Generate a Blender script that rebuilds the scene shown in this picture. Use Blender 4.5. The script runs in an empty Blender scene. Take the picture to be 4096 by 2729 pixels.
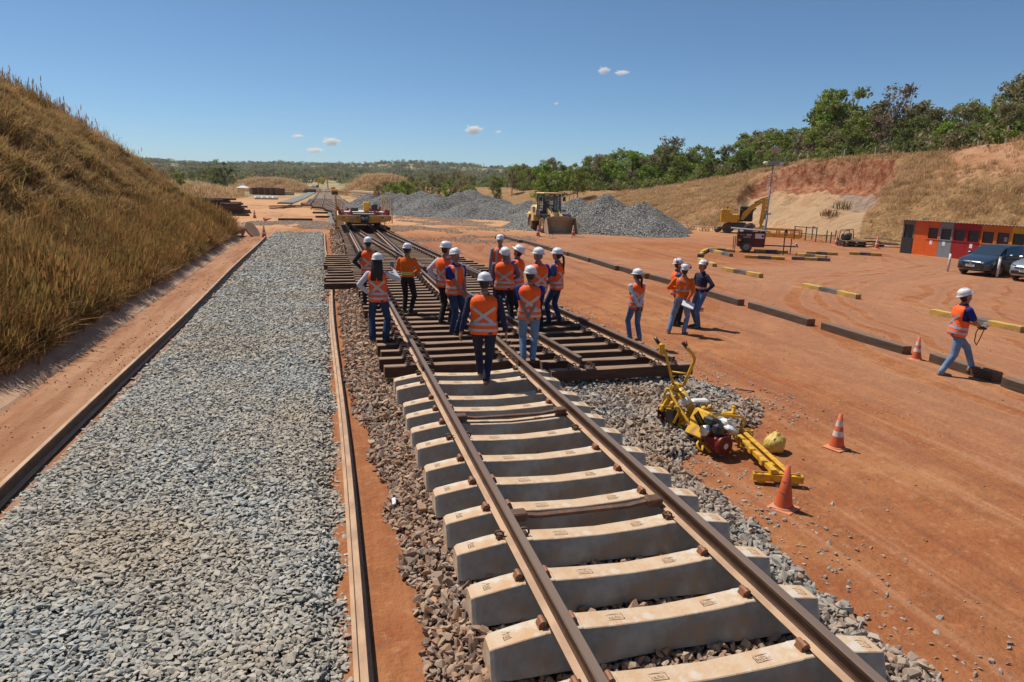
import bpy, bmesh, math, random
import numpy as np
from mathutils import Vector, Matrix, Euler, noise as mnoise
R_ = math.radians
random.seed(7); RNG = np.random.default_rng(7)
S = bpy.context.scene
COL = S.collection
# ------------------------------------------------------------------ camera, sky, sun, exposure
# world axes: +Y runs along the main track away from the viewer, +X to its right, Z up (metres)
CAM = Vector((-2.363, -3.365, 3.55)); YAW = R_(15.4); PITCH = R_(12.8); ROLL = R_(1.31)
fh = Vector((math.sin(YAW), math.cos(YAW), 0)); rh = Vector((math.cos(YAW), -math.sin(YAW), 0)); zz = Vector((0, 0, 1))
fw = fh*math.cos(PITCH) - zz*math.sin(PITCH); up_ = fh*math.sin(PITCH) + zz*math.cos(PITCH)
rr = rh*math.cos(ROLL) + up_*math.sin(ROLL); uu = -rh*math.sin(ROLL) + up_*math.cos(ROLL)
cd = bpy.data.cameras.new('camera'); cam = bpy.data.objects.new('camera', cd); COL.objects.link(cam)
M = Matrix((rr, uu, -fw)).transposed().to_4x4(); M.translation = CAM
cam.matrix_world = M
cd.sensor_width = 36; cd.lens = 24.0; cd.clip_start = .1; cd.clip_end = 20000
S.camera = cam
SUN_TO = Vector((-.61*.5, .79*.5, .866)).normalized()
w = bpy.data.worlds.new('World'); S.world = w; w.use_nodes = True
nt = w.node_tree; bg = nt.nodes['Background']
sky = nt.nodes.new('ShaderNodeTexSky'); sky.sky_type = 'NISHITA'; sky.sun_disc = False
sky.sun_elevation = R_(60); sky.sun_rotation = math.atan2(SUN_TO.x, SUN_TO.y)
sky.air_density = .62; sky.dust_density = .4; sky.ozone_density = 8; sky.altitude = 0
tint = nt.nodes.new('ShaderNodeMixRGB'); tint.blend_type = 'MULTIPLY'; tint.inputs[0].default_value = 1; tint.inputs[2].default_value = (.96, 1.08, 1.0, 1); nt.links.new(sky.outputs[0], tint.inputs[1]); nt.links.new(tint.outputs[0], bg.inputs[0]); bg.inputs[1].default_value = .105
sl = bpy.data.lights.new('sun', 'SUN'); sl.energy = 4.9; sl.angle = R_(.5); sl.color = (1, .95, .87)
so = bpy.data.objects.new('sun', sl); COL.objects.link(so)
so.rotation_euler = SUN_TO.to_track_quat('Z', 'Y').to_euler()
S.view_settings.view_transform = 'Standard'; S.view_settings.look = 'None'
S.view_settings.gamma = 1; S.view_settings.use_curve_mapping = False; S.view_settings.exposure = 0
S.cycles.volume_bounces = 2; S.cycles.max_bounces = 6; S.cycles.diffuse_bounces = 2; S.cycles.transparent_max_bounces = 12

# ------------------------------------------------------------------ helpers
_O1 = 'zeroth first second third fourth fifth sixth seventh eighth ninth tenth eleventh twelfth thirteenth fourteenth fifteenth sixteenth seventeenth eighteenth nineteenth'.split()
_O10 = 'x x twenty thirty forty fifty sixty seventy eighty ninety'.split(); _O10T = 'x x twentieth thirtieth fortieth fiftieth sixtieth seventieth eightieth ninetieth'.split()
def ordw(n):
    if n < 20: return _O1[n]
    if n >= 100: return 'hundred-and-'+ordw(n-100) if n > 100 else 'hundredth'
    return _O10T[n//10] if n % 10 == 0 else _O10[n//10]+'-'+_O1[n % 10]
def tag(o, label=None, cat=None, group=None, kind=None):
    if label: o['label'] = label
    if cat: o['category'] = cat
    if group: o['group'] = group
    if kind: o['kind'] = kind
    return o
def empty(name, loc=(0, 0, 0), rz=0, label=None, cat=None, group=None):
    o = bpy.data.objects.new(name, None); COL.objects.link(o); o.location = loc; o.rotation_euler = (0, 0, rz)
    o.empty_display_size = .1
    return tag(o, label, cat, group)
def link(name, me, parent=None, loc=None, rot=None):
    o = bpy.data.objects.new(name, me); COL.objects.link(o)
    if parent: o.parent = parent
    if loc is not None: o.location = loc
    if rot is not None: o.rotation_euler = rot
    return o
def copy_tree(o, parent=None):
    c = o.copy(); COL.objects.link(c)
    if parent: c.parent = parent
    for ch in list(o.children): copy_tree(ch, c)
    return c
def frame(p0, p1, upv=(0, 0, 1)):
    p0 = Vector(p0); p1 = Vector(p1); y = (p1-p0)
    L = y.length; y = y/L if L > 1e-9 else Vector((0, 1, 0)); u = Vector(upv)
    x = y.cross(u)
    if x.length < 1e-4: x = y.cross(Vector((1, 0, 0)))
    x.normalize(); z = x.cross(y)
    return x, y, z, L
class MB:
    def __init__(s): s.v = []; s.f = []; s.m = []; s.sm = []
    def add(s, vs, fs, m=0, sm=False, M=None):
        b = len(s.v)
        if M is not None: vs = [M @ Vector(v) for v in vs]
        s.v += [tuple(v) for v in vs]
        for f in fs: s.f.append(tuple(i+b for i in f)); s.m.append(m); s.sm.append(sm)
        return s
    def box(s, c, d, m=0, M=None, rz=0, tz=1., tx=None):   # tz: top scale
        cx, cy, cz = c; x, y, z = d[0]/2, d[1]/2, d[2]/2; tx = tz if tx is None else tx
        vs = [Vector((a*x*(tx if k > 0 else 1), b*y*(tz if k > 0 else 1), k*z)) for k in (-1, 1) for a, b in ((-1, -1), (1, -1), (1, 1), (-1, 1))]
        if rz: q = Matrix.Rotation(rz, 3, 'Z'); vs = [q @ v for v in vs]
        vs = [v + Vector(c) for v in vs]
        return s.add(vs, [(3, 2, 1, 0), (4, 5, 6, 7), (0, 1, 5, 4), (1, 2, 6, 5), (2, 3, 7, 6), (3, 0, 4, 7)], m, False, M)
    def bbox(s, c, d, b=.01, m=0, M=None):   # bevelled box (chamfer b)
        x, y, z = d[0]/2, d[1]/2, d[2]/2; b = min(b, x*.9, y*.9, z*.9)
        def ring(xx, yy, zc, bb): return [(-xx+bb, -yy, zc), (xx-bb, -yy, zc), (xx, -yy+bb, zc), (xx, yy-bb, zc), (xx-bb, yy, zc), (-xx+bb, yy, zc), (-xx, yy-bb, zc), (-xx, -yy+bb, zc)]
        rs = [ring(x-b, y-b, -z, b*.5), ring(x, y, -z+b, b), ring(x, y, z-b, b), ring(x-b, y-b, z, b*.5)]
        vs = [Vector(p)+Vector(c) for r in rs for p in r]
        fs = [tuple(range(7, -1, -1)), tuple(range(24, 32))]
        for k in range(3):
            for i in range(8): j = (i+1) % 8; fs.append((k*8+i, k*8+j, k*8+8+j, k*8+8+i))
        return s.add(vs, fs, m, False, M)
    def bar(s, p0, p1, w, h, m=0, upv=(0, 0, 1), M=None):
        x, y, z, L = frame(p0, p1, upv); p0 = Vector(p0); p1 = Vector(p1)
        vs = [p + x*a*w/2 + z*b*h/2 for p in (p0, p1) for a, b in ((-1, -1), (1, -1), (1, 1), (-1, 1))]
        return s.add(vs, [(0, 1, 2, 3), (7, 6, 5, 4), (4, 5, 1, 0), (5, 6, 2, 1), (6, 7, 3, 2), (7, 4, 0, 3)], m, False, M)
    def tube(s, pts, r, n=8, m=0, cap=True, sm=True, M=None, closed=False):
        pts = [Vector(p) for p in pts]; k = len(pts)
        rs = r if isinstance(r, (list, tuple)) else [r]*k
        vs = []; u = None
        for i, p in enumerate(pts):
            a = pts[i-1] if (i or closed) else p; b = pts[(i+1) % k] if (i < k-1 or closed) else p
            t = (b-a); t = t.normalized() if t.length > 1e-9 else Vector((0, 0, 1))
            if u is None:
                u = t.cross(Vector((0, 0, 1)));
                if u.length < 1e-3: u = t.cross(Vector((1, 0, 0)))
            u = (u - t*u.dot(t)); u.normalize(); w_ = t.cross(u)
            for j in range(n):
                q = 2*math.pi*j/n; vs.append(p + (u*math.cos(q)+w_*math.sin(q))*rs[i])
        fs = []
        for i in range(k if closed else k-1):
            i2 = (i+1) % k
            for j in range(n): j2 = (j+1) % n; fs.append((i*n+j, i*n+j2, i2*n+j2, i2*n+j))
        b = len(s.v)
        s.add(vs, fs, m, sm, M)
        if cap and not closed: s.f.append(tuple(b+j for j in range(n-1, -1, -1))); s.f.append(tuple(b+(k-1)*n+j for j in range(n))); s.m += [m, m]; s.sm += [False, False]
        return s
    def cyl(s, p0, p1, r, r1=None, n=16, m=0, M=None, sm=True): return s.tube([p0, p1], [r, r if r1 is None else r1], n, m, True, sm, M)
    def lathe(s, prof, c=(0, 0, 0), ax='Z', n=24, m=0, M=None, sm=True):   # prof [(r,h)]
        vs = []; k = len(prof)
        for r, h in prof:
            for j in range(n):
                q = 2*math.pi*j/n; a, b = r*math.cos(q), r*math.sin(q)
                p = {'Z': (a, b, h), 'X': (h, a, b), 'Y': (b, h, a)}[ax]
                vs.append(Vector(p)+Vector(c))
        fs = [(i*n+j, i*n+(j+1) % n, (i+1)*n+(j+1) % n, (i+1)*n+j) for i in range(k-1) for j in range(n)]
        return s.add(vs, fs, m, sm, M)
    def loft(s, secs, m=0, sm=True, cap=True, M=None, closed=True):
        n = len(secs[0]); k = len(secs); vs = [Vector(p) for q in secs for p in q]
        J = n if closed else n-1
        fs = [(i*n+j, i*n+(j+1) % n, (i+1)*n+(j+1) % n, (i+1)*n+j) for i in range(k-1) for j in range(J)]
        b = len(s.v); s.add(vs, fs, m, sm, M)
        if cap: s.f.append(tuple(b+j for j in range(n-1, -1, -1))); s.f.append(tuple(b+(k-1)*n+j for j in range(n))); s.m += [m, m]; s.sm += [False, False]
        return s
    def prism(s, poly, x0, x1, ax='X', m=0, M=None):   # polygon in the plane normal to ax, extruded x0..x1
        f = {'X': lambda a, b, t: (t, a, b), 'Y': lambda a, b, t: (a, t, b), 'Z': lambda a, b, t: (a, b, t)}[ax]
        n = len(poly); vs = [f(a, b, t) for t in (x0, x1) for a, b in poly]
        fs = [tuple(range(n-1, -1, -1)), tuple(range(n, 2*n))] + [(j, (j+1) % n, n+(j+1) % n, n+j) for j in range(n)]
        return s.add(vs, fs, m, False, M)
    def ell(s, c, r, n=12, k=8, m=0, M=None, R=None, z0=-1., z1=1.):
        vs = []; a0 = math.asin(z0); a1 = math.asin(z1)
        for i in range(k+1):
            a = a0+(a1-a0)*i/k
            for j in range(n):
                q = 2*math.pi*j/n; p = Vector((r[0]*math.cos(a)*math.cos(q), r[1]*math.cos(a)*math.sin(q), r[2]*math.sin(a)))
                if R is not None: p = R @ p
                vs.append(p+Vector(c))
        fs = [(i*n+j, i*n+(j+1) % n, (i+1)*n+(j+1) % n, (i+1)*n+j) for i in range(k) for j in range(n)]
        return s.add(vs, fs, m, True, M)
    def mesh(s, name='m'):
        me = bpy.data.meshes.new(name); me.from_pydata(s.v, [], s.f)
        return me
    def build(s, name, mats, parent=None, loc=None, rot=None, fix=False):
        me = s.mesh(name)
        if not isinstance(mats, (list, tuple)): mats = [mats]
        for m in mats: me.materials.append(m)
        me.polygons.foreach_set('material_index', s.m); me.polygons.foreach_set('use_smooth', s.sm)
        if fix:
            bm = bmesh.new(); bm.from_mesh(me); bmesh.ops.recalc_face_normals(bm, faces=bm.faces); bm.to_mesh(me); bm.free()
        me.update()
        return link(name, me, parent, loc, rot)
def text_mesh(txt, size, ext=.001):
    c = bpy.data.curves.new('t', 'FONT'); c.body = txt; c.size = size; c.extrude = ext; c.align_x = 'CENTER'; c.align_y = 'CENTER'
    c.resolution_u = 2
    o = bpy.data.objects.new('t', c); COL.objects.link(o)
    me = bpy.data.meshes.new_from_object(o.evaluated_get(bpy.context.evaluated_depsgraph_get()))
    bpy.data.objects.remove(o); return me
# ------------------------------------------------------------------ materials
def nodes(m):
    m.use_nodes = True; t = m.node_tree; return t, t.nodes['Principled BSDF'], lambda k: t.nodes.new('ShaderNode'+k), t.links.new
def mat(name, col, rough=.6, metal=0., col2=None, ns=6., nw=.5, bump=0., bs=30., spec=None, coat=0., obj=True, streak=None, det=6, c3=None, n3=1.5, w3=.5):
    m = bpy.data.materials.new(name); t, b, N, L = nodes(m)
    b.inputs['Base Color'].default_value = (*col, 1); b.inputs['Roughness'].default_value = rough; b.inputs['Metallic'].default_value = metal
    if spec is not None: b.inputs['Specular IOR Level'].default_value = spec
    if coat: b.inputs['Coat Weight'].default_value = coat; b.inputs['Coat Roughness'].default_value = .08
    if col2 or bump:
        tc = N('TexCoord'); mp = N('Mapping'); L(tc.outputs['Object' if obj else 'Generated'], mp.inputs[0])
        if streak: mp.inputs['Scale'].default_value = streak
    if col2:
        n = N('TexNoise'); n.inputs['Scale'].default_value = ns; n.inputs['Detail'].default_value = det; n.inputs['Roughness'].default_value = .62; L(mp.outputs[0], n.inputs[0])
        cr = N('ValToRGB'); cr.color_ramp.elements[0].position = .5-.22*(1.2-nw)-.02; cr.color_ramp.elements[1].position = .5+.22*(1.2-nw)+.02
        cr.color_ramp.elements[0].color = (*col, 1); cr.color_ramp.elements[1].color = (*col2, 1)
        L(n.outputs[0], cr.inputs[0]); out = cr.outputs[0]
        if c3:
            n2 = N('TexNoise'); n2.inputs['Scale'].default_value = n3; n2.inputs['Detail'].default_value = 4; L(tc.outputs['Object'], n2.inputs[0])
            r2 = N('ValToRGB'); r2.color_ramp.elements[0].position = .5; r2.color_ramp.elements[1].position = .66
            r2.color_ramp.elements[1].color = (w3, w3, w3, 1); r2.color_ramp.elements[0].color = (0, 0, 0, 1); L(n2.outputs[0], r2.inputs[0])
            mx = N('MixRGB'); L(r2.outputs[0], mx.inputs[0]); L(out, mx.inputs[1]); mx.inputs[2].default_value = (*c3, 1); out = mx.outputs[0]
        L(out, b.inputs['Base Color'])
    if bump:
        n = N('TexNoise'); n.inputs['Scale'].default_value = bs; n.inputs['Detail'].default_value = 5; L(mp.outputs[0], n.inputs[0])
        bp = N('Bump'); bp.inputs['Strength'].default_value = bump; bp.inputs['Distance'].default_value = .02
        L(n.outputs[0], bp.inputs['Height']); L(bp.outputs[0], b.inputs['Normal'])
    return m
def rand_mat(name, cols, rough=.8, bump=0., trans=0., spec=.3, dust=None):   # colour picked per instance
    m = bpy.data.materials.new(name); t, b, N, L = nodes(m)
    oi = N('ObjectInfo'); cr = N('ValToRGB'); cr.color_ramp.interpolation = 'LINEAR'
    e = cr.color_ramp.elements
    while len(e) < len(cols): e.new(.5)
    for i, c in enumerate(cols): e[i].position = i/(len(cols)-1); e[i].color = (*c, 1)
    L(oi.outputs['Random'], cr.inputs[0])
    class _O: pass
    if dust:
        g_ = N('NewGeometry'); nn = N('TexNoise'); nn.inputs['Scale'].default_value = dust[1]; nn.inputs['Detail'].default_value = 6; L(g_.outputs['Position'], nn.inputs[0]); r_ = N('ValToRGB'); r_.color_ramp.elements[0].position = .42; r_.color_ramp.elements[1].position = .66; r_.color_ramp.elements[0].color = (0, 0, 0, 1); r_.color_ramp.elements[1].color = (dust[2],)*3+(1,); L(nn.outputs[0], r_.inputs[0])
        mx_ = N('MixRGB'); L(r_.outputs[0], mx_.inputs[0]); L(cr.outputs[0], mx_.inputs[1]); mx_.inputs[2].default_value = (*dust[0], 1); cr = mx_
    L(cr.outputs[0], b.inputs['Base Color']); b.inputs['Roughness'].default_value = rough
    b.inputs['Specular IOR Level'].default_value = spec
    if bump:
        n = N('TexNoise'); n.inputs['Scale'].default_value = 40; n.inputs['Detail'].default_value = 3
        tc = N('TexCoord'); L(tc.outputs['Object'], n.inputs[0])
        bp = N('Bump'); bp.inputs['Strength'].default_value = bump; bp.inputs['Distance'].default_value = .01; L(n.outputs[0], bp.inputs['Height']); L(bp.outputs[0], b.inputs['Normal'])
    if trans:
        tr = N('BsdfTranslucent'); L(cr.outputs[0], tr.inputs[0]); mx = N('MixShader'); mx.inputs[0].default_value = trans
        L(b.outputs[0], mx.inputs[1]); L(tr.outputs[0], mx.inputs[2]); L(mx.outputs[0], t.nodes['Material Output'].inputs[0])
    return m
MT = {}
MT['rust'] = mat('rusty_rail', (.38, .205, .10), .65, .0, (.50, .30, .165), 7, .7, .12, 60, spec=.35, c3=(.16, .085, .05), n3=1.2)
MT['railtop'] = mat('rail_head', (.27, .18, .125), .42, .35, (.20, .14, .11), 3, .5, 0, streak=(1, .06, 1))
MT['dkrust'] = mat('dark_rust', (.085, .05, .036), .6, .2, (.19, .085, .045), 14, .6, .2, 50)
MT['clip'] = mat('clip_rust', (.30, .12, .055), .6, .1, (.17, .075, .045), 22, .6, .2, 50)
MT['clipdk'] = mat('bolt_steel', (.12, .09, .08), .5, .4, (.22, .15, .12), 25, .6)
MT['conc'] = mat('sleeper_concrete', (.42, .40, .355), .85, 0, (.27, .255, .22), 3.5, .7, .15, 40, c3=(.37, .24, .14), n3=4.5, w3=.6)
MT['conctop'] = mat('sleeper_dusty_top', (.58, .43, .29), .88, 0, (.55, .35, .20), 5, .8, .25, 35, c3=(.62, .56, .47), n3=7, w3=.8)
MT['wood'] = mat('bearer_wood', (.17, .095, .055), .8, 0, (.27, .165, .10), 9, .8, .35, 16, streak=(.35, 6, 6), c3=(.33, .21, .13), n3=2.2, w3=.7)
MT['woodr'] = mat('weathered_timber', (.21, .135, .08), .85, 0, (.31, .215, .14), 7, .8, .4, 12, streak=(.25, 6, 6), c3=(.13, .08, .05), n3=1.6)
def dust_and_shade_mat(name, side, side2, top, top2, st=(.3, 6, 6)):  # dust colour on upward faces; shade of upright faces painted into their colour
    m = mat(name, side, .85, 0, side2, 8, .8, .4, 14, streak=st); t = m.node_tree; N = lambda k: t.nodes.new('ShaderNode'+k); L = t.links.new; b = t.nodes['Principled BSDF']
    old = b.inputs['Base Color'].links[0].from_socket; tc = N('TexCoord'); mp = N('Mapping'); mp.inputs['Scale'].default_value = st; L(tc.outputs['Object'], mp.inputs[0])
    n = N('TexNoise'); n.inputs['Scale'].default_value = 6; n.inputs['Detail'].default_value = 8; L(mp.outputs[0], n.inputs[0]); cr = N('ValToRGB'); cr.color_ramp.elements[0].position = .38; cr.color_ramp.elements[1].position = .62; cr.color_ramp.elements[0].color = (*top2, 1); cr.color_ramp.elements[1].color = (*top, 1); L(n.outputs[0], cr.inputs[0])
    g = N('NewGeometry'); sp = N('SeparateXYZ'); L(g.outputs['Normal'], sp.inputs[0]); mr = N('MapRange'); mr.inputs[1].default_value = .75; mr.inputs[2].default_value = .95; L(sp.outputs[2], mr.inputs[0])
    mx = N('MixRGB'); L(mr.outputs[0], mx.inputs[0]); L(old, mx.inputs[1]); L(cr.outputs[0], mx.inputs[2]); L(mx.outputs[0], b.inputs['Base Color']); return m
MT['wood'] = dust_and_shade_mat('dust_and_shade_bearer_wood', (.060, .029, .018), (.10, .050, .029), (.36, .235, .15), (.19, .105, .062))  # bearer sides painted near black to stand in for their shade
MT['woodr'] = dust_and_shade_mat('dust_and_shade_old_timber', (.10, .062, .038), (.055, .032, .02), (.24, .155, .10), (.14, .085, .055))  # dusty tops, side shade painted in as on the bearers
MT['rust'] = dust_and_shade_mat('dust_and_shade_rusty_rail', (.075, .038, .024), (.12, .062, .036), (.52, .32, .18), (.38, .22, .12), (1, .5, 1)); MT['rust'].node_tree.nodes['Principled BSDF'].inputs['Roughness'].default_value = .6  # web and sides painted dark as the shadow below the rail head
MT['wdend'] = mat('timber_end', (.25, .13, .07), .85, 0, (.14, .075, .045), 12, .7, .3, 30)
MT['yel'] = mat('machine_yellow', (.78, .44, .012), .42, 0, (.66, .34, .02), 9, .4, 0, coat=.15, c3=(.34, .19, .07), n3=11, w3=.75)
MT['catyel'] = mat('loader_tan_yellow', (.82, .56, .22), .5, 0, (.72, .46, .18), 3, .5, 0, c3=(.45, .28, .15), n3=1.2, w3=.7)
MT['wagyel'] = mat('wagon_yellow', (.86, .40, .025), .45, 0, (.76, .34, .03), 2, .5, c3=(.35, .2, .09), n3=2, w3=.5)
MT['beamyel'] = mat('kerb_yellow', (.58, .37, .06), .8, 0, (.50, .31, .08), 5, .5, .3, 14, c3=(.30, .20, .10), n3=3, w3=.7)
MT['beamblk'] = mat('kerb_black', (.075, .075, .075), .8, 0, (.15, .14, .13), 5, .5, .3, 14, c3=(.25, .2, .15), n3=3, w3=.5)
MT['blk'] = mat('black_plastic', (.016, .016, .018), .4, 0, (.04, .036, .034), 8, .5)
MT['dkgrey'] = mat('dark_grey_steel', (.06, .058, .056), .5, .2, (.11, .09, .075), 8, .5, .1, 30)
MT['tyre'] = mat('dusty_tyre', (.05, .042, .037), .9, 0, (.17, .11, .07), 4, .6, .3, 20)
MT['grey'] = mat('grey_steel', (.35, .36, .37), .5, .2, (.25, .25, .25), 5, .4)
MT['white'] = mat('white_plastic', (.74, .73, .70), .35, 0, (.62, .58, .52), 3, .3, spec=.5)
MT['helmet'] = mat('helmet_white', (.78, .78, .77), .3, 0, spec=.5)
MT['red'] = mat('red_paint', (.38, .018, .012), .5, 0, (.26, .02, .015), 5, .4)
MT['engred'] = mat('engine_red', (.20, .010, .008), .4, 0, (.10, .012, .008), 8, .4)
MT['alu'] = mat('bright_steel', (.6, .6, .58), .3, .9)
MT['vest'] = mat('orange_vest', (1.0, .105, .004), .75, 0, (1.0, .14, .008), 6, .4, .55, 11, c3=(.92, .085, .004), n3=3)
MT['vesty'] = mat('amber_vest', (.95, .20, .01), .75, 0, (.90, .16, .012), 6, .4, .55, 11)
MT['tape'] = mat('silver_tape', (.48, .50, .53), .35, .3, (.40, .42, .46), 20, .5)
MT['lime'] = mat('lime_tape', (.62, .80, .05), .5)
MT['oshirt'] = mat('orange_shirt', (.82, .16, .008), .85, 0, (.72, .12, .006), 6, .5, .6, 12)
MT['skin'] = mat('skin_tan', (.40, .20, .13), .55, 0, (.34, .155, .095), 12, .4, spec=.3)
MT['skind'] = mat('skin_brown', (.22, .10, .058), .55, 0, (.17, .075, .045), 12, .4, spec=.3)
MT['hair'] = mat('dark_hair', (.014, .011, .009), .5, 0, (.03, .02, .015), 60, .4, .4, 90, streak=(8, 8, .7))
MT['greyhair'] = mat('grey_hair', (.25, .24, .23), .6, 0, (.10, .095, .09), 60, .5, .4, 90)
MT['wsleeve'] = mat('white_cloth', (.62, .62, .66), .85, 0, (.52, .53, .58), 5, .4, .6, 12)
MT['pink'] = mat('pale_pink_cloth', (.66, .55, .60), .85, 0, (.58, .46, .52), 5, .4, .6, 12)
MT['gsleeve'] = mat('grey_cloth', (.30, .27, .30), .85, 0, (.24, .22, .25), 5, .4, .6, 12)
MT['psleeve'] = mat('mauve_cloth', (.20, .15, .19), .85, 0, (.16, .12, .16), 5, .4, .6, 12)
MT['blue'] = mat('royal_blue_cloth', (.004, .022, .21), .85, 0, (.003, .014, .15), 5, .4, .6, 12)
MT['lblue'] = mat('mid_blue_cloth', (.045, .13, .36), .85, 0, (.03, .10, .30), 5, .4, .6, 12)
MT['navy'] = mat('navy_cloth', (.010, .014, .045), .85, 0, (.014, .02, .06), 5, .4, .7, 12)
MT['black'] = mat('black_cloth', (.010, .010, .013), .9, 0, (.018, .018, .022), 5, .4, .6, 12)
MT['dkjean'] = mat('dark_jeans', (.014, .030, .085), .9, 0, (.022, .05, .12), 4, .5, .6, 14, c3=(.035, .07, .15), n3=5)
MT['jean'] = mat('blue_jeans', (.05, .115, .24), .9, 0, (.08, .16, .31), 4, .5, .6, 14, c3=(.15, .25, .40), n3=5, w3=.7)
MT['ljean'] = mat('light_jeans', (.10, .19, .34), .9, 0, (.15, .26, .42), 4, .5, .6, 14, c3=(.24, .34, .48), n3=5, w3=.7)
MT['boot'] = mat('black_boot', (.02, .017, .015), .5, 0, (.06, .045, .035), 12, .5)
MT['tan'] = mat('tan_boot', (.30, .17, .08), .8, 0, (.22, .12, .06), 12, .5)
MT['gboot'] = mat('grey_brown_boot', (.15, .115, .085), .8, 0, (.10, .075, .055), 12, .5)
MT['cone'] = mat('cone_orange', (.72, .11, .02), .6, 0, (.58, .10, .03), 9, .6, c3=(.42, .16, .09), n3=14, w3=.8)
MT['conewh'] = mat('cone_white', (.72, .68, .62), .5, 0, (.60, .52, .45), 8, .4)
MT['conebase'] = mat('cone_dusty_base', (.66, .20, .08), .75, 0, (.60, .25, .13), 6, .6)
MT['glass'] = mat('dark_glass', (.02, .032, .042), .05, 0, spec=1., coat=1.)
MT['paper'] = mat('paper', (.78, .78, .80), .8)
def vmat(name, cols):   # flat vertical list of simple named materials
    for k, c in cols.items(): MT[k] = mat(k+'_paint', c[0], c[1] if len(c) > 1 else .6, 0, tuple(x*.82 for x in c[0]), 3, .4, .15, 18)
vmat('', dict(shed_orange=((.80, .13, .01),), shed_grey=((.24, .27, .29),), shed_red=((.36, .008, .008),), shed_amber=((.66, .17, .01),), shed_yellow=((.70, .42, .01),),
     shed_black=((.03, .03, .03),), shed_brown=((.22, .17, .12),), redsoil=((.36, .14, .07),)))
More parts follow.
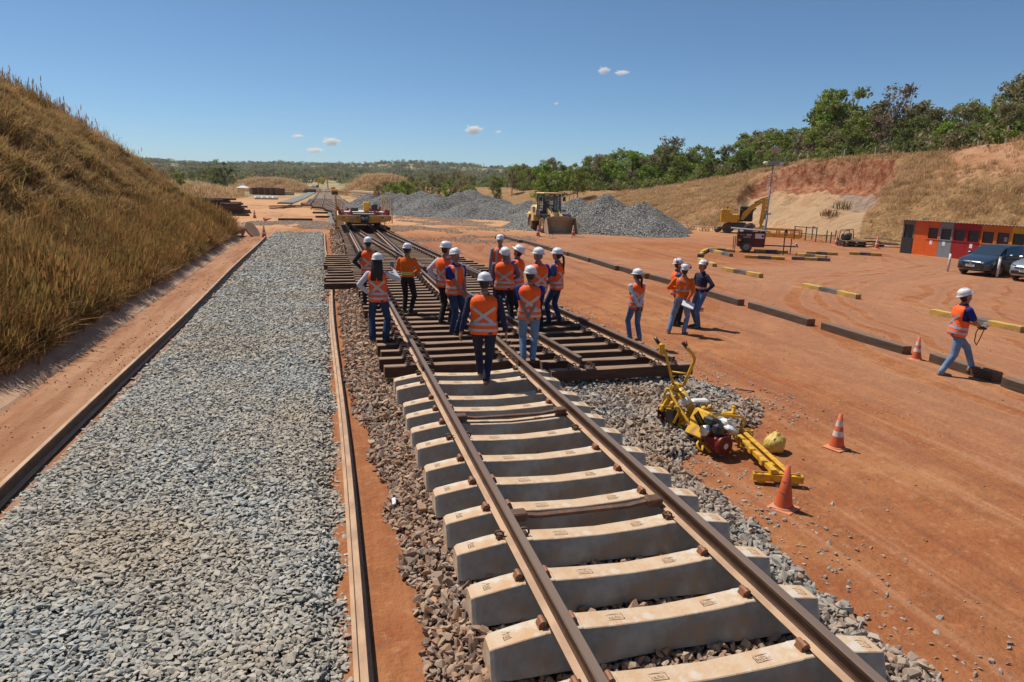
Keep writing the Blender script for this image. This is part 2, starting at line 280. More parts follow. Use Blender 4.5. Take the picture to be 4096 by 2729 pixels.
# ------------------------------------------------------------------ ground materials
def soil_mat():
    m = bpy.data.materials.new('red_soil'); t, b, N, L = nodes(m); b.inputs['Roughness'].default_value = .92; b.inputs['Specular IOR Level'].default_value = .15
    g = N('NewGeometry'); sp = N('SeparateXYZ'); L(g.outputs['Position'], sp.inputs[0])
    def noise(scale, det, st=(1, 1, 1), rot=0):
        mp = N('Mapping'); mp.inputs['Scale'].default_value = st; mp.inputs['Rotation'].default_value = (0, 0, rot); L(g.outputs['Position'], mp.inputs[0])
        n = N('TexNoise'); n.inputs['Scale'].default_value = scale; n.inputs['Detail'].default_value = det; n.inputs['Roughness'].default_value = .65; L(mp.outputs[0], n.inputs[0]); return n.outputs[0]
    def ramp(x, a, c, ca=(0, 0, 0), cb=(1, 1, 1)):
        r = N('ValToRGB'); r.color_ramp.elements[0].position = a; r.color_ramp.elements[1].position = c; r.color_ramp.elements[0].color = (*ca, 1); r.color_ramp.elements[1].color = (*cb, 1); L(x, r.inputs[0]); return r.outputs[0]
    def mix(f, a, c):
        x = N('MixRGB'); L(f, x.inputs[0])
        for i, v in ((1, a), (2, c)):
            if isinstance(v, tuple): x.inputs[i].default_value = (*v, 1)
            else: L(v, x.inputs[i])
        return x.outputs[0]
    def math_(op, a, c=None):
        x = N('Math'); x.operation = op
        for i, v in enumerate((a, c)):
            if v is None: continue
            if isinstance(v, (int, float)): x.inputs[i].default_value = v
            else: L(v, x.inputs[i])
        return x.outputs[0]
    base = mix(ramp(noise(.22, 8), .38, .62), (.33, .115, .043), (.42, .185, .075))
    base = mix(ramp(noise(1.1, 9), .45, .7), base, (.30, .095, .036))
    base = mix(math_('MULTIPLY', ramp(noise(3.2, 8, (1, .55, 1)), .50, .64), .55), base, (.24, .085, .034))
    base = mix(math_('MULTIPLY', ramp(noise(7.5, 7), .54, .66), .5), base, (.47, .235, .115))
    # wheel ruts that run along the yard, long and thin
    base = mix(math_('MULTIPLY', ramp(noise(1.0, 5, (1.5, .05, 1)), .50, .62), .55), base, (.24, .085, .04))
    base = mix(math_('MULTIPLY', ramp(noise(1.3, 5, (1.6, .06, 1), .10), .56, .66), .5), base, (.46, .24, .13))
    # turning circles of the machines in the yard
    for cx, cy, r0, r1 in ((19., 33., 5., 17.), (30., 4., 12., 26.)):
        cmb = N('CombineXYZ'); cmb.inputs[0].default_value = cx; cmb.inputs[1].default_value = cy
        vm = N('VectorMath'); vm.operation = 'DISTANCE'; L(g.outputs['Position'], vm.inputs[0]); L(cmb.outputs[0], vm.inputs[1])
        d = math_('ADD', vm.outputs['Value'], math_('MULTIPLY', noise(.15, 2), 3.5))
        cc = N('CombineXYZ'); L(math_('MULTIPLY', d, 1.), cc.inputs[0])
        n = N('TexNoise'); n.inputs['Scale'].default_value = 1.3; n.inputs['Detail'].default_value = 4; L(cc.outputs[0], n.inputs[0])
        mask = math_('MULTIPLY', ramp(vm.outputs['Value'], 0, 1), 1)
        inner = N('MapRange'); inner.interpolation_type = 'SMOOTHSTEP'; inner.inputs[1].default_value = r0; inner.inputs[2].default_value = r0+3; L(vm.outputs['Value'], inner.inputs[0])
        outer = N('MapRange'); outer.interpolation_type = 'SMOOTHSTEP'; outer.inputs[1].default_value = r1; outer.inputs[2].default_value = r1-5; L(vm.outputs['Value'], outer.inputs[0])
        mk = math_('MULTIPLY', inner.outputs[0], outer.outputs[0])
        base = mix(math_('MULTIPLY', mk, math_('MULTIPLY', ramp(n.outputs[0], .48, .60), .55)), base, (.20, .075, .038))
        base = mix(math_('MULTIPLY', mk, math_('MULTIPLY', ramp(n.outputs[0], .46, .38), .4)), base, (.45, .23, .13))
    ls = N('MapRange'); ls.interpolation_type = 'SMOOTHSTEP'; ls.inputs[1].default_value = -4.2; ls.inputs[2].default_value = -6.; L(sp.outputs[0], ls.inputs[0])
    base = mix(math_('MULTIPLY', ls.outputs[0], .8), base, mix(ramp(noise(.9, 8, (2.2, .25, 1)), .38, .62), (.30, .135, .07), (.44, .25, .145)))
    # sandy yellow ground near the stockpiles and the far road
    sy = N('MapRange'); sy.interpolation_type = 'SMOOTHSTEP'; sy.inputs[1].default_value = 40; sy.inputs[2].default_value = 56; L(sp.outputs[1], sy.inputs[0])
    base = mix(math_('MULTIPLY', sy.outputs[0], ramp(noise(.09, 6, (1, .5, 1)), .36, .5)), base, (.55, .29, .135))
    # grey dust and stray stones
    vo = N('TexVoronoi'); vo.inputs['Scale'].default_value = 9; L(g.outputs['Position'], vo.inputs[0])
    dots = math_('MULTIPLY', math_('LESS_THAN', vo.outputs['Distance'], .16), ramp(noise(.55, 5), .52, .62))
    base = mix(dots, base, (.19, .14, .11))
    far = N('MapRange'); far.interpolation_type = 'SMOOTHSTEP'; far.inputs[1].default_value = 115; far.inputs[2].default_value = 190; L(sp.outputs[1], far.inputs[0])
    scrub = mix(ramp(noise(.03, 8), .42, .6), (.44, .32, .17), (.20, .17, .075))
    base = mix(far.outputs[0], base, scrub)
    tread = None
    for x0_, a_ in ((4.75, .35), (6.6, .35), (8.7, -.5), (10.5, -.5), (-6.62, .0), (2.9, .2)):
        wv = math_('SINE', math_('MULTIPLY', sp.outputs[1], .11)); xx_ = math_('SUBTRACT', math_('SUBTRACT', sp.outputs[0], x0_), math_('MULTIPLY', wv, a_)); ab = math_('ABSOLUTE', xx_)
        mr_ = N('MapRange'); mr_.inputs[1].default_value = .17; mr_.inputs[2].default_value = .11; L(ab, mr_.inputs[0])
        pt_ = math_('GREATER_THAN', math_('SINE', math_('MULTIPLY', math_('ADD', sp.outputs[1], math_('MULTIPLY', ab, .9)), 55.)), .1); tk = math_('MULTIPLY', math_('MULTIPLY', mr_.outputs[0], pt_), ramp(noise(.45, 5, (1, .35, 1)), .48, .58)); tread = tk if tread is None else math_('ADD', tread, tk)
    base = mix(math_('MULTIPLY', tread, .35), base, (.22, .085, .036))
    L(base, b.inputs['Base Color'])
    hsum = math_('ADD', math_('MULTIPLY', tread, -.30), math_('ADD', math_('MULTIPLY', noise(14, 7), .35), math_('ADD', math_('MULTIPLY', noise(1.2, 6, (1.5, .12, 1)), .9), math_('MULTIPLY', noise(3.2, 8), .8))))
    bp = N('Bump'); bp.inputs['Strength'].default_value = .8; bp.inputs['Distance'].default_value = .09; L(hsum, bp.inputs['Height']); L(bp.outputs[0], b.inputs['Normal'])
    return m
MT['soil'] = soil_mat()
def stone_surface(name, cols, scale=18, bump=1., dist=.05, soil=None):   # crushed stone read from farther away
    m = bpy.data.materials.new(name); t, b, N, L = nodes(m); b.inputs['Roughness'].default_value = .85; b.inputs['Specular IOR Level'].default_value = .25
    g = N('NewGeometry'); v = N('TexVoronoi'); v.inputs['Scale'].default_value = scale; v.inputs['Randomness'].default_value = 1; L(g.outputs['Position'], v.inputs[0])
    sx = N('SeparateXYZ'); L(v.outputs['Color'], sx.inputs[0]); cr = N('ValToRGB'); e = cr.color_ramp.elements
    while len(e) < len(cols): e.new(.5)
    for i, c in enumerate(cols): e[i].position = i/(len(cols)-1); e[i].color = (*c, 1)
    L(sx.outputs[0], cr.inputs[0]); out = cr.outputs[0]
    n = N('TexNoise'); n.inputs['Scale'].default_value = .35; n.inputs['Detail'].default_value = 6; L(g.outputs['Position'], n.inputs[0])
    mx = N('MixRGB'); mx.blend_type = 'MULTIPLY'; mx.inputs[0].default_value = .5; L(out, mx.inputs[1])
    r = N('ValToRGB'); r.color_ramp.elements[0].position = .3; r.color_ramp.elements[1].position = .6; r.color_ramp.elements[0].color = (.72, .66, .58, 1); L(n.outputs[0], r.inputs[0]); L(r.outputs[0], mx.inputs[2]); out = mx.outputs[0]
    if soil:
        n2 = N('TexNoise'); n2.inputs['Scale'].default_value = .8; n2.inputs['Detail'].default_value = 8; L(g.outputs['Position'], n2.inputs[0])
        r2 = N('ValToRGB'); r2.color_ramp.elements[0].position = soil[1]; r2.color_ramp.elements[1].position = soil[1]+.08; L(n2.outputs[0], r2.inputs[0])
        m2 = N('MixRGB'); L(r2.outputs[0], m2.inputs[0]); L(out, m2.inputs[1]); m2.inputs[2].default_value = (*soil[0], 1); out = m2.outputs[0]
    L(out, b.inputs['Base Color'])
    # each cell tilts its own way, as broken stone does
    vm = N('VectorMath'); vm.operation = 'MULTIPLY_ADD'; L(v.outputs['Color'], vm.inputs[0]); vm.inputs[1].default_value = (1.5*bump,)*3; vm.inputs[2].default_value = (-.75*bump,)*3
    va = N('VectorMath'); va.operation = 'ADD'; L(vm.outputs[0], va.inputs[0]); L(g.outputs['Normal'], va.inputs[1]); vn = N('VectorMath'); vn.operation = 'NORMALIZE'; L(va.outputs[0], vn.inputs[0])
    bp = N('Bump'); bp.invert = True; bp.inputs['Strength'].default_value = .9; bp.inputs['Distance'].default_value = dist; L(v.outputs['Distance'], bp.inputs['Height']); L(vn.outputs[0], bp.inputs['Normal']); L(bp.outputs[0], b.inputs['Normal'])
    return m
GREYS = [(.24, .25, .245), (.40, .40, .365), (.52, .46, .36), (.32, .34, .335), (.56, .53, .47), (.44, .435, .40)]
BROWNS = [(.19, .14, .11), (.40, .25, .165), (.50, .29, .175), (.27, .22, .19), (.52, .38, .26), (.40, .29, .21)]
MIDS = [(.20, .19, .185), (.35, .31, .265), (.46, .39, .30), (.27, .265, .25), (.50, .44, .36), (.37, .345, .305)]
MT['st_grey'] = rand_mat('fresh_grey_ballast', GREYS, .8, .5, dust=((.46, .36, .25), .55, .75))
MT['st_brown'] = rand_mat('dusty_brown_ballast', BROWNS, .85, .5, dust=((.40, .24, .15), .7, .45))
MT['st_mid'] = rand_mat('grey_brown_ballast', MIDS, .85, .5, dust=((.42, .27, .17), .8, .75))
MT['sf_grey'] = stone_surface('grey_ballast_bed', [tuple(x*.72 for x in c) for c in GREYS], 20)
MT['sf_brown'] = stone_surface('brown_ballast_bed', [tuple(x*.75 for x in c) for c in BROWNS], 20, soil=((.36, .17, .09), .60))
MT['sf_mid'] = stone_surface('mixed_ballast_bed', [tuple(x*.75 for x in c) for c in MIDS], 20)
MT['sf_pile'] = stone_surface('stockpile_stone', [(.075, .075, .075), (.19, .185, .175), (.33, .31, .275), (.12, .12, .118), (.42, .385, .33), (.23, .225, .21)], 10, 1.6, .15)
def hill_mat(name, scar=False):
    m = bpy.data.materials.new(name); t, b, N, L = nodes(m); b.inputs['Roughness'].default_value = .95; b.inputs['Specular IOR Level'].default_value = .1
    g = N('NewGeometry')
    def noise(s, d, st=(1, 1, 1)):
        mp = N('Mapping'); mp.inputs['Scale'].default_value = st; L(g.outputs['Position'], mp.inputs[0]); n = N('TexNoise'); n.inputs['Scale'].default_value = s; n.inputs['Detail'].default_value = d; n.inputs['Roughness'].default_value = .68; L(mp.outputs[0], n.inputs[0]); return n.outputs[0]
    def ramp(x, a, c): r = N('ValToRGB'); r.color_ramp.elements[0].position = a; r.color_ramp.elements[1].position = c; L(x, r.inputs[0]); return r.outputs[0]
    def mix(f, a, c):
        x = N('MixRGB'); L(f, x.inputs[0])
        for i, v in ((1, a), (2, c)):
            if isinstance(v, tuple): x.inputs[i].default_value = (*v, 1)
            else: L(v, x.inputs[i])
        return x.outputs[0]
    base = mix(ramp(noise(.5, 8), .35, .65), (.33, .19, .085), (.25, .13, .062))
    base = mix(ramp(noise(2.2, 8), .45, .7), base, (.42, .26, .11))
    base = mix(ramp(noise(4, 5, (1, 1, .5)), .55, .68), base, (.11, .062, .032))
    if scar:
        a = N('Attribute'); a.attribute_name = 'soilmask'; sx = N('SeparateXYZ'); L(a.outputs['Vector'], sx.inputs[0])
        bare = mix(ramp(noise(.7, 8, (1, .4, 1)), .38, .62), (.50, .27, .15), (.40, .185, .095))
        fr = N('Math'); fr.operation = 'MULTIPLY_ADD'; L(noise(1.6, 9), fr.inputs[0]); fr.inputs[1].default_value = 1.6; L(sx.outputs[0], fr.inputs[2])
        base = mix(ramp(fr.outputs[0], .95, 1.30), base, bare)
        tan = mix(ramp(noise(.5, 9, (1.2, 1.2, .25)), .4, .62), (.55, .355, .195), (.45, .255, .135)); tan = mix(ramp(noise(2.2, 8, (.35, 1.2, .35)), .52, .66), tan, (.30, .17, .095)); tan = mix(ramp(noise(.25, 6), .45, .6), tan, (.47, .30, .17))
        f2 = N('Math'); f2.operation = 'MULTIPLY_ADD'; L(noise(.9, 9), f2.inputs[0]); f2.inputs[1].default_value = .7; L(sx.outputs[1], f2.inputs[2])
        base = mix(ramp(f2.outputs[0], .75, .92), base, tan)
        a2 = N('Attribute'); a2.attribute_name = 'slump'; f4 = N('Math'); f4.operation = 'MULTIPLY_ADD'; L(noise(.9, 9), f4.inputs[0]); f4.inputs[1].default_value = .6; L(a2.outputs['Fac'], f4.inputs[2])
        base = mix(ramp(f4.outputs[0], .72, .9), base, mix(ramp(noise(1.4, 9), .4, .6), (.25, .175, .13), (.40, .28, .20)))
        redc = mix(ramp(noise(1.2, 9), .4, .6), (.24, .070, .032), (.43, .215, .115))
        f3 = N('Math'); f3.operation = 'MULTIPLY_ADD'; L(noise(.8, 9), f3.inputs[0]); f3.inputs[1].default_value = .5; L(sx.outputs[2], f3.inputs[2])
        base = mix(ramp(f3.outputs[0], .72, .85), base, redc)
    L(base, b.inputs['Base Color'])
    bp = N('Bump'); bp.inputs['Strength'].default_value = 1; bp.inputs['Distance'].default_value = .35; L(noise(1.6, 10), bp.inputs['Height']); L(bp.outputs[0], b.inputs['Normal'])
    return m
MT['hillL'] = hill_mat('dry_grass_bank'); MT['hillR'] = hill_mat('eroded_grass_bank', True)
# ------------------------------------------------------------------ terrain
def fbm(x, y, s=1., o=4, z=0.): return mnoise.fractal(Vector((x*s, y*s, z)), 1., 2., o)
def grid(name, xs, ys, zf, m, parent=None, sm=True):
    nx, ny = len(xs), len(ys)
    vs = [(x, y, zf(x, y)) for y in ys for x in xs]
    fs = [(j*nx+i, j*nx+i+1, (j+1)*nx+i+1, (j+1)*nx+i) for j in range(ny-1) for i in range(nx-1)]
    me = bpy.data.meshes.new(name); me.from_pydata(vs, [], fs); me.materials.append(m)
    me.polygons.foreach_set('use_smooth', [sm]*len(fs)); me.update()
    return link(name, me, parent)
def interp(x, xs, ys): return float(np.interp(x, xs, ys))
def ss(a, b, x):
    t = max(0., min(1., (x-a)/(b-a))); return t*t*(3-2*t)
DITCH = (-7.95, -7.05)
def far_z(x, y):     # gentle valley, wooded ridge on the horizon
    d = math.hypot(x+2, y+3)
    k = ss(500, 1500, d)
    return ss(380, 900, d)*(10+10*fbm(x, y, .0028, 4)) + ss(900, 1450, d)*(19+24*fbm(x, y, .0018, 4))
def ground_z(x, y):
    d = math.hypot(x, y)
    if d > 300: return far_z(x, y)
    z = .025*fbm(x, y, .35, 4)*min(1, 12/(6+abs(y)*.1))
    if -7.05 < x < -5.8: z += .035*fbm(x, y, .9, 4)+.03*fbm(x*2, y*.5, 1.5, 3)
    if DITCH[0]-.3 < x < -7.12 and y < 43: z -= .12*ss(-7.2, -7.4, x)
    return z
a = [0]; st = .18
while a[-1] < 9000: a.append(a[-1]+st); st *= (1.0 if a[-1] < 6 else 1.055)
b_ = [0]; st = .35
while b_[-1] < 9000: b_.append(b_[-1]+st); st *= (1.0 if b_[-1] < 30 else 1.05)
xs = [-7.05-q for q in a[::-1]][:-1] + [-7.05+q for q in a]
ys = [-200, -60, -20, -8] + [-5+q for q in b_]
tag(grid('ground', xs, ys, ground_z, MT['soil']), 'red soil ground of the rail yard', kind='structure')
# concrete lined ditch along the bank
mb = MB()
vs = []; n = 140
cp = mat('ditch_concrete', (.46, .28, .17), .9, 0, (.38, .21, .12), 2.5, .6, .3, 12, c3=(.46, .33, .23), n3=1.2)
for i in range(n+1):
    y = -6+i*.35
    w1 = .03*math.sin(y*2.3)+.05*fbm(0, y, .8)
    vs += [(-7.28+w1, y, -.08), (-7.36+w1, y, -.015), (-7.45+w1, y, .01), (-7.55+w1*.5, y, .05), (-7.7, y, .14), (-7.98+w1, y, .30), (-8.10+w1, y, .28)]
mb.add(vs, [(i*7+j, (i+1)*7+j, (i+1)*7+j+1, i*7+j+1) for i in range(n) for j in range(6)])
o = mb.build('ditch', cp, fix=True); tag(o, 'concrete lined ditch at the foot of the grassy bank', kind='structure')
# left bank (a cutting that ends at about y=45)
HV = [-30, 20, 28.8, 32, 36, 38, 39, 40, 42, 43.5, 44.6, 46]; HZ = [9.8, 9.2, 8.5, 7.4, 7.0, 6.3, 5.0, 4.0, 3.2, 2.3, 1.0, .0]
def bankL(x, y):
    h = interp(y, HV, HZ); d = -8.05-x
    z = .28*min(1, h/1.)+max(0, d)*1.0
    k = 1.0
    z = -k*math.log(math.exp(-z/k)+math.exp(-max(h, .02)/k))*1.0 if h > .3 else min(z, h)
    z += (.16*fbm(x, y, .55, 5)+.28*fbm(x, y, .16, 3))*min(1, d*.8)*min(1, h/2)
    return max(z, -.05) if d > .05 else .25*min(1, h)
xsL = [-8.05-q*.3 for q in range(0, 60)] + [-26-q*3 for q in range(0, 14)]
xsL = xsL[::-1]; ysL = [-8+q*.35 for q in range(0, 156)]
bl = grid('grassy_bank', xsL, ysL, bankL, MT['hillL']); tag(bl, 'steep left bank of dry golden grass beside the ditch', kind='structure')
# right cut slope with the landslip scar
TV = [-30, 30, 40, 46, 52, 60, 70, 85, 110, 140, 220]; TU = [38.5, 37.5, 37.0, 35.2, 35.0, 33.4, 33.3, 33.5, 29, 22, 16]
CV = [-30, 31, 37, 43, 49, 55, 62, 71, 81, 87, 98, 130, 220]; CZ = [9.5, 8.3, 7.8, 7.3, 7.0, 6.95, 6.8, 6.1, 5.2, 4.1, 3.1, 2.7, 2.5]
CU = [47.5, 47, 47.5, 48, 48.6, 48.5, 48.2, 49.8, 49.2, 46.6, 44.5, 34, 26]
def TOPS(w_): return interp(w_, [0, .25, .5, .8, 1], [.93, .985, .97, .90, .80])+.02*mnoise.noise(Vector((w_*9, 0, 0)))
def slopeR(u, v):
    tu = interp(v, TV, TU)+.4*fbm(0, v, .15); cu = interp(v, CV, CU); cz = interp(v, CV, CZ)
    t = (u-tu)/(cu-tu)
    if t <= 0: return 0., t, 0
    z = cz*min(1, t*1.06-.06*t*t) if t < 1 else cz+(u-cu)*.018
    z = min(z, cz*t if t < 1 else z)
    sc = 0
    if t < 1:   # slip scar: scarp below the crest, hollow face under it, slanting with the slope
        w_ = (v-(40+9*t))/(12.5+11*t); top = TOPS(w_)
        s0 = ss(-.05, .06, w_)*(1-ss(.93, 1.06, w_))
        if s0 > 0 and t < top:
            drop = ss(0, .035, top-t)*(3.0-1.0*w_)*s0*min(1, t*1.9)*(1-ss(.25, .7, top-t)*.8)
            z += -drop+(.55*abs(fbm(u*.3, v, 1.1, 5))+.5*abs(fbm(u, v, .45, 4)))*s0*ss(.0, .06, top-t)*(.35+.65*ss(top-.5, top-.15, t))
        sc = s0
    z += (.10*fbm(u, v, .7, 5)+.22*fbm(u, v, .2, 3))*min(1, t*5)
    return z, t, sc
usR = [q for q in np.concatenate([np.arange(0, 1.12, .014), np.array([1.2, 1.35, 1.6, 2., 2.6, 3.5, 5, 7, 10, 16, 25])])]
vsR = list(np.arange(-30, 20, 2.))+list(np.arange(20, 100, .35))+list(np.arange(100, 221, 2.))
V_ = []; msk = []; slm = []
for v in vsR:
    tu = interp(v, TV, TU)-.6; cu = interp(v, CV, CU)
    for q in usR:
        u = tu+(cu-tu)*q; z, t, sc = slopeR(u, v); V_.append((u, v, z-.06 if t <= 0 else z))
        bare = .0
        if 0 < t < 1.02: bare = .50*ss(.45, .95, t)*(1-ss(36, 46, v)) + .12*ss(.55, 1., t)+.25*ss(.1, .25, t)*(1-ss(.3, .5, t))*ss(58, 62, v)*(1-ss(66, 70, v))
        w_ = (v-(40+9*t))/(12.5+11*t); top = TOPS(w_)
        inn = (ss(-.02, .06, w_)*(1-ss(.95, 1.03, w_))) if 0 < t < 1 else 0
        tanm = inn*ss(.0, .04, t)*ss(top-.05, top-.17, t)
        slump = inn*ss(.42, .25, w_+.1*fbm(u, v, .3))*ss(.35, .55, t)*ss(top-.05, top-.12, t)
        redm = inn*ss(top+.01, top-.01, t)*ss(top-.19, top-.08, t)
        msk.append((bare, tanm, redm)); slm.append(slump)
nx = len(usR); ny = len(vsR)
me = bpy.data.meshes.new('cut_slope'); me.from_pydata(V_, [], [(j*nx+i, j*nx+i+1, (j+1)*nx+i+1, (j+1)*nx+i) for j in range(ny-1) for i in range(nx-1)])
at = me.attributes.new('soilmask', 'FLOAT_VECTOR', 'POINT'); at.data.foreach_set('vector', [c for p in msk for c in p])
at = me.attributes.new('slump', 'FLOAT', 'POINT'); at.data.foreach_set('value', slm); me.materials.append(MT['hillR']); me.polygons.foreach_set('use_smooth', [True]*len(me.polygons)); me.update()
hr = link('cut_slope', me); tag(hr, 'eroded red and tan cut slope behind the yard', kind='structure')
# pale kerb along the foot of the cut slope
mb = MB(); pts = [(interp(v, TV, TU)-.7, v) for v in np.arange(50, 82, 1.)]
for (u0, v0), (u1, v1) in zip(pts, pts[1:]): mb.bar((u0, v0, .06), (u1, v1, .06), .35, .14)
tag(mb.build('drain_kerb', mat('kerb_concrete', (.48, .38, .28), .9, 0, (.40, .29, .2), 2, .5, .2)), 'pale concrete kerb at the foot of the cut slope', 'kerb')
# ------------------------------------------------------------------ loose stone
SRC = {}
def source(name, meshes, m):
    c = bpy.data.collections.new(name)
    for i, me in enumerate(meshes):
        o = bpy.data.objects.new('%s_%02d' % (name, i), me); me.materials.clear(); me.materials.append(m); c.objects.link(o)
    SRC[name] = c; return c
def rock(seed, n=11, fl=.55):
    rg = np.random.default_rng(seed); bm = bmesh.new()
    p = rg.normal(size=(n, 3)); p /= np.linalg.norm(p, axis=1)[:, None]; p *= rg.uniform(.75, 1.1, (n, 1)); p *= np.array([1.15, rg.uniform(.6, .9), fl])
    for q in p: bm.verts.new(q*.5)
    r = bmesh.ops.convex_hull(bm, input=bm.verts)
    bmesh.ops.delete(bm, geom=list({g for g in r['geom_interior'] if isinstance(g, bmesh.types.BMVert)}), context='VERTS')
    me = bpy.data.meshes.new('rock'); bm.to_mesh(me); bm.free(); return me
for nm in ('st_grey', 'st_brown', 'st_mid'): source(nm, [rock(k+hash(nm) % 1 + {'st_grey': 0, 'st_brown': 40, 'st_mid': 80}[nm], 10 + k % 3, .42 if nm == 'st_grey' else .6) for k in range(10)], MT[nm])
def scatter(name, pts, rots, scl, coll, parent=None, m=None):
    n = len(pts); me = bpy.data.meshes.new(name); me.vertices.add(n); me.vertices.foreach_set('co', np.asarray(pts, np.float32).ravel())
    a = me.attributes.new('rot', 'FLOAT_VECTOR', 'POINT'); a.data.foreach_set('vector', np.asarray(rots, np.float32).ravel())
    a = me.attributes.new('scl', 'FLOAT_VECTOR', 'POINT'); s_ = np.asarray(scl, np.float32); s_ = np.repeat(s_[:, None], 3, 1) if s_.ndim == 1 else s_; a.data.foreach_set('vector', s_.ravel())
    a = me.attributes.new('idx', 'INT', 'POINT'); a.data.foreach_set('value', RNG.integers(0, len(coll.objects), n).astype(np.int32))
    me.update(); o = link(name, me, parent)
    ng = bpy.data.node_groups.new(name+'_nodes', 'GeometryNodeTree'); ng.interface.new_socket('Geometry', in_out='INPUT', socket_type='NodeSocketGeometry'); ng.interface.new_socket('Geometry', in_out='OUTPUT', socket_type='NodeSocketGeometry')
    N = ng.nodes.new; L = ng.links.new
    gi = N('NodeGroupInput'); go = N('NodeGroupOutput'); ip = N('GeometryNodeInstanceOnPoints'); ci = N('GeometryNodeCollectionInfo')
    ci.inputs[0].default_value = coll; ci.inputs['Separate Children'].default_value = True; ci.inputs['Reset Children'].default_value = True
    def na(nm, ty): x = N('GeometryNodeInputNamedAttribute'); x.data_type = ty; x.inputs[0].default_value = nm; return x.outputs[0]
    er = N('FunctionNodeEulerToRotation'); L(na('rot', 'FLOAT_VECTOR'), er.inputs[0])
    L(gi.outputs[0], ip.inputs['Points']); L(ci.outputs[0], ip.inputs['Instance']); ip.inputs['Pick Instance'].default_value = True
    L(na('idx', 'INT'), ip.inputs['Instance Index']); L(er.outputs[0], ip.inputs['Rotation']); L(na('scl', 'FLOAT_VECTOR'), ip.inputs['Scale']); L(ip.outputs[0], go.inputs[0])
    md = o.modifiers.new('scatter', 'NODES'); md.node_group = ng
    return o
def poly_pts(poly, spacing, jit=.45):   # jittered grid points inside polygon
    poly = np.array(poly); x0, y0 = poly.min(0); x1, y1 = poly.max(0)
    gx, gy = np.meshgrid(np.arange(x0, x1, spacing), np.arange(y0, y1, spacing)); p = np.stack([gx.ravel(), gy.ravel()], 1)
    p += RNG.uniform(-jit, jit, p.shape)*spacing
    ins = np.zeros(len(p), bool); j = len(poly)-1
    for i in range(len(poly)):
        xi, yi = poly[i]; xj, yj = poly[j]
        c = ((yi > p[:, 1]) != (yj > p[:, 1])) & (p[:, 0] < (xj-xi)*(p[:, 1]-yi)/(yj-yi+1e-12)+xi); ins ^= c; j = i
    return p[ins]
def stones(poly, zf, bands, lift=.3, tilt=.5):
    P = []; Rr = []; Sc = []
    for (y0, y1, sp, sz) in bands:
        pl = np.array(poly, float)
        p = poly_pts(poly, sp); p = p[(p[:, 1] >= y0) & (p[:, 1] < y1)]
        if not len(p): continue
        s = sz*np.clip(RNG.lognormal(0, .28, len(p)), .5, 1.9); z = np.array([zf(a, b) for a, b in p])+s*RNG.uniform(.0, lift, len(p))
        P.append(np.column_stack([p, z])); Rr.append(np.column_stack([RNG.uniform(-tilt, tilt, len(p)), RNG.uniform(-tilt, tilt, len(p)), RNG.uniform(0, 6.28, len(p))])); Sc.append(s)
    return np.concatenate(P), np.concatenate(Rr), np.concatenate(Sc)
# bed of fresh grey ballast between the two loose rails
def bedL(x, y):
    e = min(x+5.80, -2.29-x, 46.2-y); e += .08*fbm(x, y, 1.7, 3)
    return -.03+.19*ss(-.02, .34, e)+.02*fbm(x, y, .8, 3)
grid('grey_ballast_bed', list(np.arange(-5.88, -2.14, .12)), list(np.arange(-5, 47, .3)), lambda x, y: bedL(x, y)-.02, MT['sf_grey']); tag(bpy.data.objects['grey_ballast_bed'], 'bed of grey ballast between the two loose rails', kind='structure')
P, Q, Sc = stones([(-5.83, -5), (-2.25, -5), (-2.25, 46.2), (-5.83, 46.2)], bedL, [(-5, 4, .034, .060), (4, 9, .042, .064), (9, 18, .058, .075), (18, 47, .10, .10)], tilt=.42)
tag(scatter('grey_ballast', P, Q, Sc, SRC['st_grey']), 'fresh grey crushed stone filling the left bed', 'ballast', kind='stuff')
# ballast under and beside the turnout
def bedR(x, y):
    xl = interp(y, [-5, 2, 5, 7, 9, 10, 20, 40, 50, 60], [-1.82, -1.87, -1.92, -2.05, -2.2, -2.15, -2.1, -2.1, -2.0, -1.9]) + .12*fbm(0, y, .9, 3)
    xr = EDGE_R(y)
    e = min(x-xl, xr-x)
    zc = interp(y, [-5, 2.5, 7.3, 9, 60], [.15, .15, .19, .20, .18])
    return -.03+zc*ss(-.05, .55, e)+.02*fbm(x, y, 1.3, 3)
_EY = [-5, 0, 1.2, 2.2, 3.3, 4.3, 4.8, 5.3, 6.0, 6.7, 7.6, 9.2, 10.5, 12, 20, 26, 40, 60]; _EX = [2.05, 1.98, 2.0, 2.05, 2.1, 2.25, 2.9, 4.1, 4.75, 4.65, 4.45, 4.25, 4.25, 4.1, 3.9, 3.5, 2.3, 1.9]
def EDGE_R(y): return interp(y, _EY, _EX)+.20*fbm(3, y, 1.1, 5)
grid('turnout_ballast_bed', list(np.arange(-2.3, 5.2, .12)), list(np.arange(-5, 60, .25)), lambda x, y: bedR(x, y)-.025, MT['sf_brown']); tag(bpy.data.objects['turnout_ballast_bed'], 'ballast bed under the turnout', kind='structure')
ply = [(-1.95, -5), (-1.95, 5), (-2.3, 9), (-2.2, 56)] + [(EDGE_R(y)+.06, y) for y in (56, 40, 30, 20, 14, 12, 10.5, 9, 7.6, 7, 6.4, 6, 5.6, 5.2, 4.9, 4.6, 4, 3, 2, 1, 0, -2, -5)]
P, Q, Sc = stones(ply, bedR, [(-5, 5, .046, .080), (5, 10, .054, .084), (10, 18, .070, .092), (18, 34, .11, .11), (34, 56, .17, .15)], tilt=.9, lift=.45)
xlim = np.array([bedR(a, c) for a, c in P[:, :2]]); k = xlim > -.012; P, Q, Sc = P[k], Q[k], Sc[k]
rt = (P[:, 0] > 1.35) & (P[:, 1] < 14) & (RNG.random(len(P)) < .9)
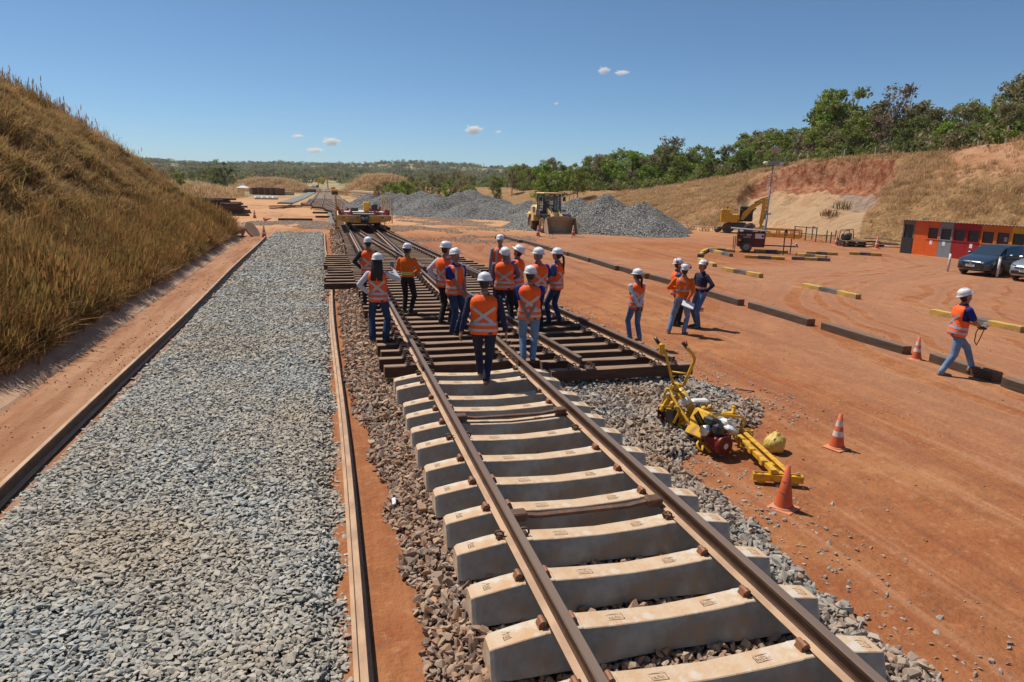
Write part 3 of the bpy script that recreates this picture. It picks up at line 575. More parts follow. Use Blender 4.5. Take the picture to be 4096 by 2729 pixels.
tag(scatter('brown_ballast', P[~rt], Q[~rt], Sc[~rt], SRC['st_brown']), 'dusty brown crushed stone under the track', 'ballast', kind='stuff')
tag(scatter('mixed_ballast', P[rt], Q[rt], Sc[rt], SRC['st_mid']), 'grey brown crushed stone right of the track', 'ballast', kind='stuff')
# strays on the soil
n = 3600; y = RNG.uniform(-3, 45, n)**1.0; x = np.array([EDGE_R(v) for v in y])+np.abs(RNG.normal(0, .55, n))-.02; s = RNG.uniform(.02, .075, n)*RNG.uniform(.5, 1.2, n)
n2 = 700; y2 = RNG.uniform(-2, 25, n2); x2 = RNG.uniform(2.5, 16, n2); s2 = RNG.uniform(.012, .05, n2)
n3 = 200; y3 = RNG.uniform(-2, 30, n3); x3 = RNG.uniform(-7, -5.95, n3); s3 = RNG.uniform(.012, .045, n3)
x = np.concatenate([x, x2, x3]); y = np.concatenate([y, y2, y3]); s = np.concatenate([s, s2, s3]); n = len(x)
tag(scatter('stray_stones', np.column_stack([x, y, np.array([ground_z(a, c) for a, c in zip(x, y)])+s*.15]), np.column_stack([RNG.uniform(-.4, .4, n), RNG.uniform(-.4, .4, n), RNG.uniform(0, 6, n)]), s, SRC['st_mid']), 'stray ballast stones on the red soil', 'stones', kind='stuff')
# spilled grey gravel aprons farther off
def apron(name, poly, z, m, lab):
    xs_ = [p[0] for p in poly]; ys_ = [p[1] for p in poly]; bm = bmesh.new()
    k = 3; pp = []
    for i in range(len(poly)):
        a, c = Vector(poly[i]), Vector(poly[(i+1) % len(poly)])
        for j in range(6): q = a.lerp(c, j/6); pp.append((q.x+.5*fbm(q.x, q.y, .4), q.y+.9*fbm(q.y, q.x, .3), z))
    me = bpy.data.meshes.new(name); me.from_pydata(pp, [], [tuple(range(len(pp)))]); me.materials.append(m); tag(link(name, me), lab, kind='structure')
MT['sf_spill'] = stone_surface('spilled_gravel', [(.26, .21, .165), (.36, .28, .20), (.20, .175, .15), (.42, .33, .23)], 8, .6, .04, soil=((.50, .28, .13), .40))
def spill(name, poly, sp, sz, th, label):
    p = poly_pts(poly, sp, .5); nn = np.array([fbm(a*.5, b*.28, .5, 5) for a, b in p]); c = np.array(poly).mean(0); k = nn+RNG.normal(0, .10, len(p)) > th; p = p[k]; n = len(p); s_ = sz*RNG.uniform(.5, 1.4, n)
    tag(scatter(name, np.column_stack([p, np.full(n, .035)]), np.column_stack([RNG.uniform(-.3, .3, n), RNG.uniform(-.3, .3, n), RNG.uniform(0, 6.28, n)]), s_, SRC['st_mid']), label, 'gravel', kind='stuff')
spill('gravel_spill', [(-9.5, 57), (-6, 53.5), (-1.7, 50), (-1.7, 60), (-4, 65), (-8, 63)], (.13), .095, -.12, 'thin spread of grey gravel on the road left of the wagon')
spill('gravel_apron', [(2.6, 40), (8, 38), (14, 43), (21, 43), (24, 46), (14, 62), (12, 72), (6, 76), (2.6, 62)], (.14), .085, .06, 'thin spread of gravel in front of the stockpiles')
# stockpiles
def pile(name, peaks, x0, x1, y0, y1, step, label):
    def zf(x, y):
        z = -.3
        for px, py, h, k in peaks: z = max(z, h-math.hypot(x-px, (y-py))*k)
        if z > 0: z += .10*fbm(x, y, .9, 4)+.22*fbm(x, y, .3, 3)*min(1, z)
        # soften the crest
        return z if z < 2 else 2+(z-2)*.93
    o = grid(name, list(np.arange(x0, x1, step)), list(np.arange(y0, y1, step)), zf, MT['sf_pile'], sm=True); return tag(o, label, 'gravel pile', 'stockpiles of crushed stone')

MT['clod'] = rand_mat('soil_clods', [(.25, .085, .035), (.38, .15, .065), (.46, .23, .11), (.20, .10, .06)], .95, .4)
source('clod', [rock(200+k, 11, .7) for k in range(6)], MT['clod'])
n = 9000; x = np.concatenate([RNG.uniform(-7.3, -5.98, 3600), RNG.uniform(2, 26, n-3600)]); y = np.concatenate([-4+46*RNG.random(3600)**1.3, -4+44*RNG.random(n-3600)**1.2]); nn = np.array([fbm(a, b*.35, .6, 4) for a, b in zip(x, y)]); k = nn > -.05; x, y = x[k], y[k]; n = len(x); s = .045*RNG.random(n)**2+.010
tag(scatter('soil_clods', np.column_stack([x, y, np.array([ground_z(a, b) for a, b in zip(x, y)])+s*.1]), RNG.uniform(0, 6.28, (n, 3)), s, SRC['clod']), 'clods and crumbs of red soil on the ground', 'soil clods', kind='stuff')
# ------------------------------------------------------------------ stockpiles
pile('gravel_stockpile', [(20.6, 51, 3.15, .60), (22.3, 48.6, 2.5, .60), (18.6, 52.5, 2.75, .55), (24., 51, 2.6, .6), (17.2, 54, 2.4, .5), (22.6, 46.6, 1.55, .5)], 10, 32, 40, 62, .25, 'big grey crushed stone heap right of the wheel loader')
pile('gravel_stockpile', [(16.7, 72, 2.2, .42), (19.3, 70, 2.15, .42), (15.6, 75, 2.25, .42), (19.4, 66.2, 1.95, .5), (13.2, 72.5, 1.9, .45)], 6, 28, 60, 82, .35, 'low flat-topped grey stone ridge left of the wheel loader')
pile('gravel_stockpile', [(10.2, 77.5, 2.7, .50), (8.3, 80.5, 2.6, .5), (12.2, 78.5, 2.3, .5), (5.4, 82.5, 2.75, .55), (7.3, 86.5, 2.5, .5), (3.2, 86, 2.2, .5), (9.4, 84, 2.9, .5)], -6, 22, 70, 100, .35, 'peaked grey crushed stone heaps nearest the far track')
pile('gravel_stockpile', [(17.4, 92, 3.25, .55), (15.2, 89, 2.7, .55), (20, 92, 2.2, .5)], 8, 32, 82, 102, .5, 'small pointed grey stone heap behind the long ridge')
ws_ = [MT['woodr'], MT['wdend']]
# ------------------------------------------------------------------ rails
PROF = [(-.07, 0), (.07, 0), (.07, .011), (.018, .030), (.009, .046), (.009, .132), (.036, .144), (.037, .168), (.028, .180), (-.028, .180), (-.037, .168), (-.036, .144), (-.009, .132), (-.009, .046), (-.018, .030), (-.07, .011)]
def rail(pts, zb, label, group=None, name='rail', mats=None, tiltx=0):
    secs = []
    pts = [Vector((p[0], p[1], zb if len(p) < 3 else p[2])) for p in pts]
    for i, p in enumerate(pts):
        t = (pts[min(i+1, len(pts)-1)]-pts[max(i-1, 0)]); t.z = 0; t.normalize(); nrm = Vector((t.y, -t.x, 0))
        secs.append([p+nrm*a+Vector((0, 0, b)) for a, b in PROF])
    mb = MB(); mb.loft(secs, 0, False)
    for i in range(len(mb.f)):
        f = mb.f[i]
        if len(f) == 4:
            zs = [(v % 16) for v in f]
            if set(zs) <= {8, 9} or set(zs) <= {8, 7} or set(zs) <= {9, 10}: mb.m[i] = 1
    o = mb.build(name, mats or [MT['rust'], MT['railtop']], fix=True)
    return tag(o, label, 'rail', group)
ZR = .462      # underside of rails, on bearers and seats
HG = .835
VB = [7.55, 9.66, 11.35, 18.7, 22.6, 25.2, 38.4, 52, 60]; UB = [2.74, 2.60, 2.49, 2.06, 1.80, 1.60, .74, .10, .0]
def ub1(v): return interp(v, VB, UB)-HG      # inner rail of the diverging track
def ub2(v): return ub1(v)+1.585+.06*ss(12, 45, v)
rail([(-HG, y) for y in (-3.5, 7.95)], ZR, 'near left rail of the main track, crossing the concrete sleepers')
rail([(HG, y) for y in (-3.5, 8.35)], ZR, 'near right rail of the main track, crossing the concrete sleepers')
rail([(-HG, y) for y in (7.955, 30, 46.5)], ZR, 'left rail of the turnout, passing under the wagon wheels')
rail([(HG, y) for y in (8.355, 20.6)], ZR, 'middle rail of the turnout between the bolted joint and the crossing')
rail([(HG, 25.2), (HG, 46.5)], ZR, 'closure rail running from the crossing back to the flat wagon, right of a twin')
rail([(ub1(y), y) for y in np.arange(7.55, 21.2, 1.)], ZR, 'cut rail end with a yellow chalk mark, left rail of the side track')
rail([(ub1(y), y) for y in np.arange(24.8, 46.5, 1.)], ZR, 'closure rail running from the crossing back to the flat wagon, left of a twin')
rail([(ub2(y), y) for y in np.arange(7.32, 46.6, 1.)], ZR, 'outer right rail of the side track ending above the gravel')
# continuing tracks beyond the wagon
LC = ([90, 118, 155, 272, 330], [-3.35, -3.15, -2.95, -2.35, -2.2])
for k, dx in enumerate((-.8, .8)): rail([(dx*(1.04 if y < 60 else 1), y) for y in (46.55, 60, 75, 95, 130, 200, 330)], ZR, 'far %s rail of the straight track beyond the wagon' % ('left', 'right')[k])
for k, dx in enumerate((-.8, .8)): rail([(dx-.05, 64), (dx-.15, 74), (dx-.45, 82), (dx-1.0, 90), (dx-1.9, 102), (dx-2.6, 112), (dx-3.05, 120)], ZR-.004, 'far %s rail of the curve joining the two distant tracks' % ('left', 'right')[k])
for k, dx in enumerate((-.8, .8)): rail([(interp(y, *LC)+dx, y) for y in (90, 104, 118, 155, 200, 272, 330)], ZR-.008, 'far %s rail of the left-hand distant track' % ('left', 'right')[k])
# crossing (frog) with its wing rails and check rails
fr = empty('crossing', (0, 0, 0), 0, 'worn steel crossing where the two tracks meet', 'rail crossing')
mb = MB()
for (x0, y0, x1, y1) in ((HG, 20.65, HG, 25.15), (ub1(21.25), 21.25, ub1(24.75), 24.75)): mb.bar((x0, y0, ZR+.152), (x1, y1, ZR+.152), .07, .03, 1); mb.bar((x0, y0, ZR+.075), (x1, y1, ZR+.075), .05, .13, 0)
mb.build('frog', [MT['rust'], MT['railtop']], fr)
for sx, nm in ((-1, 'wing_rail'), (1, 'wing_rail')):
    mb = MB(); yy = [19.4, 20.8, 22.6, 24.4] if sx < 0 else [20.6, 22, 24.2, 26.]
    pts = [((HG-.075 if sx < 0 else max(ub1(y), HG)+.085)+(.05 if i in (0, 3) else 0)*sx, y) for i, y in enumerate(yy)]
    for p, q in zip(pts, pts[1:]): mb.bar((*p, ZR+.15), (*q, ZR+.15), .05, .035, 1); mb.bar((*p, ZR+.075), (*q, ZR+.075), .03, .12, 0)
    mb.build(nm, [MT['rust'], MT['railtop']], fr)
for x, y0, y1, lab in ((-HG+.12, 21.3, 26.5, 'left'), (None, 15.6, 22., 'right')):
    f = (lambda y: x) if x is not None else (lambda y: ub2(y)-.12)
    ys_ = np.linspace(y0, y1, 6); mb = MB(); pts = [(f(y)+(.05 if i in (0, 5) else 0)*(1 if x is not None else -1), y) for i, y in enumerate(ys_)]
    for p, q in zip(pts, pts[1:]): mb.bar((*p, ZR+.14), (*q, ZR+.14), .055, .05, 1); mb.bar((*p, ZR+.06), (*q, ZR+.06), .03, .13, 0)
    tag(mb.build('check_rail', [MT['rust'], MT['railtop']]), 'check rail inside the %s running rail near the crossing' % lab, 'check rail')
# fishplates at the two joints
def fishplate(x, y, lab, L=.75, side=-1):
    mb = MB()
    for s in (-1, 1):
        mb.bar((x+s*.024, y-L/2, ZR+.085), (x+s*.024, y+L/2, ZR+.085), .022, .095, 0)
        for k in range(4): mb.cyl((x+s*.035, y-L/2+.12+k*(L-.24)/3, ZR+.085), (x+s*.062, y-L/2+.12+k*(L-.24)/3, ZR+.085), .016, n=8, m=1)
    tag(mb.build('fishplate', [MT['dkrust'], MT['clipdk']]), lab, 'rail joint')
fishplate(HG, 8.15, 'greenish bolted joint bars on the right rail at the change from timber to concrete', .95)
fishplate(-HG, 7.95, 'bolted joint bars on the left rail at the last timber bearer', .6)
# loose rails flanking the grey ballast
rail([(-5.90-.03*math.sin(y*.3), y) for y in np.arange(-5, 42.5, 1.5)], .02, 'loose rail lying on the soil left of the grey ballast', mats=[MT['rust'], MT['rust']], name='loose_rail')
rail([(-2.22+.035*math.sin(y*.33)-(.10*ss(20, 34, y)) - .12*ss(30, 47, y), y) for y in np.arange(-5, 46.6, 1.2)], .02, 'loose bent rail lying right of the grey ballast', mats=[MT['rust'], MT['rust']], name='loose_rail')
# ------------------------------------------------------------------ concrete sleepers
def clip_shoulder():   # cast shoulder
    mb = MB(); mb.box((0, 0, .02), (.07, .075, .04), 0, tz=.8); mb.cyl((0, -.04, .045), (0, .04, .045), .024, n=8, m=0); mb.box((.03, 0, .03), (.02, .05, .03), 1); return mb.mesh('clip_shoulder')
def clip_coil():
    mb = MB(); mb.box((0, 0, .02), (.06, .075, .035), 0, tz=.8)
    pts = [Vector((-.005+.036*math.cos(a), -.02+.011*a, .048+.036*math.sin(a))) for a in np.linspace(-.6, 5.4, 13)]
    mb.tube([pts[0]+Vector((.06, .0, -.01))]+pts+[pts[-1]+Vector((.055, .01, 0))], .0095, 6, 0); return mb.mesh('clip_coil')
ME_SH = clip_shoulder(); ME_SH.materials.append(MT['clip']); ME_SH.materials.append(MT['blk']); ME_CO = clip_coil(); ME_CO.materials.append(MT['dkrust'])
for me in (ME_SH,): me.polygons.foreach_set('material_index', [0]*(len(me.polygons)-6)+[1]*6)
def sleeper_mesh():
    # stations along x: top height, top half width, base half width
    st = [(-1.40, .155, .080, .145), (-1.37, .172, .093, .162), (-1.12, .215, .098, .162), (-.99, .232, .098, .162), (-.98, .236, .098, .162), (-.69, .236, .098, .162), (-.68, .230, .098, .16), (-.40, .212, .095, .135), (0, .198, .088, .12)]
    st += [(-x, a, b, c) for x, a, b, c in st[-2::-1]]
    secs = [[(x, -c, -.05), (x, -b, h-.006), (x, -b+.007, h), (x, b-.007, h), (x, b, h-.006), (x, c, -.05)] for x, h, b, c in st]
    mb = MB(); mb.loft(secs, 0, False)
    for i, f in enumerate(mb.f):
        if len(f) == 4:
            q = {v % 6 for v in f}
            if q in ({2, 3}, {1, 2}, {3, 4}): mb.m[i] = 1
    mb.m[-1] = mb.m[-2] = 2
    me = mb.mesh('concrete_sleeper'); [me.materials.append(m) for m in (MT['conc'], MT['conctop'], MT['conctop'])]; me.polygons.foreach_set('material_index', mb.m); me.update()
    bm = bmesh.new(); bm.from_mesh(me); bmesh.ops.recalc_face_normals(bm, faces=bm.faces); bm.to_mesh(me); bm.free()
    return me
ME_SL = sleeper_mesh(); MT['letter'] = mat('cast_letter', (.50, .35, .22), .9, 0, (.58, .43, .29), 20, .5)
def plate_text(txt, size, wd, hg):
    me = text_mesh(txt, size, .0012); bm = bmesh.new(); bm.from_mesh(me)
    for a, b, c, d in ((0, hg/2, wd, .006), (0, -hg/2, wd, .006), (-wd/2, 0, .006, hg), (wd/2, 0, .006, hg)):
        r = bmesh.ops.create_cube(bm, size=1); bmesh.ops.scale(bm, vec=(c, d, .0024), verts=r['verts']); bmesh.ops.translate(bm, vec=(a, b, 0), verts=r['verts'])
    bm.to_mesh(me); bm.free(); me.materials.clear(); me.materials.append(MT['letter']); return me
ME_T1 = plate_text('INFRA S.A.', .05, .27, .062); ME_T2 = plate_text('CONPREM', .05, .25, .062); ME_T3 = plate_text('07', .045, .07, .06); ME_T4 = plate_text('1 2', .04, .08, .07)
ME_PAD = MB().box((0, 0, 0), (.15, .19, .008)).mesh('rail_pad'); ME_PAD.materials.append(MT['blk'])
SLV = [-1.30, -.64, .02, .68, 1.31, 1.97, 2.55, 3.16, 3.80, 4.48, 5.07, 5.63, 6.17, 7.00, 7.50]
LB = ['nearest', 'second', 'third', 'fourth', 'fifth', 'sixth', 'seventh', 'eighth', 'ninth', 'tenth', 'eleventh', 'twelfth', 'thirteenth', 'fourteenth', 'fifteenth']
TOPN = len(SLV)
for i, y in enumerate(SLV):
    yc = y+.09
    far = TOPN-i
    lab = 'pale concrete sleeper, %s counted towards the viewer from the last timber bearer' % ordw(far) if far > 1 else 'pale concrete sleeper lying right against the last timber bearer'
    o = empty('concrete_sleeper', (RNG.uniform(-.015, .015), yc, ZR-.240), RNG.uniform(-.006, .006), lab, 'railway sleeper', 'concrete sleepers under the near track')
    link('concrete_block', ME_SL, o).scale = (.967, 1, 1)
    for s in (-1, 1):
        link('rail_pad', ME_PAD, o, (s*HG, 0, .2358+.0018))
        for t in (-1, 1):
            coil = i in (5, 9, 13, 14)
            c = link('rail_clip', ME_CO if coil else ME_SH, o, (s*HG+t*.115, 0, .236)); c.rotation_euler = (0, 0, 0 if t < 0 else math.pi); c.scale = (1.0, 1.1, .85)
    for me_, x, z, sl_ in ((ME_T1, -.45, .2155, .046), (ME_T2, .47, .2165, .046), (ME_T3, -1.21, .203, -.17), (ME_T4, 1.22, .202, .17)):
        link('cast_lettering', me_, o, (x, 0, z), (0, (-sl_ if abs(x) < 1 and x > 0 else (sl_ if abs(x) < 1 else sl_)), math.pi))
# tie bars laid between the rails
def tiebar(y, lab):
    o = empty('track_tie_bar', (0, y, ZR+.012), 0, lab, 'tie bar'); mb = MB()
    mb.bar((-.66, 0, .045), (-.5, 0, .02), .06, .03); mb.bar((-.5, 0, .02), (.42, 0, .02), .06, .03); mb.bar((.42, 0, .02), (.66, 0, .055), .06, .03); mb.build('bar', MT['dkrust'], o)
    for s in (-1, 1): m2 = MB(); m2.bbox((s*.70, 0, .045), (.16, .13, .085), .012); m2.build('bracket', MT['dkrust'], o)
tiebar(2.32, 'near rusty tie bar bridging the two rails'); tiebar(5.17, 'far rusty tie bar bridging the two rails')
# ------------------------------------------------------------------ timber bearers
def fasten_mesh(full=True):
    mb = MB(); mb.box((0, 0, .008), (.15, .15, .016), 1)
    pts = [Vector((.0+.03*math.cos(a), -.03+.011*a, .05+.03*math.sin(a))) for a in np.linspace(-.4, 5.2, 9)]
    mb.tube([pts[0]+Vector((.05, 0, -.01))]+pts, .009, 5, 0)
    for yy in (-.045, .05): mb.cyl((-.045, yy, .015), (-.045, yy, .045), .022, n=6, m=1); mb.cyl((-.045, yy, .045), (-.045, yy, .075), .011, n=6, m=1)
    me = mb.mesh('fastening'); me.materials.append(MT['clip']); me.materials.append(MT['clipdk']); me.polygons.foreach_set('material_index', mb.m); return me
def fasten_far():
    mb = MB(); mb.box((0, 0, .012), (.16, .13, .024), 1); mb.box((0, 0, .045), (.05, .09, .05), 0); mb.box((-.05, 0, .045), (.03, .11, .05), 1)
    me = mb.mesh('fastening'); me.materials.append(MT['clip']); me.materials.append(MT['clipdk']); me.polygons.foreach_set('material_index', mb.m); return me
ME_F, ME_FF = fasten_mesh(), fasten_far()
def timber(name, x0, x1, y, z0, h, wd, mats, label, group, cat='timber', rz=0, parent=None, bend=.0, twist=0):
    mb = MB(); n = 5; L = x1-x0; secs = []
    for i in range(n+1):
        x = -L/2+L*i/n; d = RNG.normal(0, .004, 4); s = bend*math.sin(math.pi*i/n)
        c = .012
        secs.append([(x, -wd/2+d[0]+s, 0), (x, -wd/2+d[0]+s, h-c+d[1]*.6), (x, -wd/2+c+s, h+d[2]*.6), (x, wd/2-c+s, h+d[3]*.6), (x, wd/2+d[1]+s, h-c), (x, wd/2+d[1]+s, 0)])
    mb.loft(secs, 0, False); mb.m[-1] = mb.m[-2] = 1
    o = mb.build(name, mats, parent, ((x0+x1)/2, y, z0), (twist, 0, rz), fix=True)
    return tag(o, label, cat, group) if label else o
ends = []
def bearer(x0, x1, y, rails, label, group, near, z=None):
    h = .19; x0 += RNG.uniform(-.05, .05); x1 += RNG.uniform(-.06, .06)
    if near:
        o = empty('timber_bearer', ((x0+x1)/2, y, ZR-h-.018), RNG.uniform(-.004, .004), label, 'railway bearer', group)
        b = timber('beam', -(x1-x0)/2, (x1-x0)/2, 0, 0, h, .20, [MT['wood'], MT['wdend']], None, None, parent=o, bend=RNG.uniform(-.012, .012)); b.location = (0, 0, 0)
    else: o = timber('timber_bearer', x0, x1, y, ZR-h-.018, h, .21, [MT['wood'], MT['wdend']], label, group, 'railway bearer')
    for rx in rails:
        for t in (-1, 1):
            if not (x0 < rx+t*.13 < x1): continue
            c = link('rail_fastening', ME_F if near else ME_FF, o, (rx+t*.15-(x0+x1)/2, 0, h+.002)); c.rotation_euler = (0, 0, 0 if t < 0 else math.pi); c.scale = (1.3,)*3 if 'bearer' in label else (1, 1, 1)
YA = list(np.arange(8.30, 46.6, .548))
GA = 'timber bearers under the turnout'
for i, y in enumerate(YA):
    y += RNG.uniform(-.015, .015); k = i+1
    lab = 'brown timber bearer under the turnout, %s counted from the concrete sleepers' % ordw(k) if k > 1 else 'squared brown timber bearer next to the concrete sleepers'
    rs = [-HG, HG, ub1(y), ub2(y)]
    if y < 12.9: bearer(-1.45, 1.36, y, rs[:2], lab, GA, True)
    else:
        if 20.5 < y < 25: rs = [-HG, (HG+ub1(y))/2, ub2(y)]
        bearer(-1.45 if y < 30 else -1.38, min(ub2(y)+.6, 4.4), y, rs, lab, GA, y < 31)
for i, y in enumerate(np.arange(7.50, 12.6, .60)):
    bearer(ub1(y)-.55, ub2(y)+.52, y, [ub1(y), ub2(y)], ('timber bearer under the side track only, %s from the cut rail ends' % ordw(i+1)) if i else 'end timber bearer of the side track, overhanging the gravel', 'timber bearers under the side track', True)
# extra timbers laid beside the turnout on both sides
for i in range(13):
    y = 18.9+i*.74
    timber('loose_timber', -2.42+RNG.uniform(-.06, .14)-.0*i, -.95 if i % 2 else -1.05, y+.21, .20, .19, .19, [MT['wood'], MT['wdend']], 'loose timber poking out left of the turnout, %s from the viewer' % ordw(i+1), 'loose timbers pushed in from the left')
for i in range(9):
    y = 22.2+i*.78
    timber('loose_timber', 1.6, 3.95-.05*i+RNG.uniform(-.1, .1), y+.25, .18, .19, .19, [MT['wood'], MT['wdend']], 'loose timber poking out right of the turnout, %s from the viewer' % ordw(i+1), 'loose timbers pushed in from the right')
# bearers beyond the wagon
for i, y in enumerate(np.arange(47.2, 131, .68)):
    xl = interp(y, [46, 77, 79, 86, 88, 95, 97, 104, 106, 131], [-1.5, -1.5, -2.1, -2.4, -3.6, -3.9, -5.2, -5.6, -4.9, -4.7]); xr = interp(y, [46, 60, 90, 98, 110, 131], [2.3, 1.5, 1.5, 2.2, 1.5, 1.4])
    timber('timber_bearer', xl+RNG.uniform(-.15, .15), xr, y, .235, .19, .24, [MT['wood'], MT['wdend']], 'timber bearer beyond the flat wagon, %s past it' % ordw(i+1), 'timber bearers beyond the wagon', 'railway bearer')
for i, (x0, x1, y) in enumerate(((1.9, 3.6, 82), (2.2, 4.1, 95), (-6.4, -3.4, 63), (-3.2, -1.4, 68.5), (-3.6, -1.9, 78))): timber('loose_timber', x0, x1, y, .02, .2, .24, ws_, 'odd dark timber lying beside the far track, %s from the wagon' % ordw(i+1), 'odd timbers beside the far track', 'timber')
mb = MB()
for y in np.arange(131.5, 330, .8):
    for xc in (0, interp(y, *LC)): mb.box((xc, y, .33), (2.4, .26, .22))
tag(mb.build('distant_sleepers', MT['conctop']), 'distant concrete sleepers of the two far tracks', 'railway sleepers', kind='stuff')
for nm, pts, wd, lab in (('far_ballast', [(-1.4, 104), (-1.5, 155), (-1.3, 272), (-1.2, 335)], 6.6, 'ballast under the far tracks'), ('far_side_ballast', [(-8.2, 112), (-7., 150), (-6.2, 200), (-4.9, 300)], 2.6, 'spare bed of grey ballast left of the far tracks'), ('far_track_bed', [(-.2, 56), (-.3, 80), (-1.2, 100), (-1.4, 112)], 3.6, 'stony bed of the track beyond the wagon')):
    mb = MB(); n = len(pts)
    mb.add([(p[0]+s*wd/2, p[1], z) for p in pts for s, z in ((-1, -.05), (-.85, .2), (.85, .2), (1, -.05))], [(i*4+j, i*4+j+1, i*4+5+j, i*4+4+j) for i in range(n-1) for j in range(3)])
    tag(mb.build(nm, MT['sf_mid'] if 'side' not in nm else MT['sf_grey']), lab, kind='structure')
for i, (a_, b_, z) in enumerate((((-9, 90), (-5.2, 97), .06), ((-8.6, 88.5), (-6.2, 98), .10), ((-9.4, 95), (-4.8, 101), .14), ((-7.6, 90), (-6.8, 102), .18))): m_ = MB(); m_.bar((*a_, z+.04), (*b_, z+.04), .14, .14); tag(m_.build('scrap_rail', MT['dkrust']), 'dark rail length dumped left of the far bearers, %s in the heap' % ordw(i+1), 'rail', 'dumped rails')
# ------------------------------------------------------------------ yard timbers (kerbs)
def G(px, py, z=0):
    d = fw*1569+rr*(px-1176.5)-uu*(py-784); return CAM+d*((z-CAM.z)/d.z)
def ltimber(p0, p1, name, mats, label, group, cat, h=.20, wd=.24, stripes=None):
    a = Vector(p0); b = Vector(p1); L = (b-a).length; rz = math.atan2(b.y-a.y, b.x-a.x); c = (a+b)/2
    if not stripes: o = timber(name, -L/2, L/2, 0, 0, h, wd, mats, label, group, cat, rz, bend=RNG.uniform(-.03, .03)); o.location = (c.x, c.y, .0); return o
    o = empty(name, (c.x, c.y, 0), rz, label, cat, group); x = -L/2
    tot = sum(s[0] for s in stripes)
    for i, (f, k) in enumerate(stripes):
        l = L*f/tot; q = timber('painted_band', -l/2, l/2, 0, 0, h, wd, [MT[k], MT[k]], None, None, parent=o); q.location = (x+l/2, 0, 0); x += l
    return o
ws = [MT['woodr'], MT['wdend']]
line = [((1152, 543), (1163, 551)), ((1163, 549), (1196, 559)), ((1190, 555), (1232, 566)), ((1223, 564), (1263, 575)), ((1262, 575), (1308, 589)), ((1308, 588), (1358, 603)), ((1358, 602), (1420, 622)), ((1422, 620), (1490, 641)), ((1494, 641), (1600, 670)), ((1600, 672), (1706, 704)), ((1722, 707), (1868, 752)), ((1889, 755), (2091, 817)), ((2136, 829), (2300, 881)), ((2302, 884), (2420, 925))]
nmz = ['short end block', 'second', 'third', 'fourth', 'fifth', 'sixth', 'seventh', 'eighth, warped', 'ninth', 'tenth', 'eleventh', 'twelfth', 'thirteenth, under the walking man', 'last']
for i, (a, b) in enumerate(line):
    A = G(*a); B = G(*b)
    if i == 0: A, B = G(1150, 548), G(1162, 548)
    d = (B-A).normalized()*(.10 if i > 6 else .06)
    ltimber(A+d, B-d, 'kerb_timber', ws, 'dark kerb timber edging the yard, %s from far end' % nmz[i], 'dark timbers laid in a row between track and yard', 'timber', .20 if i < 11 else .19, .24)
Y, K = 'beamyel', 'beamblk'
yb = [((1629, 576), (1688, 580), [(1, Y), (1, K), (1, Y)], 'behind the trailer drawbar at left'), ((1627, 577), (1680, 590), [(1, K), (1, Y), (1, K)], 'grey ended one slanting left of the trailer'),
      ((1610, 585), (1625, 577), [(1, Y)], 'plain yellow short one at the far left corner'), ((1607, 592), (1612, 586), [(1, K), (1, Y)], 'shortest one at the left corner'), ((1607, 600), (1642, 614), [(1, Y), (1, K), (1, Y)], 'slanting one below the left corner'),
      ((1662, 622), (1749, 638), [(1, Y), (1, K), (1, Y)], 'isolated one in front of the left corner'), ((1711, 593), (1803, 598), [(1, Y), (1, K), (1, Y)], 'front middle one below the trailer'),
      ((1819, 597), (1907, 601), [(1, K), (1, Y), (1, K)], 'black ended one in the front row'), ((1830, 588), (1898, 595), [(1, Y), (1, K), (1, Y)], 'slanting one in the middle of the bay'),
      ((1851, 584), (1924, 587), [(1, Y), (1, K), (1, Y)], 'rear one in the middle of the bay'), ((1733, 580), (1809, 582), [(1, Y), (1, K), (1, Y)], 'rear one directly behind the drawbar'),
      ((1951, 585), (2026, 589), [(1, Y), (1, K), (1, Y)], 'farthest right one near the pallets'), ((1849, 661), (1972, 688), [(1, Y), (1, K), (1, Y)], 'one lying alone in the middle of the yard'), ((2142, 723), (2350, 765), [(1, Y), (1, K), (1, Y)], 'largest one behind the walking man')]
for a, b, st_, lab in yb: ltimber(G(*a), G(*b), 'painted_kerb', None, 'painted kerb timber, '+lab, 'yellow and black kerb timbers', 'kerb timber', .17, .22, st_)
# cones
def cone_thing(loc, s=.75, plain=False, lab='', rz=.3, tilt=None):
    o = empty('traffic_cone', loc, rz, lab, 'traffic cone', 'orange traffic cones'); o.scale = (s/.75,)*3
    if tilt: o.rotation_euler = tilt
    b = MB(); b.bbox((0, 0, .012), (.40, .40, .024), .02); b.lathe([(.175, .02), (.165, .05), (.15, .055)], n=20); b.build('base', MT['conebase'], o)
    R = lambda z: .145-.115*(z-.03)/.72
    prof = [(0, .72), (.02, .73)] ; c = MB(); zs = [.05, .28, .42, .50, .62, .70, .75]; c.lathe([(R(.05), .05), (R(.28), .28), (R(.285)-.0, .285), (R(.75), .75), (R(.75)-.012, .75), (R(.75)-.012, .60)], n=24); c.build('cone_body', MT['cone'], o)
    if not plain:
        for z0, z1 in ((.27, .385), (.48, .60)): w_ = MB(); w_.lathe([(R(z0)+.002, z0), (R(z1)+.002, z1)], n=24); w_.build('reflective_collar', MT['conewh'], o)
    else:
        for z0 in (.30, .48): w_ = MB(); w_.lathe([(R(z0), z0-.004), (R(z0)+.006, z0), (R(z0), z0+.006)], n=24); w_.build('moulded_ring', MT['cone'], o)
    return o
cone_thing(G(1922, 1030), .52, False, 'white banded traffic cone standing right of the ballast heap')
cone_thing(G(1800, 1168), .53, True, 'plain orange traffic cone at the foot of the yellow machine', .5)
cone_thing(G(2105, 827), .52, False, 'white banded traffic cone at the end of a dark kerb timber')
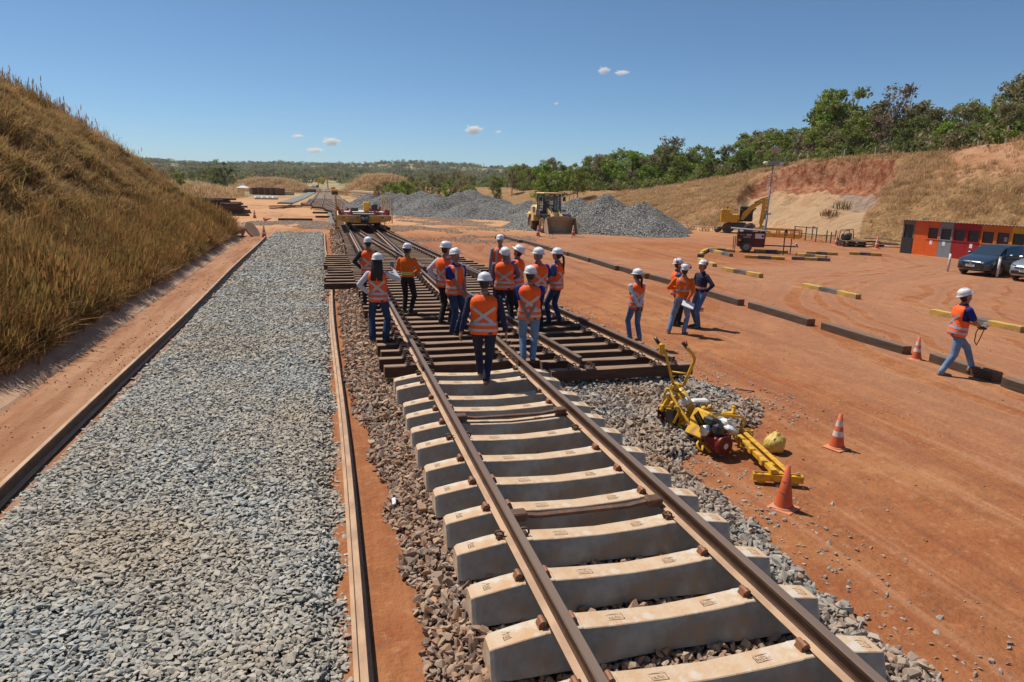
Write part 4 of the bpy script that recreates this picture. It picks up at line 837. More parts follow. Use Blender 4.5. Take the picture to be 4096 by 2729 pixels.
for p, lab in (((1236, 544), 'small cone at the left front of the loader bucket'), ((1317, 543), 'small cone at the right front of the loader bucket'), ((1921, 565), 'cone left of the wooden pallets by the cut slope'), ((2014, 572), 'cone in front of the scrap heap by the cut slope'), ((607, 548), 'tall cone at the far end of the left loose rail'), ((585, 502), 'tiny cone beside the stacked timbers')): cone_thing(G(*p), .80, False, lab)
cone_thing(G(608, 505, .12), .7, True, 'fallen red cone on the road near the stacked timbers', 0, (R_(80), 0, 1.))
# stacked sleepers beside the road and beyond
rg = np.random.default_rng(3)
base = Vector((-13.6, 71, 0)); n_ = 0
for lv in range(8):
    for k in range(5):
        a = base+Vector((-rg.uniform(0, 1.6)-.1*lv-(.9 if lv > 5 else 0), k*1.5+rg.uniform(-.3, .3)+lv*.1, lv*.2)); L_ = rg.uniform(4.6, 6.2)
        n_ += 1
        o = timber('stacked_timber', -L_/2, L_/2, 0, 0, .19, .24, ws, 'dark used timber in the roadside stack, %s from left in %s layer up' % (ordw(k+1), ordw(lv+1)), 'used timbers stacked beside the haul road', 'timber', rz=rg.uniform(-.12, .12)); o.location = a+Vector((1.2, 0, 0))
# ------------------------------------------------------------------ people
def ik(a, b, l1, l2, pole):
    a = Vector(a); b = Vector(b); d = b-a; L = d.length
    if L > (l1+l2)*.999: b = a+d*((l1+l2)*.999/L); d = b-a; L = d.length
    t = d/L; x = (l1*l1-l2*l2+L*L)/(2*L); h = math.sqrt(max(0, l1*l1-x*x)); p = Vector(pole); p = (p-t*p.dot(t)); p.normalize()
    return a+t*x+p*h, b
TZ = [.84, .90, .97, 1.06, 1.16, 1.27, 1.36, 1.42, 1.455, 1.49, 1.53]
TA = [.155, .172, .165, .150, .158, .176, .176, .150, .098, .062, .056]
TB = [.105, .120, .118, .108, .112, .122, .118, .098, .078, .064, .058]
def person(loc, az, h, label, pants, shirt, skin='skin', boots='boot', sleeve='long', w=1., feet=None, arms=None, lean=0, side=0, head=(0, 0, 0), hair='short', hcol='hair', vest='vest', muff=None, glasses=False, beard=False, belly=0, rollup=0, sit=False, flare=0, tapem='tape', vox=.0085, strap=False, patch=True, vfront=False, twist=0):
    w *= 1.07
    o = empty('person', loc, -az, label, 'person'); k = h/1.75; o.scale = (k, k, k)
    dz = -.42 if sit else 0
    TM = Matrix.Translation((0, 0, .93+dz)) @ Euler((-lean, side, -twist)).to_matrix().to_4x4() @ Matrix.Translation((0, 0, -.93))
    def T(x, y, z): return TM @ Vector((x, y, z))
    mb = MB(); caps = []
    def cap(p0, p1, r0, r1, lab, geo=True, n=12):
        p0 = Vector(p0); p1 = Vector(p1); caps.append((p0, p1, r0, r1, lab))
        if geo:
            d = (p1-p0); L = d.length; d = d/L if L > 1e-6 else Vector((0, 0, 1)); pts = []; rs = []
            for q in (-.98, -.7, -.3): pts.append(p0+d*r0*q); rs.append(r0*math.sqrt(1-q*q))
            pts += [p0, p1]; rs += [r0, r1]
            for q in (.3, .7, .98): pts.append(p1+d*r1*q); rs.append(r1*math.sqrt(1-q*q))
            mb.tube(pts, rs, n)
    def sec(z, off=0.):
        a = float(np.interp(z, TZ, TA))*w+off; b = float(np.interp(z, TZ, TB))*(1+.5*(w-1))+off
        return a, b
    def surf(th, z, off=0.):
        a, b = sec(z, off); c, s_ = math.cos(th), math.sin(th); e = .82
        x = a*math.copysign(abs(c)**e, c); y = b*math.copysign(abs(s_)**e, s_)
        y += (.012 if s_ < 0 and z > 1.2 else 0)*-1+(belly*math.exp(-((z-1.05)/.12)**2) if s_ > 0 else 0)
        return T(x, y-.01, z)
    mb.loft([[surf(2*math.pi*j/28, z) for j in range(28)] for z in TZ])
    for sx in (-.07, .0, .07): caps.append((T(sx*w, 0, .80), T(sx*w, 0, .955), .1, .1, 'pants')); caps.append((T(sx*w, 0, .975), T(sx*w, 0, 1.37), .1, .1, 'shirt'))
    caps.append((T(-.12*w, 0, 1.40), T(.12*w, 0, 1.40), .05, .05, 'shirt')); cap(T(0, -.005, 1.47), T(0, .012, 1.58), .055, .054, 'skin')
    caps.append((T(-.05, 0, 1.47), T(.05, 0, 1.47), .035, .035, 'shirt'))
    # head
    HM = TM @ Matrix.Translation((0, .01, 1.55)) @ Euler((-head[1], head[2], -head[0])).to_matrix().to_4x4() @ Matrix.Translation((0, 0, -1.55))
    def Hd(x, y, z): return HM @ Vector((x, y, z))
    R3 = HM.to_3x3()
    mb.ell(Hd(0, .012, 1.655), (.074, .094, .108), 20, 14, R=R3); mb.ell(Hd(0, .040, 1.595), (.056, .062, .058), 16, 10, R=R3)
    mb.ell(Hd(0, .108, 1.635), (.013, .018, .022), 8, 6, R=R3); mb.ell(Hd(0, .102, 1.603), (.024, .010, .009), 8, 6, R=R3)
    for s in (-1, 1): mb.ell(Hd(s*.077, .005, 1.645), (.010, .020, .030), 8, 6, R=R3)
    caps.append((Hd(0, .02, 1.60), Hd(0, .0, 1.68), .085, .09, 'skin')); caps.append((Hd(0, .1, 1.6), Hd(0, .1, 1.65), .02, .02, 'skin'))
    # arms
    arms = arms or {}
    ends = {}
    for s, nm in ((-1, 'L'), (1, 'R')):
        a = arms.get(nm, 'hang'); sh = T(s*.188*w, -.005, 1.395)
        if a == 'hang': tg, pole, cu = T(s*.27*w, .04, .83), (s*.4, -1, 0), .5
        elif a == 'hip': tg, pole, cu = T(s*.19*w, -.02, 1.00), (s*1, -.35, -.1), .9
        elif a == 'hipb': tg, pole, cu = T(s*.16*w, -.12, 1.0), (s*1, -.5, 0), .9
        elif a == 'back': tg, pole, cu = T(s*.035, -.19, .91), (s*1, -.6, -.1), .7
        elif a == 'backx': tg, pole, cu = T(-s*.03, -.21, .86), (s*1, -.5, -.1), .9
        elif a == 'front': tg, pole, cu = T(s*.05, .24, .93), (s*1, -.35, -.3), .8
        else: tg, pole, cu = T(*a[0]), a[1], a[2] if len(a) > 2 else .6
        el, wr = ik(sh, tg, .285, .262, TM.to_3x3() @ Vector(pole))
        if sleeve == 'long': cap(sh, el, .066, .056, 'shirt'); cut = 1.-rollup; m_ = el.lerp(wr, cut*.93); cap(el, m_, .056, .042, 'shirt'); cap(m_, wr, .030, .027, 'skin')
        else: m_ = sh.lerp(el, .62); cap(sh, m_, .070, .069, 'shirt'); cap(m_, el, .046, .043, 'skin'); cap(el, wr, .043, .029, 'skin')
        d = (wr-el).normalized(); side_ = d.cross(TM.to_3x3() @ Vector((0, 1, 0)));
        if side_.length < .1: side_ = d.cross(Vector((s, 0, 0)))
        if a in ('back', 'backx', 'front') or isinstance(a, tuple): side_ = d.cross(Vector((0, 0, 1)))
        side_.normalize(); nrm = d.cross(side_).normalized()
        if a == 'hang': nrm = (TM.to_3x3() @ Vector((-s, 0, 0))); side_ = d.cross(nrm).normalized(); nrm = side_.cross(d)
        c = wr+d*.052
        mb.loft([[wr+d*t+side_*q*wd*.5+nrm*e_*.5 for q, e_ in ((-1, -.6*th_), (-.5, -th_), (.5, -th_), (1, -.6*th_), (1, .6*th_), (.5, th_), (-.5, th_), (-1, .6*th_))] for t, wd, th_ in ((-.01, .048, .034), (.03, .078, .030), (.085, .084, .026), (.098, .07, .018))]); caps.append((wr, wr+d*.085, .035, .035, 'skin'))
        for f, (off, ln) in enumerate(((-.031, .070), (-.0105, .079), (.0105, .074), (.031, .058))):
            b0 = wr+d*.085+side_*off; a1 = cu*.5; a2 = cu*1.5
            b1 = b0+(d*math.cos(a1)+nrm*math.sin(a1))*ln*.5; b2 = b1+(d*math.cos(a2)+nrm*math.sin(a2))*ln*.5
            cap(b0, b1, .0100, .0095, 'skin', n=6); cap(b1, b2, .0095, .0085, 'skin', n=6)
        ts = side_*(-1 if (side_.dot(TM.to_3x3() @ Vector((0, 1, 0)))) < 0 else 1)*1.0
        b0 = wr+d*.03+ts*.034; b1 = b0+(d*.7+ts*.6+nrm*.3).normalized()*.038; cap(b0, b1, .0125, .011, 'skin', n=6); cap(b1, b1+(d*.95+ts*.1+nrm*.35).normalized()*.032, .011, .009, 'skin', n=6)
        ends[nm] = (wr+d*.08+nrm*.015, d, nrm)
    # legs
    feet = feet or ((-.12, 0, 0, .12), (.12, 0, 0, -.12))
    for s, ft in zip((-1, 1), feet):
        hp = Vector((s*.092*w, 0, .88+dz)); fx, fy, fz, fa = ft[:4]; fp = ft[4] if len(ft) > 4 else 0
        fd = Vector((-math.sin(fa), math.cos(fa), 0)) if not sit else Vector((0, 1, 0))
        an = Vector((fx, fy-.02, fz+.10+ (.05 if fp else 0)))
        kn, an = ik(hp, an, .43, .40, (fd.x*.6+s*.1, 1, .1))
        cap(hp, kn, .098*(.6+.4*w), .072, 'pants'); cap(kn, an, .070, .060+flare, 'pants'); cap(an, an+Vector((0, 0, -.035))-fd*.0, .05+flare*1.3, .052+flare*1.3, 'pants', True)
        # shoe
        u = Vector((0, 0, 1)); ff = (fd*math.cos(fp)-u*math.sin(fp)); uu_ = (u*math.cos(fp)+fd*math.sin(fp)); rt = ff.cross(uu_)
        o0 = Vector((an.x, an.y, an.z-.10)) if fp else Vector((an.x, an.y, fz))
        secs = []
        for t, wd, hh in ((-.075, .030, .05), (-.06, .036, .088), (.0, .038, .105), (.05, .041, .085), (.11, .047, .058), (.17, .046, .050), (.205, .030, .036)):
            secs.append([o0+ff*t+rt*(q*wd)+uu_*(hh*e_) for q, e_ in ((-1, .0), (-1.02, .35), (-.8, .75), (-.35, 1), (.35, 1), (.8, .75), (1.02, .35), (1, .0))])
        mb.loft(secs); caps.append((o0+ff*-.03+uu_*.035, o0+ff*.17+uu_*.03, .045, .042, 'shoe'))
    me = mb.mesh('body_src'); ob = bpy.data.objects.new('tmp', me); COL.objects.link(ob)
    bm = bmesh.new(); bm.from_mesh(me); bmesh.ops.recalc_face_normals(bm, faces=bm.faces); bm.to_mesh(me); bm.free()
    md = ob.modifiers.new('r', 'REMESH'); md.mode = 'VOXEL'; md.voxel_size = vox; md.use_smooth_shade = True
    m2 = ob.modifiers.new('s', 'SMOOTH'); m2.factor = .5; m2.iterations = 2
    bm_ = bpy.data.meshes.new_from_object(ob.evaluated_get(bpy.context.evaluated_depsgraph_get())); bpy.data.objects.remove(ob)
    labs = ['pants', 'shirt', 'skin', 'shoe']; ms = [MT[pants], MT[shirt], MT[skin], MT[boots]]
    n = len(bm_.polygons); cen = np.empty(n*3, np.float32); bm_.polygons.foreach_get('center', cen); cen = cen.reshape(-1, 3); best = np.full(n, 9e9); idx = np.zeros(n, np.int32)
    for p0, p1, r0, r1, lab in caps:
        a = np.array(p0); d = np.array(p1)-a; t = np.clip(((cen-a)@d)/max(d@d, 1e-9), 0, 1); ds = np.linalg.norm(cen-(a+t[:, None]*d), axis=1)-(r0+(r1-r0)*t)
        m_ = ds < best; best[m_] = ds[m_]; idx[m_] = labs.index(lab)
    for m_ in ms: bm_.materials.append(m_)
    bm_.polygons.foreach_set('material_index', idx); bm_.polygons.foreach_set('use_smooth', [True]*n); bm_.update()
    link('body', bm_, o)
    # eyes
    e = MB(); [e.ell(Hd(s*.030, .094, 1.655), (.011, .008, .007), 8, 5, m=0, R=R3) for s in (-1, 1)]; [e.ell(Hd(s*.030, .100, 1.655), (.005, .004, .005), 6, 4, m=1, R=R3) for s in (-1, 1)]; e.build('eyes', [MT['white'], MT['blk']], o)
    hm = MT[hcol]; hb = MB()
    if hair:
        hb.loft([[HM @ Vector((rx*math.cos(q), -.004+ry*math.sin(q)-(.03 if math.sin(q) > .5 else 0), z)) for q in np.linspace(0, 2*math.pi, 20, endpoint=False)] for z, rx, ry in ((1.74, .07, .08), (1.70, .083, .094), (1.66, .084, .090), (1.63, .078, .080))] if hair != 'bald' else [[HM @ Vector((.05*math.cos(q), -.04+.05*math.sin(q), z)) for q in np.linspace(0, 6.28, 8)] for z in (1.7, 1.72)])
        hb.loft([[HM @ Vector((rx*math.cos(q), ry*math.sin(q)-.012, z)) for q in np.linspace(math.pi*1.0, 2*math.pi, 12)] for z, rx, ry in ((1.68, .082, .092), (1.62, .078, .086), (1.575, .060, .070))], closed=False, cap=False)
        if hair == 'long':
            rg_ = np.random.default_rng(5)
            for j in range(26):
                q = math.pi*(1.02+.96*j/25); x0 = .085*math.cos(q); y0 = .09*math.sin(q); ln = 1.19+.10*rg_.random()+.08*abs(math.cos(q))
                hb.tube([Hd(x0*.9, y0, 1.70), Hd(x0*1.12, y0-.03, 1.60), T(x0*1.25, -.135-.02*math.sin(-q), 1.42), T(x0*1.05+rg_.normal(0, .015), -.155, 1.28), T(x0*.7+rg_.normal(0, .03), -.150, ln)], [.016, .022, .022, .018, .004], 6)
        if hair == 'pony':
            hb.ell(Hd(0, -.105, 1.665), (.024, .028, .024), R=R3); hb.tube([Hd(0, -.11, 1.665), Hd(0.01, -.155, 1.62), T(.02, -.17, 1.50), T(.03, -.165, 1.36), T(.03, -.15, 1.24)], [.022, .030, .027, .020, .004], 8)
        if hair == 'ponys':
            hb.tube([Hd(0, -.09, 1.63), Hd(0.0, -.125, 1.58), T(.03, -.15, 1.48), T(.05, -.15, 1.36), T(.06, -.145, 1.29)], [.026, .032, .028, .018, .004], 8)
        hb.build('hair', hm, o)
    if beard:
        b2 = MB(); b2.ell(Hd(0, .062, 1.578), (.052, .056, .040), 12, 8, R=R3); b2.ell(Hd(0, .105, 1.612), (.030, .012, .008), 8, 5, R=R3); b2.build('beard', MT['greyhair'], o)
    if glasses:
        g = MB(); g.bar(Hd(-.072, .088, 1.658), Hd(.072, .088, 1.658), .022, .026, 0, upv=R3 @ Vector((0, 0, 1))); [g.bar(Hd(s*.072, .09, 1.66), Hd(s*.082, -.01, 1.66), .005, .008) for s in (-1, 1)]; g.build('glasses', MT['glass'], o)
    # hard hat
    hh = MB()
    def ring(rx, ry, z, fr=0, bk=0): return [HM @ Vector((rx*math.cos(q), .002+ry*math.sin(q)+(fr*max(0, math.sin(q))**2)-(bk*max(0, -math.sin(q))**2), z+(-.004*math.sin(q)))) for q in np.linspace(0, 2*math.pi, 28, endpoint=False)]
    hh.loft([ring(.122, .145, 1.690, .035, .018), ring(.128, .151, 1.694, .04, .022), ring(.112, .132, 1.703), ring(.111, .131, 1.73), ring(.104, .123, 1.765), ring(.086, .103, 1.798), ring(.056, .068, 1.818), ring(.02, .024, 1.826)])
    for s in (-.022, 0, .022): hh.tube([HM @ Vector((s, .002+.128*math.cos(a), 1.735+.094*math.sin(a))) for a in np.linspace(.5, math.pi-.35, 9)], .0055 if s else .008, 6)
    for s in (-1, 1): hh.box(tuple(Hd(s*.114, .0, 1.706)), (.014, .035, .016))
    hh.build('hard_hat', MT['helmet'], o)
    if muff:
        q_ = MB(); c2 = MT['red'] if muff == 'red' else MT['dkgrey']
        for s in (-1, 1): zc = 1.66 if muff != 'red' else 1.735; q_.lathe([(.0, 0), (.03, .0), (.038, .012), (.036, .035), (.0, .042)] if s > 0 else [(.0, 0), (.03, .0), (.038, -.012), (.036, -.035), (.0, -.042)], (0, 0, 0), 'X', 14, 0, M=HM @ Matrix.Translation((s*(.088 if muff != 'red' else .116), -.012, zc))); q_.bar(Hd(s*.118, -.01, zc+.02), Hd(s*.118, .0, 1.74), .012, .006, 1)
        if muff == 'red': q_.tube([HM @ Vector((.15*math.cos(a), -.03, 1.735+.105*math.sin(a))) for a in np.linspace(0, math.pi, 12)], .007, 6, 0)
        q_.build('ear_muffs', [c2, MT['blk']], o)
    if strap:
        s_ = MB(); [s_.tube([Hd(s*.098, .02, 1.695), Hd(s*.078, .035, 1.62), Hd(s*.02, .075, 1.545)], .0045, 5) for s in (-1, 1)]; s_.build('chin_strap', MT['white'], o)
    # shirt collar
    co = MB(); co.loft([[T(rx*math.cos(q), -.008+ry*math.sin(q), z-.012*math.sin(q)) for q in np.linspace(0, 2*math.pi, 16, endpoint=False)] for z, rx, ry in ((1.455, .090, .082), (1.50, .072, .068), (1.512, .069, .066))], cap=False); co.build('collar', MT[shirt] if shirt != 'psleeve' else MT['psleeve'], o)
    if vest:
        NZ, NT = 26, 44; zs = np.linspace(.835, 1.468, NZ); v_ = MB(); sd = (hash_ := int(abs(loc[0]*100)) % 50)
        def vs(th, z, off=.022):
            zz_ = z; e_ = 1.0
            if z > 1.38: off = off*(1-.35*(z-1.38)/.09)
            q = surf(th, z, off+.012*(1.0-z/1.5)*3*.5+.006*math.sin(th*7+z*9+sd)*max(0, (1.3-z))*1.2)
            return q
        rows = [[vs(2*math.pi*j/NT, z) for j in range(NT)] for z in zs]
        for i in range(NZ-1):
            for j in range(NT):
                th = 2*math.pi*(j+.5)/NT; z = (zs[i]+zs[i+1])/2
                hole = abs(math.cos(th)) > (.90 if z < 1.40 else .97) and 1.17 < z < 1.435
                if hole: continue
                if z > 1.44 and math.sin(th) > .75: continue
                a, b, c, d_ = rows[i][j], rows[i][(j+1) % NT], rows[i+1][(j+1) % NT], rows[i+1][j]
                v_.add([a, b, c, d_], [(0, 1, 2, 3)], 0, True)
        vo = v_.build('vest', MT[vest], o)
        bm = bmesh.new(); bm.from_mesh(vo.data); bmesh.ops.remove_doubles(bm, verts=bm.verts, dist=.0005); bm.to_mesh(vo.data); bm.free(); vo.data.polygons.foreach_set('use_smooth', [True]*len(vo.data.polygons))
        sm = vo.modifiers.new('thick', 'SOLIDIFY'); sm.thickness = .004; sm.offset = -1
        def band(th0, th1, z, wd=.048, off=.0275):
            n_ = int(abs(th1-th0)/.12)+2; b = MB(); b.loft([[vs(th0+(th1-th0)*i/(n_-1), z-wd/2, off), vs(th0+(th1-th0)*i/(n_-1), z+wd/2, off)] for i in range(n_)], 0, True, False, closed=False); return b
        def strip(x0, z0, x1, z1, sy, wd=.05, off=.0285, n_=12):
            b = MB(); d = Vector((x1-x0, z1-z0)); d.normalize(); pn = Vector((-d.y, d.x)); secs = []
            for i in range(n_):
                t = i/(n_-1); row = []
                for q in (-1, 1):
                    x = x0+(x1-x0)*t+pn.x*q*wd/2; z = z0+(z1-z0)*t+pn.y*q*wd/2; a, b_ = sec(z, .022); r = max(-1, min(1, x/(a*1.06)))
                    c = math.copysign(abs(r)**(1/.82), r); th = math.acos(max(-1, min(1, c))); row.append(vs(th if sy > 0 else -th, min(z, 1.46), off))
                secs.append(row)
            b.loft(secs, 0, True, False, closed=False); return b
        tm = MT[tapem]
        for z in (.91, 1.01): band(0, 2*math.pi, z).build('reflective_band', tm, vo)
        for s in (-1, 1): strip(s*.155*w, 1.275, -s*.125*w, 1.035, -1, off=.0290 if s < 0 else .0305).build('reflective_cross', tm, vo)
        for s in (-1, 1): strip(s*.105*w, 1.43, s*.105*w, 1.03, 1).build('reflective_strip', tm, vo)
        if patch: strip(.07*w, .862, .12*w, .862, -1, .04, .030).build('label_patch', MT['blk'], vo)
    info = dict(o=o, T=T, ends=ends, k=k)
    def world(v): return o_m @ Vector(v)
    o_m = Matrix.Translation(loc) @ Matrix.Rotation(-az, 4, 'Z') @ Matrix.Diagonal((k, k, k, 1)); info['W'] = world; info['M'] = o_m
    return info
def azp(px, phi): return YAW+math.atan((px-1176)/1569)+R_(phi)
TOPZ = ZR-.016
def pp(px, py, z=TOPZ): v = G(px, py, z); return (v.x, v.y, z)
person(pp(849, 700), azp(849, -6), 1.68, 'man in orange vest with dark sleeves standing farthest left on the turnout', 'black', 'black', head=(R_(-8), 0, 0), arms={'L': 'hip', 'R': 'front'}, vox=.011)
W2 = person(pp(871, 783), azp(871, 6), 1.69, 'woman with very long black hair raising a phone, white sleeves under orange vest', 'dkjean', 'wsleeve', boots='gboot', w=.94, hair='long', rollup=.12, flare=.018,
    arms={'L': 'hip', 'R': ((.30, .30, 1.44), (1, -.2, -.9), .9)}, feet=((-.13, 0, 0, .35), (.14, .02, 0, -.6)), head=(R_(8), R_(2), 0))
W3 = person(pp(937, 720), azp(937, 22), 1.64, 'man in amber long-sleeved shirt with lime bands and grey ear muffs, holding a bottle', 'black', 'oshirt', boots='gboot', w=.95, vest=None, muff='grey', head=(R_(25), R_(3), 0),
    arms={'L': ((-.16, .26, 1.02), (-1, -.3, -.4), .9), 'R': ((.12, .20, 1.05), (1, -.5, -.2), .9)}, feet=((-.1, .05, 0, .1), (.12, -.08, 0, -.7)), vox=.010)
person(pp(1024, 745), azp(1024, 38), 1.80, 'tall man with pale pink-white sleeves under orange vest, looking right with sunglasses', 'black', 'pink', arms={'L': 'hipb', 'R': 'hang'}, head=(R_(25), 0, 0), glasses=True, strap=True, hcol='hair', feet=((-.08, -.05, 0, .1), (.1, .05, 0, -.2)), vox=.010)
person(pp(1046, 765), azp(1046, 135), 1.74, 'grey-bearded man in royal blue polo and orange vest facing the group, hands clasped', 'dkjean', 'blue', sleeve='short', beard=True, hcol='greyhair', arms={'L': 'front', 'R': 'front'}, head=(R_(5), R_(-12), 0), w=1.06, belly=.03, feet=((-.1, 0, 0, .1), (.12, .04, 0, -.15)))
person(pp(1110, 881, .42), azp(1110, 3), 1.73, 'man in navy shirt and orange vest walking away across the concrete sleepers', 'navy', 'navy', boots='tan', w=1.12, arms={'L': ((-.36, -.06, .86), (-.5, -1, 0), .5), 'R': ((.36, .02, .84), (.6, -1, 0), .8)}, feet=((-.06, .30, .03, .05), (.05, -.06, 0, -.05)), lean=R_(3), rollup=.06, vox=.0078)
person(pp(1147, 690), azp(1147, 172), 1.74, 'man in sunglasses and pale grey shirt facing the viewer behind the group', 'dkjean', 'gsleeve', glasses=True, muff='red', arms={'L': 'hang', 'R': 'hang'}, head=(R_(8), R_(-3), 0), vox=.012)
person(pp(1157, 745), azp(1157, 2), 1.70, 'broad man with mauve sleeves and orange vest seen from behind, head tilted down left', 'black', 'psleeve', w=1.14, arms={'L': ((-.10, .24, 1.02), (-1, -.3, -.5), .9), 'R': ((.12, .24, 1.04), (1, -.2, -.3), .9)}, head=(R_(-25), R_(-18), R_(-6)), hcol='greyhair', feet=((-.14, 0, 0, .2), (.16, .05, 0, -.2)))
person(pp(1184, 738), azp(1184, -62), 1.73, 'man in royal blue polo and orange vest bowing his head, behind the broad man', 'dkjean', 'blue', sleeve='short', arms={'L': 'front', 'R': 'front'}, head=(R_(-10), R_(-28), 0), feet=((-.1, .05, 0, .1), (.12, -.08, 0, -.1)), vox=.010)
person(pp(1232, 757), azp(1232, -32), 1.74, 'grey-haired man in orange vest half hidden behind the person in light jeans', 'black', 'blue', sleeve='short', hcol='greyhair', strap=True, arms={'L': 'front', 'R': ((.18, .14, .98), (1, -.6, -.2), .8)}, head=(R_(-28), R_(-4), 0), w=1.05, vox=.010)
person(pp(1213, 832, .446), azp(1213, 0), 1.68, 'person in light jeans and royal blue polo with hands clasped behind the back', 'ljean', 'blue', sleeve='short', w=1.06, arms={'L': 'back', 'R': 'backx'}, feet=((-.085, 0, 0, .05), (.085, .0, 0, -.1)), head=(R_(-4), R_(-4), 0), vox=.0078)
W12 = person(pp(1275, 743), azp(1275, -62), 1.68, 'woman with black ponytail and mid-blue sleeves under orange vest, facing left', 'dkjean', 'lblue', hair='pony', w=.90, strap=True, arms={'L': 'front', 'R': 'front'}, rollup=.2, feet=((-.09, .14, 0, .1), (.1, -.05, 0, -.15)), head=(R_(-12), R_(-4), 0), vox=.010)
W13 = person(pp(1456, 783, .12), azp(1456, -32), 1.60, 'woman alone beside the track in white sleeves and orange vest, hands behind back', 'jean', 'wsleeve', hair='ponys', w=.90, arms={'L': 'back', 'R': 'backx'}, feet=((-.07, .10, 0, .1), (.08, -.12, 0, -.1)), head=(R_(-28), R_(0), 0))
person(pp(1549, 747, 0), azp(1549, 80), 1.72, 'man in black trousers and mid-blue sleeves, hidden behind the orange-shirted man', 'black', 'lblue', muff='red', arms={'L': ((.02, .14, 1.42), (-1, -.3, -1), 1.2), 'R': ((.05, .2, 1.2), (1, 0, -1), .9)}, feet=((-.13, .16, 0, .3), (.14, -.02, 0, -.5)), head=(R_(12), R_(-10), 0), vox=.010)
W15 = person(pp(1562, 768, 0), azp(1562, 12), 1.72, 'man in orange shirt with grey braces and light jeans holding papers behind him', 'ljean', 'oshirt', boots='gboot', vest=None, muff='red', arms={'L': ((-.16, .18, 1.15), (-1, -.4, -.4), .9), 'R': ((.16, -.16, .93), (1, -.5, -.1), .8)}, feet=((-.26, -.08, 0, .35), (.10, .02, 0, -.2)), head=(R_(-18), R_(-12), 0))
W16 = person(pp(1603, 752, 0), azp(1603, -128), 1.72, 'man in navy shirt with orange-silver bands, one hand on his hip', 'jean', 'navy', boots='gboot', vest=None, muff='red', arms={'L': 'hip', 'R': 'hip'}, feet=((-.12, .10, 0, .1), (.12, -.02, 0, -.2)), head=(R_(10), R_(-12), 0))
W17 = person(pp(2184, 862, 0), azp(2184, 62), 1.72, 'man in royal blue polo and orange vest striding along the yard edge with a controller', 'ljean', 'blue', boots='tan', sleeve='short', arms={'L': ((-.06, .34, 1.10), (-1, -.2, -.8), .9), 'R': ((.08, .34, 1.10), (1, -.2, -.8), .9)}, feet=((-.08, .45, .04, .05, -.1), (.10, -.22, 0, 0)), head=(R_(6), R_(-30), 0), lean=R_(6))
# reflective bands on shirts without vests
def ringband(info, p, d, r, wd, m, name='reflective_band', par=None):
    mb = MB(); p = Vector(p); d = Vector(d).normalized(); mb.tube([p-d*wd/2, p+d*wd/2], r, 16, 0, False); return mb.build(name, MT[m], info['o'])
def torsoband(info, z, off, wd, m, w=.95):
    T = info['T']; mb = MB(); secs = []
    for i in range(33):
        th = 2*math.pi*i/32; a = float(np.interp(z, TZ, TA))*w+off; b = float(np.interp(z, TZ, TB))*(1+.5*(w-1))+off
        c, s_ = math.cos(th), math.sin(th); x = a*math.copysign(abs(c)**.82, c); y = b*math.copysign(abs(s_)**.82, s_)-.012
        secs.append([T(x, y, z-wd/2), T(x, y, z+wd/2)])
    mb.loft(secs, 0, True, False, closed=False); return mb.build('reflective_band', MT[m], info['o'])
torsoband(W3, 1.06, .012, .075, 'lime'); torsoband(W3, 1.06, .015, .03, 'tape')
torsoband(W15, 1.14, .014, .04, 'tape', 1.0)
for s in (-1, 1):
    mb = MB(); T = W15['T']; mb.loft([[T(s*.07-.02, -.138+.0*z, z), T(s*.07+.02, -.138, z)] for z in np.linspace(1.14, 1.40, 5)]+[[T(s*.08-.02, -.07, 1.465), T(s*.08+.02, -.07, 1.465)], [T(s*.08-.02, .05, 1.44), T(s*.08+.02, .05, 1.44)]], 0, True, False, closed=False); mb.build('reflective_brace', MT['tape'], W15['o'])
torsoband(W16, 1.08, .013, .07, 'cone', 1.0); torsoband(W16, 1.08, .016, .03, 'tape', 1.0)
for s in (-1, 1): ringband(W16, (s*.125, .045, .50), (0, 0, 1), .078, .075, 'cone', 'knee_band'); ringband(W16, (s*.125, .045, .50), (0, 0, 1), .080, .03, 'tape', 'knee_band')
# things people hold
def held(name, info, side, mb, mats, label, cat, off=(0, 0, 0), rot=(0, 0, 0)):
    p, d, n = info['ends'][side]; M = info['M'] @ Matrix.Translation(Vector(p)+Vector(off)) @ Euler(rot).to_matrix().to_4x4()
    o = mb.build(name, mats); o.matrix_world = M; return tag(o, label, cat)
b = MB(); b.bbox((0, 0, .045), (.078, .012, .155), .006); b.box((0, -.0062, .045), (.068, .001, .14), 1); held('phone', W2, 'R', b, [MT['blk'], MT['glass']], 'black phone held up by the long-haired woman', 'phone', (0, .01, .0), (R_(-8), 0, R_(10)))
def bottle(): b = MB(); b.lathe([(0, -.11), (.030, -.11), (.032, -.09), (.032, .04), (.014, .075), (.012, .09)], n=14); b.lathe([(.014, .088), (.014, .105), (0, .105)], n=10, m=1); return b
MT['pet'] = mat('clear_bottle', (.75, .80, .84), .12); MT['pet'].node_tree.nodes['Principled BSDF'].inputs['Transmission Weight'].default_value = .7
held('water_bottle', W3, 'L', bottle(), [MT['pet'], MT['white']], 'clear water bottle hanging from the hand of the ear-muffed man', 'bottle', (0, 0, -.05))
held('water_bottle', W12, 'R', bottle(), [MT['pet'], MT['white']], 'clear water bottle held by the ponytailed woman facing left', 'bottle', (.0, .02, -.06), (0, .5, 0))
b = MB(); b.bbox((0, 0, 0), (.15, .012, .075), .005); held('phone', W13, 'R', b, [MT['blk']], 'black phone held behind the back of the lone woman', 'phone', (0.02, -.02, -.01), (.2, .2, .1))
b = MB(); b.box((0, 0, 0), (.30, .22, .006)); b.box((.01, -.01, -.006), (.30, .22, .004)); held('papers', W15, 'R', b, [MT['paper']], 'white sheets of paper held by the man in the orange shirt', 'papers', (.06, -.05, -.03), (R_(30), R_(18), .2))
